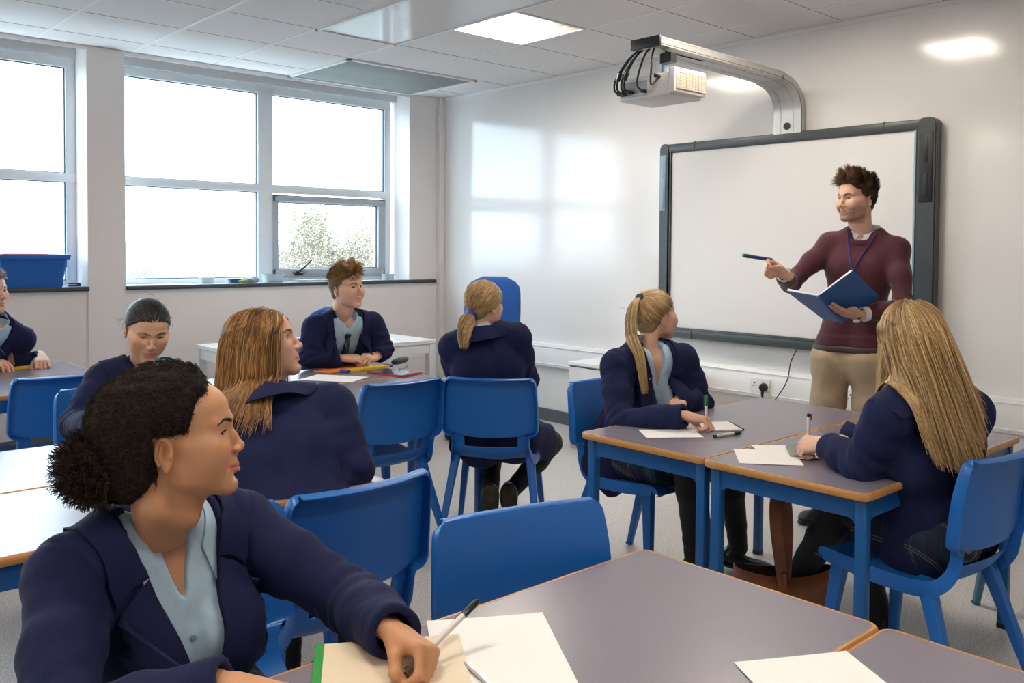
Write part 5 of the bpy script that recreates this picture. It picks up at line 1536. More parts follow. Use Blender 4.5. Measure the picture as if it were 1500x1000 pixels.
    def skirt(s, frac=.72, r=.100, drop=.02, m=None, label='skirt'):
        J = s.J; lo, hi = s.bbox(['lhip', 'rhip', 'lkn', 'rkn', 'pelvis'], .17); F = Field(lo, hi, .008)
        e = {}
        for q in 'lr': e[q] = J[q+'hip']+(J[q+'kn']-J[q+'hip'])*frac; F.cap(J[q+'hip'], e[q], r, r*.86, .06)
        F.cap(J['lhip'], J['rhip'], r+.004, r+.004, .06)
        F.cap((J['lhip']+J['rhip'])/2, (e['l']+e['r'])/2, r*.8, r*.75, .08)
        for q in 'lr': F.cap(J[q+'hip']-V3(0, 0, drop), e[q]-V3(0, 0, drop), r*.9, r*.8, .05)
        x, y, z = F.coords((slice(None),)*3); ax = nrm((e['l']+e['r'])-(J['lhip']+J['rhip'])); c = (e['l']+e['r'])/2
        t = (x-c[0])*ax[0]+(y-c[1])*ax[1]+(z-c[2])*ax[2]; sd_ = np.cross(ax, (0, 0, 1)); u = (x-c[0])*sd_[0]+(y-c[1])*sd_[1]
        F.D += .0045*np.sin(u*95+np.sin(t*8))*np.clip((t+.35)*3, 0, 1); F.D[:] = np.maximum(F.D, t)
        return s.part('skirt', F, m or m_plaid)
    def shoe(s, q, toe, m=None, sole=None, flat=True, L=.25, boot=0.0):
        """toe: world direction the foot points; ankle joint is the anchor"""
        a = s.J[q+'ank']; d = nrm(toe); up = nrm(V3(s.k.get('soleup_'+q, (0, 0, 1)))-d*float(np.dot(s.k.get('soleup_'+q, (0, 0, 1)), d))); sd_ = np.cross(d, up)
        P = lambda x, y, z: a+sd_*x+d*y+up*z
        lo = a-.32; hi = a+.32; F = Field(lo, hi, .006)
        F.cap(P(0, -.045, -.045), P(0, -.01, -.045), .034, .034, .02, flat=(up, .9)); F.cap(P(0, -.01, -.045), P(.004, .115, -.058), .034, .040, .03, flat=(up, .6)); F.cap(P(.004, .115, -.058), P(0, .165, -.060), .040, .028, .03, flat=(up, .55))
        F.cap(P(0, -.025, -.04), P(0, -.015, boot), .034, .032+.004*(boot > 0), .02)
        if not boot: F.cap(P(0, .02, .0), P(0, .075, -.02), .030, .018, .015, 'sub')
        x, y, z = F.coords((slice(None),)*3); t = (x-a[0])*up[0]+(y-a[1])*up[1]+(z-a[2])*up[2]; F.D[:] = np.maximum(F.D, -.072-t)
        o = s.part('shoe', F, m or m_shoe)
        F = Field(lo, hi, .006); F.cap(P(0, -.045, -.078), P(0, .0, -.078), .036, .034, .02); F.cap(P(0, .0, -.078), P(.004, .11, -.078), .034, .042, .03); F.cap(P(.004, .11, -.078), P(0, .165, -.078), .042, .030, .03)
        F.D[:] = np.maximum(F.D, np.abs(t+.077)-.009)
        Vv, Fc = F.mesh(); obj('sole', mesh_np('sole', [(relax(Vv, Fc, 1), Fc)]), sole or m_shoe, o)
        return o

# ---- hair ---------------------------------------------------------------------
SK = (V3(0, -.011, .030), V3(.0745, .0955, .0795))    # skull ellipsoid the strands hug
def skull_r(P, g):
    """signed 'outside' value and gradient of the grown skull"""
    c, r = SK; R = r+g; q = (P-c)/R; n = np.linalg.norm(q, axis=-1); return n, q/R

def push_out(P, g):
    n, gr = skull_r(P, g); ins = n < 1
    c = SK[0]; Q = c+(P-c)/np.maximum(n, 1e-6)[..., None]
    return np.where(ins[..., None], Q, P)

def hairline(P, kind='long', fr=.080):
    """mask of scalp points that grow hair (local unit dirs on the skull)"""
    x, y, z = P[..., 0], P[..., 1], P[..., 2]
    line = np.where(y > -.02, .050+np.clip((y+.02), 0, .1)*(.22)-.9*np.clip(np.abs(x)-.035, 0, .05)*(y > .03), -.075+0*y)
    side = np.where((y < .030) & (y > -.025), -.005+.0*y, line)
    lim = np.where(y > .030, np.minimum(line, .062), np.where(y > -.022, .000+(y+.022)*.55, -.080-(y+.022)*.10))
    return (z > lim) & (y < fr)

def scalp_points(n, seed, fr=.080):
    i = np.arange(int(n*2.4)); ph = i*2.399963; zz = 1-2*(i+.5)/len(i); rr = np.sqrt(1-zz*zz)
    d = np.stack([rr*np.cos(ph), rr*np.sin(ph), zz], 1); rng = np.random.default_rng(seed); d += rng.normal(size=d.shape)*.02; d /= np.linalg.norm(d, axis=1)[:, None]
    P = SK[0]+d*SK[1]; return P[hairline(P, fr=fr)]

def tones(n, cols, seed, var=.22):
    rng = np.random.default_rng(seed); c = np.array(cols); k = rng.integers(0, len(c), n); return c[k]*(1+rng.normal(size=(n, 1))*var).clip(.45, 1.6)

def cap_mesh(g=.004, vox=.004, fr=.080, low=-.075, line=.064, tin=.8, rag=0.0, scale=None, lumps=0):
    """close-fitting layer of hair under the strands"""
    F = Field((-.11, -.14, -.12), (.11, .12, .14), vox); c, r = SK; F.ell(c, r+g, .01); F.ell((0, .022, .040), (.062+g, .0655+g, .052+g), .02)
    F.ell((0, -.060, -.036), (.050, .034, .040), .03)
    x, y, z = F.coords((slice(None),)*3)
    X = np.broadcast_to(np.abs(x), F.D.shape); Y = np.broadcast_to(y, F.D.shape); Z_ = np.broadcast_to(z, F.D.shape)
    lim = rag*wav(X*np.sign(x), Y, Z_*0, 160, 2)+np.where(Y > .030, line-tin*np.clip(X-.030, 0, .06)*1.0, np.where(Y > -.022, .000+(Y+.022)*1.1, low))
    cut = np.maximum((lim-Z_), Y-fr); F.D[:] = np.maximum(F.D, cut*.7)
    if lumps: F.D += lumps*wav(x, y, z, 120, 1)
    return F.mesh()
def to_world(P, s): return (P*s.hs)@s.hR.T+s.hp
def field_push(P, F, off, it=6):
    """push points out of a solid (distance field F) to at least off"""
    sh = P.shape; Q = P.reshape(-1, 3).copy()
    for _ in range(it):
        i = np.round((Q-F.lo)/F.h).astype(int); ok = np.all((i > 0) & (i < F.n-1), 1)
        j = i[ok]; d = F.D[j[:, 0], j[:, 1], j[:, 2]]
        g = np.stack([F.D[j[:, 0]+1, j[:, 1], j[:, 2]]-F.D[j[:, 0]-1, j[:, 1], j[:, 2]], F.D[j[:, 0], j[:, 1]+1, j[:, 2]]-F.D[j[:, 0], j[:, 1]-1, j[:, 2]], F.D[j[:, 0], j[:, 1], j[:, 2]+1]-F.D[j[:, 0], j[:, 1], j[:, 2]-1]], 1)
        g /= np.linalg.norm(g, axis=1)[:, None]+1e-9
        mv = np.where(d < off, off-d, 0); mv = np.minimum(mv, .03); Q[ok] += g*mv[:, None]
    return Q.reshape(sh)

def smooth_path(P, it=2):
    for _ in range(it): P[:, 1:-1] = .25*P[:, :-2]+.5*P[:, 1:-1]+.25*P[:, 2:]
    return P

def hair_long(s, cols, n=3400, L=(.30, .34), seed=1, part=0.0, back=.3, lat=.55, rad=.0011, endz=None, behind_ear=None, capk={}, K=26, thick=(.004, .015), stiff=.72, shelf=.0, sweep=None, fr=.080, flare=0, wsweep=None, hpush=.018):
    rng = np.random.default_rng(seed); R = scalp_points(n, seed, fr); S = len(R)
    gl = s.hR.T@nrm(V3(0, 0, -1)+(V3(wsweep) if wsweep is not None else 0)); th = (thick[0]+(thick[1]-thick[0])*rng.random(S))
    Ln = L[0]+(L[1]-L[0])*rng.random(S); P = R.copy(); c, r = SK
    side = np.sign(R[:, 0]-part+rng.normal(size=S)*.003); nrmv = (R-c)/r**2; nrmv /= np.linalg.norm(nrmv, axis=1)[:, None]
    lt_ = lat*np.clip((R[:, 1]+.06)/.08, 0, 1); d = np.stack([side*lt_, -back*np.ones(S), .2*np.ones(S)*(lt_/lat)], 1)+gl*.35; d -= nrmv*(d*nrmv).sum(1)[:, None]; d /= np.linalg.norm(d, axis=1)[:, None]
    paths = [P.copy()]; st = Ln/(K-1)
    jit = rng.normal(size=(S, 3))*.035
    for k in range(1, K):
        f = k/(K-1); g = gl+jit*(1-f*.5)
        if sweep is not None: g = g+np.array(sweep)*(1-f)
        if behind_ear is not None:
            near = (P[:, 1] > -.01) & (P[:, 2] > -.03) & (P[:, 2] < .05) & (np.sign(P[:, 0]) == behind_ear); g = g+near[:, None]*np.array((0, -1.3, 0))
        g = g/np.linalg.norm(g, axis=1)[:, None]; d = d*stiff+g*(1-stiff); d /= np.linalg.norm(d, axis=1)[:, None]
        P = P+d*st[:, None]; n_, gr = skull_r(P, th[:, None]); ins = n_ < 1
        Q = c+(P-c)/np.maximum(n_, 1e-6)[:, None]; P = np.where(ins[:, None], Q, P)
        if k > 3: P = (field_push(to_world(P, s), s.jk, hpush, 3)-s.hp)@s.hR/s.hs
        # keep off the face
        fx = (P[:, 1] > .045) & (np.abs(P[:, 0]) < .066) & (P[:, 2] < .06); P[:, 0] = np.where(fx, np.sign(P[:, 0]+1e-6)*.068, P[:, 0])
        # and off the neck
        rho = np.sqrt(P[:, 0]**2+(P[:, 1]+.03)**2); nk = (P[:, 2] < -.04) & (rho < .062); P[:, :2] = np.where(nk[:, None], P[:, :2]*(.062/np.maximum(rho, 1e-3))[:, None], P[:, :2])
        if endz is not None: pass
        paths.append(P.copy())
    A = np.stack(paths, 1)
    if endz is not None:     # trim: blunt cut
        for i in range(S):
            z = A[i] @ -gl; lim = endz+rng.normal()*.006; cut = np.argmax(z < lim) if np.any(z < lim) else K-1
            cut = max(cut, 2); t = np.linspace(0, cut, K); j = np.clip(t.astype(int), 0, K-2); A[i] = A[i][j]+(A[i][j+1]-A[i][j])*(t-j)[:, None]
    W = to_world(A, s); W[:, 4:] = field_push(W[:, 4:], s.jk, .004+.010*rng.random((S, 1, 1))[:, :, 0].mean()); W = smooth_path(W, 3)
    if wsweep is not None: pass
    sl = np.linalg.norm(np.diff(W, axis=1), axis=2).max(1); ok = sl < np.median(sl)*2.6; W = W[ok]; S = len(W)
    tp = np.linspace(0, 1, K); rr = rad*(1-.55*tp**3)
    V1, F1, C1 = strands(W, rr[None]*(.8+.5*rng.random((S, 1))), tones(S, cols, seed))
    Vc, Fc = cap_mesh(**capk); tone = np.array(cols).mean(0)*.55
    return obj('hair', mesh_np('hair', [(V1, F1, C1), (to_world(Vc, s), Fc, tone)]), m_hair, s.o)

def hair_pony(s, cols, tie_pt, n=2600, tail=900, L=.30, seed=2, rad=.0010, trad=.016, out=(0, -1, .3), bunr=.0, thick=(.003, .009), K=14, KT=22, fr=.080, tie_m=None, spread=1.0, curl=0, loose=0, capk={}, gpull=1.0, tdir=None):
    rng = np.random.default_rng(seed); R = scalp_points(n, seed, fr); S = len(R); c, r = SK; T = V3(tie_pt)
    th = thick[0]+(thick[1]-thick[0])*rng.random(S); A = []
    q0 = (R-c)/r; q1 = (T-c)/r; q1n = q1/np.linalg.norm(q1)
    for t in np.linspace(0, 1, K):
        q = q0*(1-t)+q1n*t; q /= np.linalg.norm(q, axis=1)[:, None]+1e-9
        g = th*(1-t)**.5*np.sin(np.clip(t*4, 0, 1)*PI/2)+.003; A.append(c+q*(r+g[:, None]))
    A = np.stack(A, 1); A[:, -1] = T+rng.normal(size=(S, 3))*.003; A[:, -2] = A[:, -2]*.5+T*.5
    Wp = to_world(A, s)
    parts = [strands(Wp, rad*(.8+.5*rng.random((S, 1))), tones(S, cols, seed))]
    if tail:
        o = nrm(V3(out)); gl = s.hR.T@V3(0, 0, -1)
        a = rng.random(tail)*2*PI; rr_ = np.sqrt(rng.random(tail)); e1 = nrm(np.cross(o, gl+V3(.01, 0, 0))); 
        P = np.tile(T, (tail, 1)); d = np.tile(o, (tail, 1))+rng.normal(size=(tail, 3))*.05; Ln = L*(.80+.25*rng.random(tail)); st = Ln/(KT-1); B = [P.copy()]
        ctr = T.copy(); cd = o.copy(); CT = [ctr.copy()]
        for k in range(1, KT):
            f = k/(KT-1); cd = nrm(cd*.72+(gl*gpull+(s.hR.T@V3(tdir) if tdir is not None else 0))*.28); ctr = ctr+cd*(L/(KT-1)); ctr = (field_push(to_world(ctr[None], s), s.jk, trad*.8, 3)[0]-s.hp)@s.hR/s.hs; CT.append(ctr.copy())
        CT = np.array(CT); B = []
        tang = np.gradient(CT, axis=0); tang /= np.linalg.norm(tang, axis=1)[:, None]
        e1s = np.cross(tang, (1, .02, .01)); e1s /= np.linalg.norm(e1s, axis=1)[:, None]+1e-9; e2s = np.cross(tang, e1s)
        f = np.linspace(0, 1, KT); prof = trad*(.25+.75*np.sin(np.clip(f*3.2, 0, 1)*PI/2))*(1-.62*f**2.5)*spread
        ph = curl*f
        lf = (Ln/L)[:, None]; fi = np.clip(f[None]*lf*(KT-1), 0, KT-1.001); i0 = fi.astype(int); fr_ = (fi-i0)[..., None]
        cc = CT[i0]*(1-fr_)+CT[i0+1]*fr_
        off = np.interp(fi, np.arange(KT), prof); ang = a[:, None]+ph[None]
        B = cc+(e1s[i0]*(1-fr_)+e1s[i0+1]*fr_)*(off*rr_[:, None]*np.cos(ang))[..., None]+(e2s[i0]*(1-fr_)+e2s[i0+1]*fr_)*(off*rr_[:, None]*np.sin(ang))[..., None]+rng.normal(size=(tail, 1, 3))*.0025*f[None, :, None]
        Wt = to_world(B, s); Wt[:, 3:] = field_push(Wt[:, 3:], s.jk, .006); Wt = smooth_path(Wt, 2)
        parts.append(strands(Wt, rad*1.15*(1-.5*f**3)[None]*(.8+.5*rng.random((tail, 1))), tones(tail, cols, seed+5)))
    if loose:     # a few escaping wisps
        idx = rng.integers(0, S, loose); base = A[idx, K//3]; Lw = .03+.04*rng.random(loose); dd = rng.normal(size=(loose, 3))*.5+V3(0, .1, -.5); dd /= np.linalg.norm(dd, axis=1)[:, None]
        tt = np.linspace(0, 1, 8)[None, :, None]; nn = (base-c); nn /= np.linalg.norm(nn, axis=1)[:, None]
        parts.append(strands(to_world(base[:, None]+dd[:, None]*Lw[:, None, None]*tt+nn[:, None]*.010*np.sin(tt*PI), s), .0005, tones(loose, cols, 9)))
    Vc, Fc = cap_mesh(**capk); parts.append((to_world(Vc, s), Fc, np.array(cols).mean(0)*.6))
    h = obj('hair', mesh_np('hair', parts), m_hair, s.o)
    if tie_m is not None:
        bm = bmesh.new(); o = nrm(V3(out)); a = to_world(T+o*.002, s); b = to_world(T+o*.014, s); tube(bm, [a, (a+b)/2, b], [trad*.75, trad*.85, trad*.75], 14); obj('hair_tie', bm, tie_m, s.o, 60)
    return h

def hair_short(s, cols, tipcols, n=5200, seed=3, top=.055, sidel=.012, rad=.0011, quiff=1.0, capk={}, K=10, lift=.55, line=.072, wild=.26, sidew=.22):
    """cropped sides, longer top brushed up and forward in tufts"""
    rng = np.random.default_rng(seed); R = scalp_points(n, seed, .082); R = R[(R[:, 2] > line-.010) | (R[:, 1] < .036)]; S = len(R); c, r = SK
    nn = (R-c)/r**2; nn /= np.linalg.norm(nn, axis=1)[:, None]
    tz = np.clip((R[:, 2]-.050)/.030, 0, 1); front = np.clip((R[:, 1]+.045)/.09, 0, 1)
    # tufts: strands share the direction of the nearest tuft centre
    nc = 130; cc = R[rng.integers(0, S, nc)]; ci = np.argmin(((R[:, None]-cc[None])**2).sum(2), 1); tv = rng.normal(size=(nc, 3)); tl = .75+.5*rng.random(nc)
    ln = (sidel+(top-sidel)*tz*(.55+.60*front))*tl[ci]*(.85+.3*rng.random(S))
    side_d = np.stack([0*R[:, 0], -.50+0*tz, -.75+0*tz], 1)+tv[ci]*.10
    top_d = np.stack([sidew+0*tz, .15+.40*quiff*front, lift+0*tz], 1)+tv[ci]*wild
    d = side_d*(1-tz)[:, None]+top_d*tz[:, None]+nn*(.25+.55*tz)[:, None]+rng.normal(size=(S, 3))*.07; d /= np.linalg.norm(d, axis=1)[:, None]
    bend = (np.stack([sidew+0*tz, .15-1.1*quiff*front, -.55+0*tz], 1)+tv[ci]*wild*1.3)*tz[:, None]+side_d*(1-tz)[:, None]*.6
    tgt = (cc[ci]-R)*.35
    P = R.copy(); A = [P.copy()]
    for k in range(1, K):
        d = d+bend*.17; d /= np.linalg.norm(d, axis=1)[:, None]; P = P+d*(ln/(K-1))[:, None]+tgt/(K-1)*tz[:, None]; P = push_out(P, .0025); A.append(P)
    A = np.stack(A, 1); f = np.linspace(0, 1, K)
    t = tones(S, cols, seed, .22)*(.8+.4*rng.random(nc))[ci][:, None]; w_ = np.clip(tz*(.25+.95*front), 0, 1)[:, None]; t = t*(1-w_)+tones(S, tipcols, seed+1, .2)*(.75+.5*rng.random(nc))[ci][:, None]*w_
    Vc, Fc = cap_mesh(**{**dict(g=.0022, low=-.066, line=line, rag=.003), **capk})
    return obj('hair', mesh_np('hair', [strands(to_world(A, s), rad*(1-.6*f**2)[None]*(.8+.4*rng.random((S, 1))), t), (to_world(Vc, s), Fc, np.array(cols).mean(0)*.8)]), m_hair, s.o)

def hair_afro(s, bun_c, bun_r, col, n=16000, seed=4):
    """close fuzzy hair drawn back into a soft bun"""
    F = Field((-.125, -.235, -.175), (.125, .12, .165), .0042); c, r = SK
    F.ell(c+V3(0, -.014, .006), r+V3(.012, .026, .020), .01); F.ell((0, -.080, -.040), (.062, .050, .058), .04)
    x, y, z = F.coords((slice(None),)*3); X = np.broadcast_to(np.abs(x), F.D.shape); Y = np.broadcast_to(y, F.D.shape); Z_ = np.broadcast_to(z, F.D.shape)
    # hairline: forehead, temples, round the ear, nape
    lim = np.where(Y > .050, .088-.8*np.clip(X-.02, 0, .06), np.where(Y > .022, -.002+(Y-.022)*3.0, np.where(Y > -.034, .012-.25*Y, -.110)))
    F.D += .013*np.clip(1-np.minimum(Z_-lim, 1)/.032, 0, 1)*(Y > -.03); F.D[:] = np.maximum(F.D, np.maximum((lim-Z_), Y-.078+.25*np.maximum(0, .09-Z_))*.75)
    F.ell(bun_c, bun_r, .022); F.cap((0, -.10, -.055), bun_c, .032, .035, .03)
    F.D += .0030*wav(x, y, z, 110, 2)+.0018*wav(x, y, z, 260, 3)
    Vv, Fc = F.mesh(); rng = np.random.default_rng(seed)
    # curls rooted all over the surface
    N = np.zeros_like(Vv); e1 = Vv[Fc[:, 2]]-Vv[Fc[:, 0]]; e2 = Vv[Fc[:, 3]]-Vv[Fc[:, 1]]; fn = np.cross(e1, e2)
    for k in range(4):
        for dd in range(3): N[:, dd] += np.bincount(Fc[:, k], weights=fn[:, dd], minlength=len(Vv))
    N /= np.linalg.norm(N, axis=1)[:, None]+1e-12
    ctr = np.array(bun_c); idx = rng.integers(0, len(Vv), n); P = Vv[idx]; n0 = N[idx]; inb = np.linalg.norm((P-ctr)/bun_r, axis=1) < 1.35
    # orient outwards
    ref = np.where(inb[:, None], P-ctr, P-c); sg = np.sign((n0*ref).sum(1))[:, None]; n0 = n0*sg
    bk = V3(0, -1, -.45); K = 9; ln = np.where(inb, .016+.016*rng.random(n), .007+.008*rng.random(n)); A = []
    e = np.cross(n0, bk); e /= np.linalg.norm(e, axis=1)[:, None]+1e-9; fwd = np.cross(e, n0); ph = rng.random(n)*6.28; cr = .0016+.0014*rng.random(n)
    for k in range(K):
        f = k/(K-1); a = ph+f*9.5
        A.append(P-n0*.003+n0*(ln*f*np.where(inb, 1, .45))[:, None]+fwd*(ln*f*np.where(inb, -.2, -.9)*-1)[:, None]*np.where(inb, .3, 1)[:, None]+(e*np.cos(a)[:, None]+fwd*np.sin(a)[:, None])*cr[:, None]*np.where(f > 0, 1, 1))
    A = np.stack(A, 1); t = tones(n, [col, col, tuple(np.array(col)*3.2)], seed, .30)  # lighter strands mixed in: the highlight on the frizz is put into the colour
    return obj('hair', mesh_np('hair', [(to_world(Vv, s), Fc, np.array(col)*.8), strands(to_world(A, s), .00050, t)]), m_afro, s.o)
# ------------------------------------------------------------------ the cast
def _survey():
    yaw, pit, rol = .7527, -.0309, .0077
    cyw, syw, cp, sp = math.cos(yaw), math.sin(yaw), math.cos(pit), math.sin(pit)
    f = Vector((syw*cp, cyw*cp, sp)); r = Vector((cyw, -syw, 0)); u = r.cross(f); c, s = math.cos(rol), math.sin(rol); r, u = c*r+s*u, -s*r+c*u
    M = Matrix((r, u, -f)).transposed().to_4x4(); M.translation = Vector((-4.9727, -6.6081, 1.385)); return M
_cm = _survey()
def at(x, y, d):
    """room position surveyed from the photograph: bearing x,y and distance d metres"""
    F, cx, cy = 1307.80, 787.89, 405.34; R = _cm.to_3x3()
    v = R@Vector(((x-cx)/F, -(y-cy)/F, -1)); return np.array(_cm.translation+v*d)
def px(p):
    q = _cm.inverted()@Vector(p); return (round(787.89+1307.8*q.x/-q.z), round(405.34-1307.8*q.y/-q.z), round(-q.z, 2))
def seat_joints(neck, pelvis, face, sw=.155, sdrop=.035, roll=0, lw=None, rw=None, lh=(0, 0, -1), rh=(0, 0, -1), ua=.265, fa=.235, knl=None, knr=None, anl=None, anr=None, sc=1.0, rsh=None, lsh=None, rel=None, lel=None):
    neck, pelvis = V3(neck), V3(pelvis); up = nrm(neck-pelvis); f = nrm(V3(face)-up*float(np.dot(V3(face), up))); r = np.cross(f, up)
    J = dict(neck=neck, pelvis=pelvis); J['rsh'] = neck+r*sw-up*(sdrop+roll); J['lsh'] = neck-r*sw-up*(sdrop-roll)
    if rsh is not None: J['rsh'] = V3(rsh)
    if lsh is not None: J['lsh'] = V3(lsh)
    J['rwr'], J['lwr'] = V3(rw), V3(lw)
    J['rel'] = ik(J['rsh'], J['rwr'], ua*sc, fa*sc, rh); J['lel'] = ik(J['lsh'], J['lwr'], ua*sc, fa*sc, lh)
    if rel is not None: J['rel'] = V3(rel)
    if lel is not None: J['lel'] = V3(lel)
    hf = nrm(V3(f[0], f[1], 0)); hr = np.cross(hf, (0, 0, 1))
    J['rhip'], J['lhip'] = pelvis+hr*.085, pelvis-hr*.085
    J['rkn'] = V3(knr) if knr is not None else J['rhip']+hf*.40+V3(0, 0, -.02); J['lkn'] = V3(knl) if knl is not None else J['lhip']+hf*.40+V3(0, 0, -.02)
    J['rank'] = V3(anr) if anr is not None else V3(J['rkn'][0], J['rkn'][1], .085)-hf*.04; J['lank'] = V3(anl) if anl is not None else V3(J['lkn'][0], J['lkn'][1], .085)-hf*.04
    return J
def rep(n, J): print('  ', n, {k: px(v) for k, v in J.items()}, {k: tuple(np.round(v, 2)) for k, v in J.items() if k in ('neck', 'pelvis', 'lsh', 'rsh')})
FAIR = (.62, .375, .27); BROWN = (.52, .27, .145); TAN = (.56, .345, .225); PALE = (.66, .41, .30)

# girl with the afro bun, front left
def girl_bun():
    H = at(262, 640, 1.545); neck = at(236, 775, 1.60)+V3(0, .01, 0)
    lw = at(578, 952, 1.46); lw[2] = .757
    rw = at(332, 1032, 1.29); rw[2] = .752
    J = seat_joints(neck, (-4.37, -4.955, .50), (.16, -.98, 0), sw=.162, sdrop=.046, lw=lw, rw=rw, lh=(.65, .35, -.5), rh=(-.8, .3, -.5), ua=.275, fa=.25)
    s = Person(J, wd=1.0, bust=.014, nr=.056, crest=1); rep('bun', J)
    hR = frame((.885, -.455, .115), tilt=.03)
    dl = nrm(at(640, 978, 1.40)-lw); dl = nrm(V3(dl[0], dl[1], -.06)); tow = nrm(V3(-.68, -.73, 0))
    hl = build_hand(-1, [(62, 66, 30), (74, 74, 40), (78, 80, 44), (80, 82, 46)], [(.036, -.026, .050), (.040, -.050, .066), (.020, -.060, .078)], vox=.0018, scale=.93, wrad=.025)
    hr_ = build_hand(1, RELAX, vox=.0024, scale=.93)
    hands = dict(l=dict(hand=hl, dir=dl, palm=nrm(V3(0, 0, -.80)+tow*.50)), r=dict(hand=hr_, dir=nrm(V3(.45, -.88, -.05)), palm=(0, 0, -1)))
    s.body('girl in a navy blazer with afro hair in a low bun, writing left handed', BROWN, dict(BUN), H, hR, hands, vox=.0019, hscale=.975)
    s.jacket(vox=.0046, V=(.070, .33), x0=.0, fold=1.0, open_=.8)
    s.shirt(vox=.0042); s.buttons((-.165, -.235, -.305), mat('blue_button', (.22, .34, .44, 1), .4))
    s.legs(m_tights, 'tights'); s.skirt(); s.shoe('l', (.1, -1, 0)); s.shoe('r', (-.1, -1, 0))
    hair_afro(s, (0, -.142, -.030), V3(.050, .043, .046), (.012, .0075, .0055))
    tip = at(588, 990, 1.395); tip[2] = TZ+.006; end = at(700, 880, 1.53)
    pen(tip, end, 'marker_pen', 'white marker with a black cap gripped by the girl with the afro bun', m_penw, m_penb, .0052, capl=.038)
    return s
def H_at(x, y, d): return at(x, y, d)
m_tie = mat('striped_tie', (.03, .04, .09, 1), .5)
def _tie():
    nt = m_tie.node_tree; N = nt.nodes; L = nt.links; tc = N.new('ShaderNodeTexCoord')
    w_ = N.new('ShaderNodeTexWave'); w_.wave_type = 'BANDS'; w_.bands_direction = 'DIAGONAL'; w_.inputs['Scale'].default_value = 9; L.new(tc.outputs['Object'], w_.inputs['Vector'])
    r = N.new('ShaderNodeValToRGB'); r.color_ramp.interpolation = 'CONSTANT'; e = r.color_ramp.elements; e[0].color = (.010, .014, .04, 1); e[1].position = .45; e[1].color = (.02, .13, .14, 1)
    x = e.new(.72); x.color = (.20, .30, .34, 1); x = e.new(.84); x.color = (.012, .016, .045, 1); L.new(w_.outputs['Fac'], r.inputs['Fac']); L.new(r.outputs['Color'], N['Principled BSDF'].inputs['Base Color'])
_tie()
BLONDE = [(.52, .35, .16), (.42, .26, .11), (.66, .50, .28), (.32, .19, .08)]
LBROWN = [(.22, .105, .035), (.34, .17, .055), (.13, .06, .022), (.42, .24, .09)]
DBLOND = [(.46, .28, .10), (.34, .19, .065), (.55, .37, .16), (.24, .13, .05)]
BLACK = [(.012, .012, .015), (.035, .034, .038), (.008, .008, .010), (.055, .053, .058)]

def girl_brown():
    H = at(386, 504, 2.66); N = at(400, 600, 2.62)
    J = seat_joints(N, (-3.80, -4.45, .52), (.45, .89, -.1), sw=.168, sdrop=.040, lw=(-3.85, -3.98, .765), rw=(-3.60, -4.08, .775), lh=(-.7, -.5, -.5), rh=(.75, -.75, -.45), ua=.275, fa=.25, rel=(-3.60, -4.37, .745))
    s = Person(J, wd=1.0, nr=.055, back=1); rep('brown', J)
    hp = dict(HPG, smile=.0, iris=(.12, .10, .07), nose=.95, open=1.0)
    hR = frame((.80, -.52, .27), tilt=.03)
    h = build_hand(1, RELAX, vox=.003, scale=.92)
    s.body('girl with straight shoulder length brown hair, her back to the viewer and chin up', (.60, .35, .25), hp, H, hR, dict(r=dict(hand=h, dir=(-.4, .9, -.05), palm=(0, 0, -1)), l=dict(hand=build_hand(-1, RELAX, vox=.003, scale=.92), dir=(.5, .85, -.05), palm=(0, 0, -1))), hscale=.98)
    s.jacket(vox=.0055, V=(.048, .34)); s.shirt(vox=.006)
    s.legs(m_tights, 'tights'); s.skirt(); s.shoe('l', (0, 1, 0)); s.shoe('r', (0, 1, 0))
    hair_long(s, LBROWN, n=4600, L=(.46, .50), seed=21, part=.0, back=.35, lat=.45, endz=-.222, thick=(.004, .014), rad=.0010, stiff=.66, K=30, hpush=.032)
    return s

def girl_down():
    H = at(216, 482, 3.38); N = at(214, 545, 3.47)
    J = seat_joints(N, (-3.76, -3.0, .52), (-.05, -.98, 0), sw=.150, sdrop=.040, lw=(-3.66, -3.42, .765), rw=at(152, 674, 2.97), lh=(.8, .3, -.4), rh=(-.75, .1, -.6), ua=.26, fa=.235)
    J['rwr'][2] = .765; J['rel'] = at(112, 622, 3.24)
    s = Person(J, wd=.95, nr=.055); rep('down', J)
    hp = dict(HPG, face=1.0, jaw=.88, nose=.72, nosew=1.05, lips=1.25, lipcol=(.50, .20, .15), open=.30, brow=(.03, .02, .015), browt=.0022, iris=(.02, .012, .01), gaze=(0, 1, -.7), lash=(.01, .008, .008), lashr=1.7, brown=220)
    hR = frame((-.12, -.93, -.36), tilt=.05)
    s.body('girl with tied back black hair looking down, partly hidden by the afro bun', (.60, .37, .245), hp, H, hR, dict(r=dict(hand=build_hand(1, RELAX, vox=.0028, scale=.9), dir=(.55, -.8, -.05), palm=(0, 0, -1)), l=dict(hand=build_hand(-1, RELAX, vox=.003, scale=.9), dir=(-.6, -.75, -.05), palm=(0, 0, -1))), hscale=.97)
    s.jacket(vox=.0055, V=(.050, .30)); s.shirt(vox=.006)
    s.legs(m_tights, 'tights'); s.skirt(); s.shoe('l', (0, -1, 0)); s.shoe('r', (0, -1, 0))
    hair_pony(s, BLACK, (0, -.104, .0), n=5200, tail=350, L=.16, seed=22, rad=.0011, trad=.020, out=(0, -1, .1), thick=(.002, .006), loose=30, tie_m=m_black, capk=dict(g=.002, line=.076, tin=.9, rag=.003))
    return s

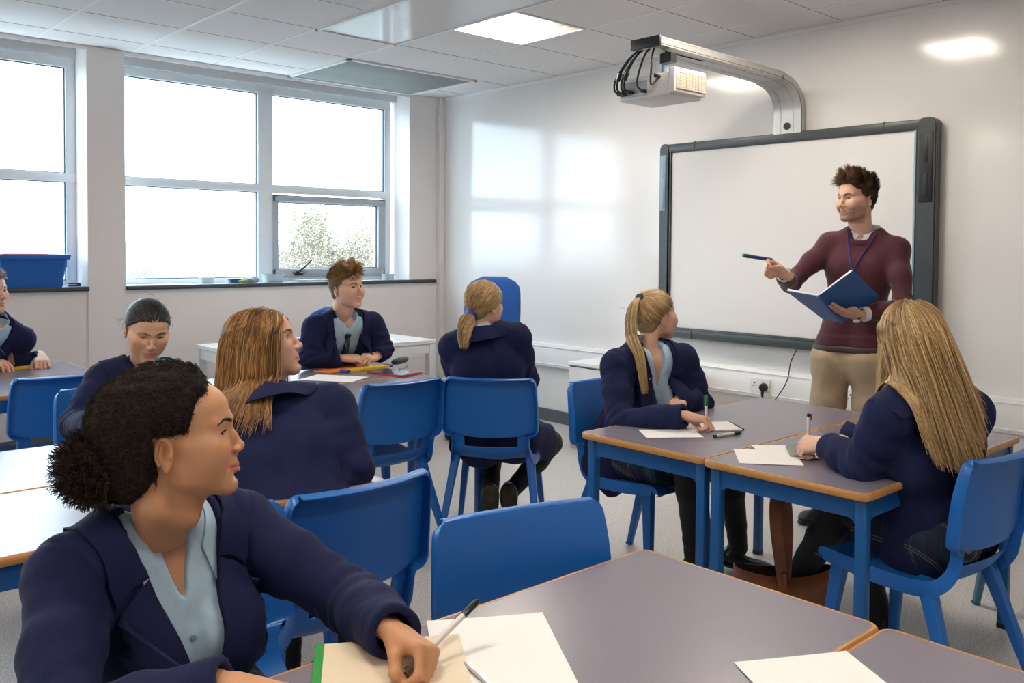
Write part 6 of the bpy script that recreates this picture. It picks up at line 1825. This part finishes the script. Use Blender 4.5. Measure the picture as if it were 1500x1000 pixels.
def boy_edge():
    H = at(-17, 428, 4.72); N = at(-12, 478, 4.80)
    lw = V3(-3.60, -1.09, .765); rw = V3(-3.84, -1.10, .765)
    J = seat_joints(N, (-3.96, -.66, .53), (-.1, -.98, 0), sw=.165, sdrop=.035, lw=lw, rw=rw, lh=(.5, .2, -1), rh=(-.6, .2, -1), ua=.27, fa=.24)
    s = Person(J, wd=1.05, nr=.056, crest=1); rep('edge', J)
    hp = dict(face=1, lips=.9, smile=0, nose=.95, brow=(.10, .06, .03), iris=(.06, .06, .05), mouth=.3)
    hR = frame((.50, -.86, .10), tilt=.0)
    s.body('boy in blazer and tie cut by the picture edge, holding a yellow ruler', PALE, hp, H, hR, dict(l=dict(hand=build_hand(-1, [(35, 60, 30), (38, 62, 30), (40, 64, 30), (42, 66, 30)], vox=.0028), dir=(-.15, -.95, -.2), palm=(0, 0, -1)), r=dict(hand=build_hand(1, RELAX, vox=.003), dir=(.3, -.9, -.1), palm=(0, 0, -1))))
    s.jacket(vox=.006, V=(.072, .38)); s.shirt(vox=.006, collar=2); s.tie(m_tie)
    s.legs(m_tights, 'trousers', flare=(.062, .060)); s.shoe('l', (0, -1, 0)); s.shoe('r', (0, -1, 0))
    hair_short(s, [(.16, .10, .05), (.10, .06, .03)], [(.45, .36, .26), (.30, .22, .14)], n=3000, seed=31, top=.045, sidel=.010)
    return s

def boy_tie():
    H = at(508, 421, 4.98); N = at(506, 472, 5.03)
    lw = at(553, 526, 5.10); lw[2] = .770; rw = at(500, 533, 4.98); rw[2] = .770
    J = seat_joints(N, (-2.25, -1.78, .53), (-.16, -.96, 0), sw=.172, sdrop=.035, lw=lw, rw=rw, lh=(.7, .1, -.9), rh=(-.8, .1, -.8), ua=.275, fa=.245, rel=at(452, 524, 4.92), lel=at(562, 511, 5.16))
    s = Person(J, wd=1.04, nr=.056); rep('tie', J)
    hp = dict(face=1.0, jaw=.96, lips=.9, smile=1.0, mouth=.9, nose=1.0, nosew=.95, brow=(.20, .12, .06), browt=.0024, iris=(.05, .05, .04), open=.85, gaze=(.25, 1, .1))
    hR = frame((.28, -.95, .06), tilt=-.06)
    dl = nrm(rw-lw); 
    s.body('smiling boy with swept fair brown hair, blazer and striped tie', PALE, hp, H, hR, dict(l=dict(hand=build_hand(-1, [(40, 45, 25), (45, 50, 25), (50, 52, 25), (55, 55, 25)], vox=.0026), dir=nrm(dl+V3(-.1, -.5, 0)), palm=(-.2, .3, -.9)), r=dict(hand=build_hand(1, [(25, 35, 20), (28, 38, 22), (30, 40, 24), (32, 42, 24)], vox=.0026), dir=nrm(-dl+V3(.2, -.35, 0)), palm=(.1, .2, -.9))))
    s.jacket(vox=.0055, V=(.074, .42)); s.shirt(vox=.0055, collar=2); s.tie(m_tie)
    s.legs(m_tights, 'trousers', flare=(.062, .060)); s.shoe('l', (0, -1, 0)); s.shoe('r', (0, -1, 0))
    hair_short(s, [(.24, .14, .065), (.14, .08, .035), (.32, .20, .10)], [(.52, .33, .14), (.40, .23, .09), (.30, .17, .07)], n=4200, seed=32, top=.058, sidel=.010, quiff=.8, wild=.11, sidew=.10, lift=.7)
    return s

def girl_low():
    H = at(710, 446, 4.30); N = at(708, 492, 4.24)
    J = seat_joints(N, (-2.24, -3.42, .52), (.78, .62, 0), sw=.160, sdrop=.035, lw=at(690, 590, 4.50), rw=at(745, 590, 4.52), lh=(-.5, .1, -.5), rh=(.9, -.75, -.3), ua=.28, fa=.25,
        knr=at(806, 648, 4.50), anr=at(747, 722, 4.36), knl=at(720, 640, 4.62), anl=at(718, 728, 4.28))
    J['rwr'][2] = .76; J['lwr'][2] = .76; J['rel'] = at(772, 556, 4.34); J['lel'] = at(672, 560, 4.36)
    s = Person(J, wd=1.04, nr=.055, tails=[(at(682, 600, 4.30), at(668, 655, 4.30), .06, .035)], soleup_r=(.60, .60, .35), soleup_l=(.55, .62, .35)); rep('low', J)
    hp = dict(HPG, nose=.9, open=.8)
    hR = frame((.975, .20, -.02), tilt=.03)
    s.body('girl with blonde hair in a low ponytail, back turned and feet crossed under her chair', PALE, hp, H, hR, dict(r=dict(hand=build_hand(1, RELAX, vox=.003, scale=.92), dir=(-.3, .9, 0), palm=(0, 0, -1)), l=dict(hand=build_hand(-1, RELAX, vox=.003, scale=.92), dir=(.7, .5, 0), palm=(0, 0, -1))), hscale=.98)
    s.jacket(vox=.0055, V=(.048, .34), lapel=True); s.shirt(vox=.006)
    s.legs(m_tights, 'tights'); s.skirt(frac=.70, m=m_navy)
    for q in 'rl': s.shoe(q, (.10+.1*(q == 'r'), .10, -.97) if q == 'r' else (-.05, .05, -.97), m=m_shoe, sole=m_sole, boot=.03)
    hair_pony(s, BLONDE, (0, -.100, -.050), n=4200, tail=2200, L=.20, seed=23, rad=.0011, trad=.042, out=(0, -1, -.3), tdir=(-.30, -.30, 0), thick=(.004, .012), curl=1.2, tie_m=m_pblue, spread=1.0, capk=dict(g=.004))
    return s

def girl_high():
    H = at(960, 462, 3.86); N = at(952, 520, 3.76)
    rw = at(1003, 634, 3.36); rw[2] = .765; lw = at(996, 606, 3.72); lw[2] = .765
    J = seat_joints(N, (-2.02, -4.05, .52), (-.42, -.90, 0), sw=.158, sdrop=.035, lw=lw, rw=rw, lh=(.9, .1, -.6), rh=(-.95, .2, -.6), ua=.275, fa=.25, rel=at(908, 622, 3.50), lel=at(1026, 592, 3.86), rsh=at(903, 538, 3.66), lsh=at(1000, 528, 3.84),
        knr=at(1005, 668, 3.52), anr=at(1018, 822, 3.62), knl=at(1062, 672, 3.72), anl=at(1082, 802, 3.86))
    s = Person(J, wd=.98, nr=.055, bust=.008, crest=1, tails=[(at(905, 625, 3.84), at(872, 680, 3.82), .08, .060), (at(905, 650, 3.82), at(896, 712, 3.78), .08, .045)]); rep('high', J)
    hp = dict(HPG, nose=.88, open=.9, smile=.1, lips=1.0)
    hR = frame((.975, -.12, .14), tilt=.03)
    dr = nrm(V3(.55, -.75, -.12))
    hr_ = build_hand(1, GRIP, GRIPT, vox=.0024, scale=.92)
    s.body('girl with a long high blonde ponytail writing at the table, looking over her shoulder', (.66, .40, .29), hp, H, hR, dict(r=dict(hand=hr_, dir=dr, palm=nrm((-.35, .15, -.8))), l=dict(hand=build_hand(-1, RELAX, vox=.0028, scale=.9), dir=(-.85, -.5, -.05), palm=(0, 0, -1))), hscale=.98)
    s.jacket(vox=.005, V=(.055, .34), open_=1.4); s.shirt(vox=.005); s.buttons((-.16, -.22, -.28), mat('shirt_button', (.25, .36, .45, 1), .4))
    s.legs(m_tights, 'tights'); s.skirt(frac=.75, drop=.05); s.shoe('l', nrm((.35, -.93, -.12))); s.shoe('r', (.2, -.97, 0))
    hair_pony(s, BLONDE, (0, -.075, .088), n=4200, tail=1900, L=.52, seed=24, rad=.0010, trad=.026, out=(.10, -.85, .35), thick=(.002, .008), loose=60, tie_m=m_black, tdir=(-.10, -.28, 0), capk=dict(g=.003))
    # green capped pen in the right hand
    T = s.tips['r']; g = (T[0]+T[4])/2; up_ = nrm(V3(.12, .10, .9)); tip = g-up_*.035; tip[2] = max(tip[2], TZ+.008)
    pen(tip, tip+up_*.125, 'marker_pen', 'white marker with a dark green cap held upright by the girl with the high ponytail', m_penw, m_green, .0055, capl=.040)
    return s

def girl_loose():
    H = at(1334, 497, 2.64); N = at(1352, 572, 2.66)
    lw = at(1212, 676, 2.84); lw[2] = .770; rw = at(1252, 664, 2.98); rw[2] = .770
    J = seat_joints(N, (-2.16, -5.46, .52), (-.22, .97, 0), sw=.165, sdrop=.035, lw=lw, rw=rw, lh=(-.9, -.35, -.45), rh=(.9, .2, -.3), ua=.285, fa=.25, lel=at(1262, 684, 2.68), lsh=at(1300, 612, 2.62), rsh=at(1422, 606, 2.78),
        knl=at(1240, 742, 3.02), anl=at(1150, 872, 3.22), knr=(-1.98, -5.06, .50), anr=(-1.94, -5.16, .085))
    s = Person(J, wd=1.02, nr=.055, back=1); rep('loose', J)
    hp = dict(HPG)
    hR = frame((.74, .67, .02), tilt=-.02)
    dl = nrm(V3(-.15, .95, -.05))
    s.body('girl with very long loose blonde hair, back turned, writing in a navy blazer', PALE, hp, H, hR, dict(l=dict(hand=build_hand(-1, GRIP, GRIPT, vox=.0022, scale=.90), dir=dl, palm=nrm((.5, .0, -.8))), r=dict(hand=build_hand(1, [(15, 20, 10), (17, 22, 12), (20, 24, 12), (24, 26, 12)], vox=.0026, scale=.9), dir=nrm((-.9, .35, -.05)), palm=(0, 0, -1))), hscale=.98)
    s.jacket(vox=.0052, V=(.048, .34)); s.shirt(vox=.006)
    s.legs(m_tights, 'tights'); s.skirt(frac=.62, r=.104, drop=.02); s.shoe('l', nrm((-.2, .97, 0))); s.shoe('r', (0, 1, 0))
    hair_long(s, BLONDE, n=6000, L=(.30, .375), seed=25, part=-.005, back=.25, lat=.45, thick=(.004, .018), rad=.0010, K=30, stiff=.68, wsweep=(.26, -.24, 0))
    T = s.tips['l']; g = (T[0]+T[4])/2; up_ = nrm(V3(-.05, -.02, .97)); tip = g-up_*.03; tip[2] = TZ+.010
    pen(tip, tip+up_*.135, 'marker_pen', 'white marker with a black end held upright by the long haired blonde girl', m_penw, m_penb, .0055, capl=.010)
    return s

def teacher():
    H = at(1254, 291, 4.50); N = at(1266, 343, 4.50)
    rw = at(1146, 400, 4.30); lw = at(1256, 462, 4.20)
    P_ = at(1246, 520, 4.52)
    f = V3(-.96, -.18, 0)
    J = seat_joints(N, P_, f, sw=.172, sdrop=.068, lw=lw, rw=rw, lh=(.3, -.5, -.7), rh=(-.25, .6, -.9), ua=.30, fa=.265)
    hf = nrm(f); hr = np.cross(hf, (0, 0, 1)); 
    for q, sg in (('r', 1), ('l', -1)):
        J[q+'hip'] = P_+hr*sg*.095-V3(0, 0, .03); J[q+'kn'] = J[q+'hip']+V3(0, 0, -.43)+hf*.02+hr*sg*.02; J[q+'ank'] = V3(J[q+'kn'][0], J[q+'kn'][1], .09)-hf*.03+hr*sg*.02
    s = Person(J, wd=1.06, nr=.064); rep('teacher', J)
    hp = dict(face=1.02, jaw=1.06, lips=.85, smile=.7, mouth=.7, nose=1.05, nosew=1.0, stubble=1, brow=(.06, .035, .02), browt=.0030, brown=200, iris=(.03, .03, .03), neckr=.052, chin=.002, open=.95, gaze=(0, 1, 0))
    hR = frame((-.945, .32, -.03), tilt=.02)
    hrt = build_hand(1, [(22, 62, 30), (62, 80, 45), (66, 82, 45), (68, 82, 45)], [(.034, -.026, .052), (.036, -.040, .082), (.026, -.044, .104)], vox=.0024, scale=1.02)
    hlt = build_hand(-1, [(8, 10, 6), (8, 12, 8), (10, 14, 8), (14, 16, 8)], [(.040, -.010, .050), (.058, -.006, .076), (.062, .002, .104)], vox=.0024, scale=1.02)
    dr = nrm(at(1112, 382, 4.24)-rw); dl_ = nrm(at(1205, 452, 4.12)-lw)
    s.body('bearded man in a maroon jumper pointing with a pen in front of the whiteboard', (.60, .365, .255), hp, H, hR, dict(r=dict(hand=hrt, dir=dr, palm=nrm((.25, -.45, -.55))), l=dict(hand=hlt, dir=dl_, palm=nrm((-.25, .35, .85)))))
    # jumper
    s.k['cutz'] = None
    lo, hi = s.bbox(['neck', 'pelvis', 'lsh', 'rsh', 'lel', 'rel', 'lwr', 'rwr'], .17); F = Field(lo, hi, .0055); s.torso(F, .006); s.arms(F, -.001, sleeve=1.0)
    x, y, z = F.coords((slice(None),)*3); X, Y, Zl = s.loc(x, y, z); rho = np.sqrt(X*X+(Y+.012)**2)
    F.D += .0022*wav(x, y, z, 45, 1)
    for q in 'lr':
        el = J[q+'el']; ax = nrm(J[q+'wr']-J[q+'sh']); d2 = (x-el[0])**2+(y-el[1])**2+(z-el[2])**2; t = (x-el[0])*ax[0]+(y-el[1])*ax[1]+(z-el[2])*ax[2]
        F.D += .0045*np.exp(-d2/.08**2)*np.sin(t*150+2*wav(x, y, z, 25, 3))
    nb = np.maximum(np.abs(rho-.080)-.006, np.abs(Zl+.016+.40*Y)-.009); h = np.maximum(.012-np.abs(F.D-nb), 0)/.012; F.D[:] = np.minimum(F.D, nb)-h*h*.003
    F.D[:] = np.maximum(F.D, -np.maximum(rho-.075, -(Zl+.09+.40*Y)))
    hemz = P_[2]+.045; F.D -= .004*((z < hemz+.055) & (z > hemz))*1.0; F.D[:] = np.maximum(F.D, (hemz-z)*np.ones_like(F.D))
    for q in 'lr':
        wr, el = J[q+'wr'], J[q+'el']; ax = nrm(wr-el); e = wr-ax*.055; t = (x-e[0])*ax[0]+(y-e[1])*ax[1]+(z-e[2])*ax[2]; d2 = (x-e[0])**2+(y-e[1])**2+(z-e[2])**2; F.D[:] = np.where(d2 < .10**2, np.maximum(F.D, t), F.D)
    s.jk = F; s.part('jumper', F, m_maroon, 3, lam=.45)
    # white collar and cuffs
    s.shirt(vox=.005, m=m_wshirt, collar=2, g=-.004, name='shirt', zmin=.14, placket=False)
    for q in 'lr':
        wr, el = J[q+'wr'], J[q+'el']; ax = nrm(wr-el); F = Field(wr-.13, wr+.09, .004); F.cap(wr-ax*.09, wr-ax*.025, .034, .036, .01); F.cap(wr-ax*.06, wr+ax*.03, .0275, .0285, .003, 'sub'); x, y, z = F.coords((slice(None),)*3)
        e = wr-ax*.028; F.D[:] = np.maximum(F.D, (x-e[0])*ax[0]+(y-e[1])*ax[1]+(z-e[2])*ax[2]); s.part('shirt_cuff', F, m_wshirt)
    # watch on the left wrist
    wr, el = J['lwr'], J['lel']; ax = nrm(wr-el); bm = bmesh.new(); 
    F = Field(wr-.06, wr+.06, .0028); F.cap(wr-ax*.002, wr+ax*.016, .0285, .0285, .001, flat=(s.R['l'][:, 1], .80)); x, y, z = F.coords((slice(None),)*3)
    F.cap(wr-ax*.06, wr+ax*.06, .0250, .0250, .001, 'sub', flat=(s.R['l'][:, 1], .80)); t = (x-wr[0])*ax[0]+(y-wr[1])*ax[1]+(z-wr[2])*ax[2]; F.D[:] = np.maximum(F.D, np.abs(t-.007)-.010)
    wt = s.part('watch_strap', F, mat('watch_strap', (.03, .018, .012, 1), .5)); n = s.R['l'][:, 1]; c = wr+ax*.007-n*-.026
    bm = bmesh.new(); tube(bm, [c-n*.004, c+n*.004], .016, 20); obj('watch_face', bm, mat('watch_face', (.75, .73, .70, 1), .25), wt, 40)
    # trousers
    s.legs(m_chino, 'trousers', r=(.095, .068, .05), flare=(.068, .064), vox=.007, fold=1.1)
    for q in 'lr': s.shoe(q, tuple(hf+hr*(.25 if q == 'r' else -.25)), boot=.02)
    # belt
    F = Field(P_-.25, P_+.25, .006); F.cap(P_-hr*.075+V3(0, 0, .03), P_+hr*.075+V3(0, 0, .03), .116, .116, .03, flat=(hf, .86)); x, y, z = F.coords((slice(None),)*3); F.D[:] = np.maximum(F.D, np.abs(z-(P_[2]+.035))-.016)
    s.part('belt', F, mat('belt', (.05, .03, .02, 1), .5))
    hair_short(s, [(.045, .024, .012), (.03, .016, .009), (.07, .038, .018)], [(.22, .12, .05), (.13, .07, .03), (.09, .05, .022)], seed=33, n=7000, top=.058, sidel=.017, quiff=.55, rad=.0013, capk=dict(g=.004), line=.076, wild=.09, sidew=.05, lift=.75)
    # lanyard
    bm = bmesh.new(); me_pts = []
    for q in (-1, 1):
        pts = [s.w(q*.048, -.050, .030), s.w(q*.072, -.010, .022), s.w(q*.066, .050, -.005)]
        for t in np.linspace(.15, 1, 6):
            zz = -.03-.165*t; xx = q*.060*(1-t)+.004; 
            yv = None
            for yy in np.linspace(.25, -.02, 120):
                p = s.w(xx, yy, zz); i = np.round((p-s.jk.lo)/s.jk.h).astype(int)
                if np.all(i >= 0) and np.all(i < s.jk.n) and s.jk.D[tuple(i)] < 0: yv = yy; break
            pts.append(s.w(xx, (yv if yv is not None else .1)+.006, zz))
        tube(bm, spline(pts, 30), .0055, 6, flat=.35, up=tuple(s.f))
    p = pts[-1]; tube(bm, [p, p-s.up*.03], [.005, .004], 8)
    o = obj('lanyard', bm, mat('lanyard_blue', (.06, .05, .42, 1), .5), None, 60); tag(o, 'blue lanyard round the neck of the man in the maroon jumper', 'lanyard')
    bm = bmesh.new(); tube(bm, [p-s.up*.028, p-s.up*.045], .0045, 8); obj('clip', bm, m_alu, o, 60)
    # pen in the pointing hand
    T = s.tips['r']; a_ = at(1088, 374, 4.20); b_ = at(1135, 381, 4.28)
    pen(b_, a_, 'marker_pen', 'blue marker with a green cap held out by the bearded man', m_pblue, m_green, .0085, capl=.042)
    # the open folder
    A = at(1198, 434, 4.06); B = at(1233, 473, 4.22); C1 = at(1250, 396, 4.10); D1 = at(1289, 434, 4.25); C2 = at(1151, 426, 4.17); D2 = at(1206, 468, 4.30)
    t = thing('open_folder', 'open blue hardback folder held by the bearded man', 'folder', tuple(A)); A0 = A.copy()
    def slab(q, th, side):
        bm = bmesh.new(); n = nrm(np.cross(q[1]-q[0], q[3]-q[0]))*side; a = [bm.verts.new(p-A0) for p in q]; b = [bm.verts.new(p-A0+n*th) for p in q]
        bm.faces.new(a); bm.faces.new(b[::-1])
        for i in range(4): bm.faces.new((a[i], a[(i+1) % 4], b[(i+1) % 4], b[i]))
        bmesh.ops.recalc_face_normals(bm, faces=bm.faces); return bm
    mb = mat('folder_blue', (.010, .075, .26, 1), .4)
    obj('cover', slab([A, C1, D1, B], .003, 1), mb, t); obj('cover', slab([A, C2, D2, B], .003, -1), mat('folder_blue_pale', (.06, .13, .32, 1), .5), t)  # the second cover is a paler blue on both faces
    inn = nrm((C1+C2)/2-A); 
    def inset(q, k): c = sum(q)/4; return [p+(c-p)*k for p in q]
    for q, sg in (([A, C1, D1, B], 1), ([A, C2, D2, B], -1)):
        n = nrm(np.cross(q[1]-q[0], q[3]-q[0]))*sg; 
        if n@inn < 0: n = -n
        qq = [p+n*.004 for p in inset(q, .03)]; bm = bmesh.new(); a = [bm.verts.new(p-A0) for p in qq]; b = [bm.verts.new(p-A0+n*(.006+.006*(i in (1, 2)))) for i, p in enumerate(qq)]
        bm.faces.new(a); bm.faces.new(b[::-1])
        for i in range(4): bm.faces.new((a[i], a[(i+1) % 4], b[(i+1) % 4], b[i]))
        bmesh.ops.recalc_face_normals(bm, faces=bm.faces); obj('pages', bm, m_paper, t)
    bm = bmesh.new(); beam(bm, A-A0, B-A0, .012, .012); obj('spine', bm, mb, t)
    return s
import os
WHO = dict(bun=girl_bun, brown=girl_brown, down=girl_down, edge=boy_edge, tie=boy_tie, low=girl_low, high=girl_high, loose=girl_loose, teacher=teacher)
for k_, f_ in WHO.items(): f_()
# ------------------------------------------------------------------ light
w = bpy.data.worlds.new('world'); scene.world = w; w.use_nodes = True
nt = w.node_tree; bg = nt.nodes['Background']
bg.inputs['Color'].default_value = (.74, .89, 1, 1); bg.inputs["Strength"].default_value = 7.4
# daylight portals in the window openings (sampling aid only: they emit nothing)
for a, b in ((-2.785, -.36), (-5.75, -3.035), (-6.9, -6.0)):
    l = bpy.data.lights.new('window_portal', 'AREA'); l.shape = 'RECTANGLE'; l.size = b-a; l.size_y = 1.6; l.cycles.is_portal = True
    o = bpy.data.objects.new('window_portal', l); COL.objects.link(o); o.location = ((a+b)/2, .33, 1.9); o.rotation_euler = (-PI/2, 0, 0)
vs = scene.view_settings; vs.view_transform = 'Standard'; vs.look = 'None'; vs.gamma = 1; vs.exposure = .44; vs.use_curve_mapping = False
scene.cycles.use_denoising = True
try: scene.cycles.denoiser = 'OPENIMAGEDENOISE'
except Exception: pass
scene.cycles.max_bounces = 8; scene.cycles.diffuse_bounces = 5; scene.cycles.glossy_bounces = 3; scene.cycles.transmission_bounces = 5; scene.cycles.transparent_max_bounces = 8
scene.cycles.caustics_reflective = False; scene.cycles.caustics_refractive = False; scene.cycles.sample_clamp_indirect = 6
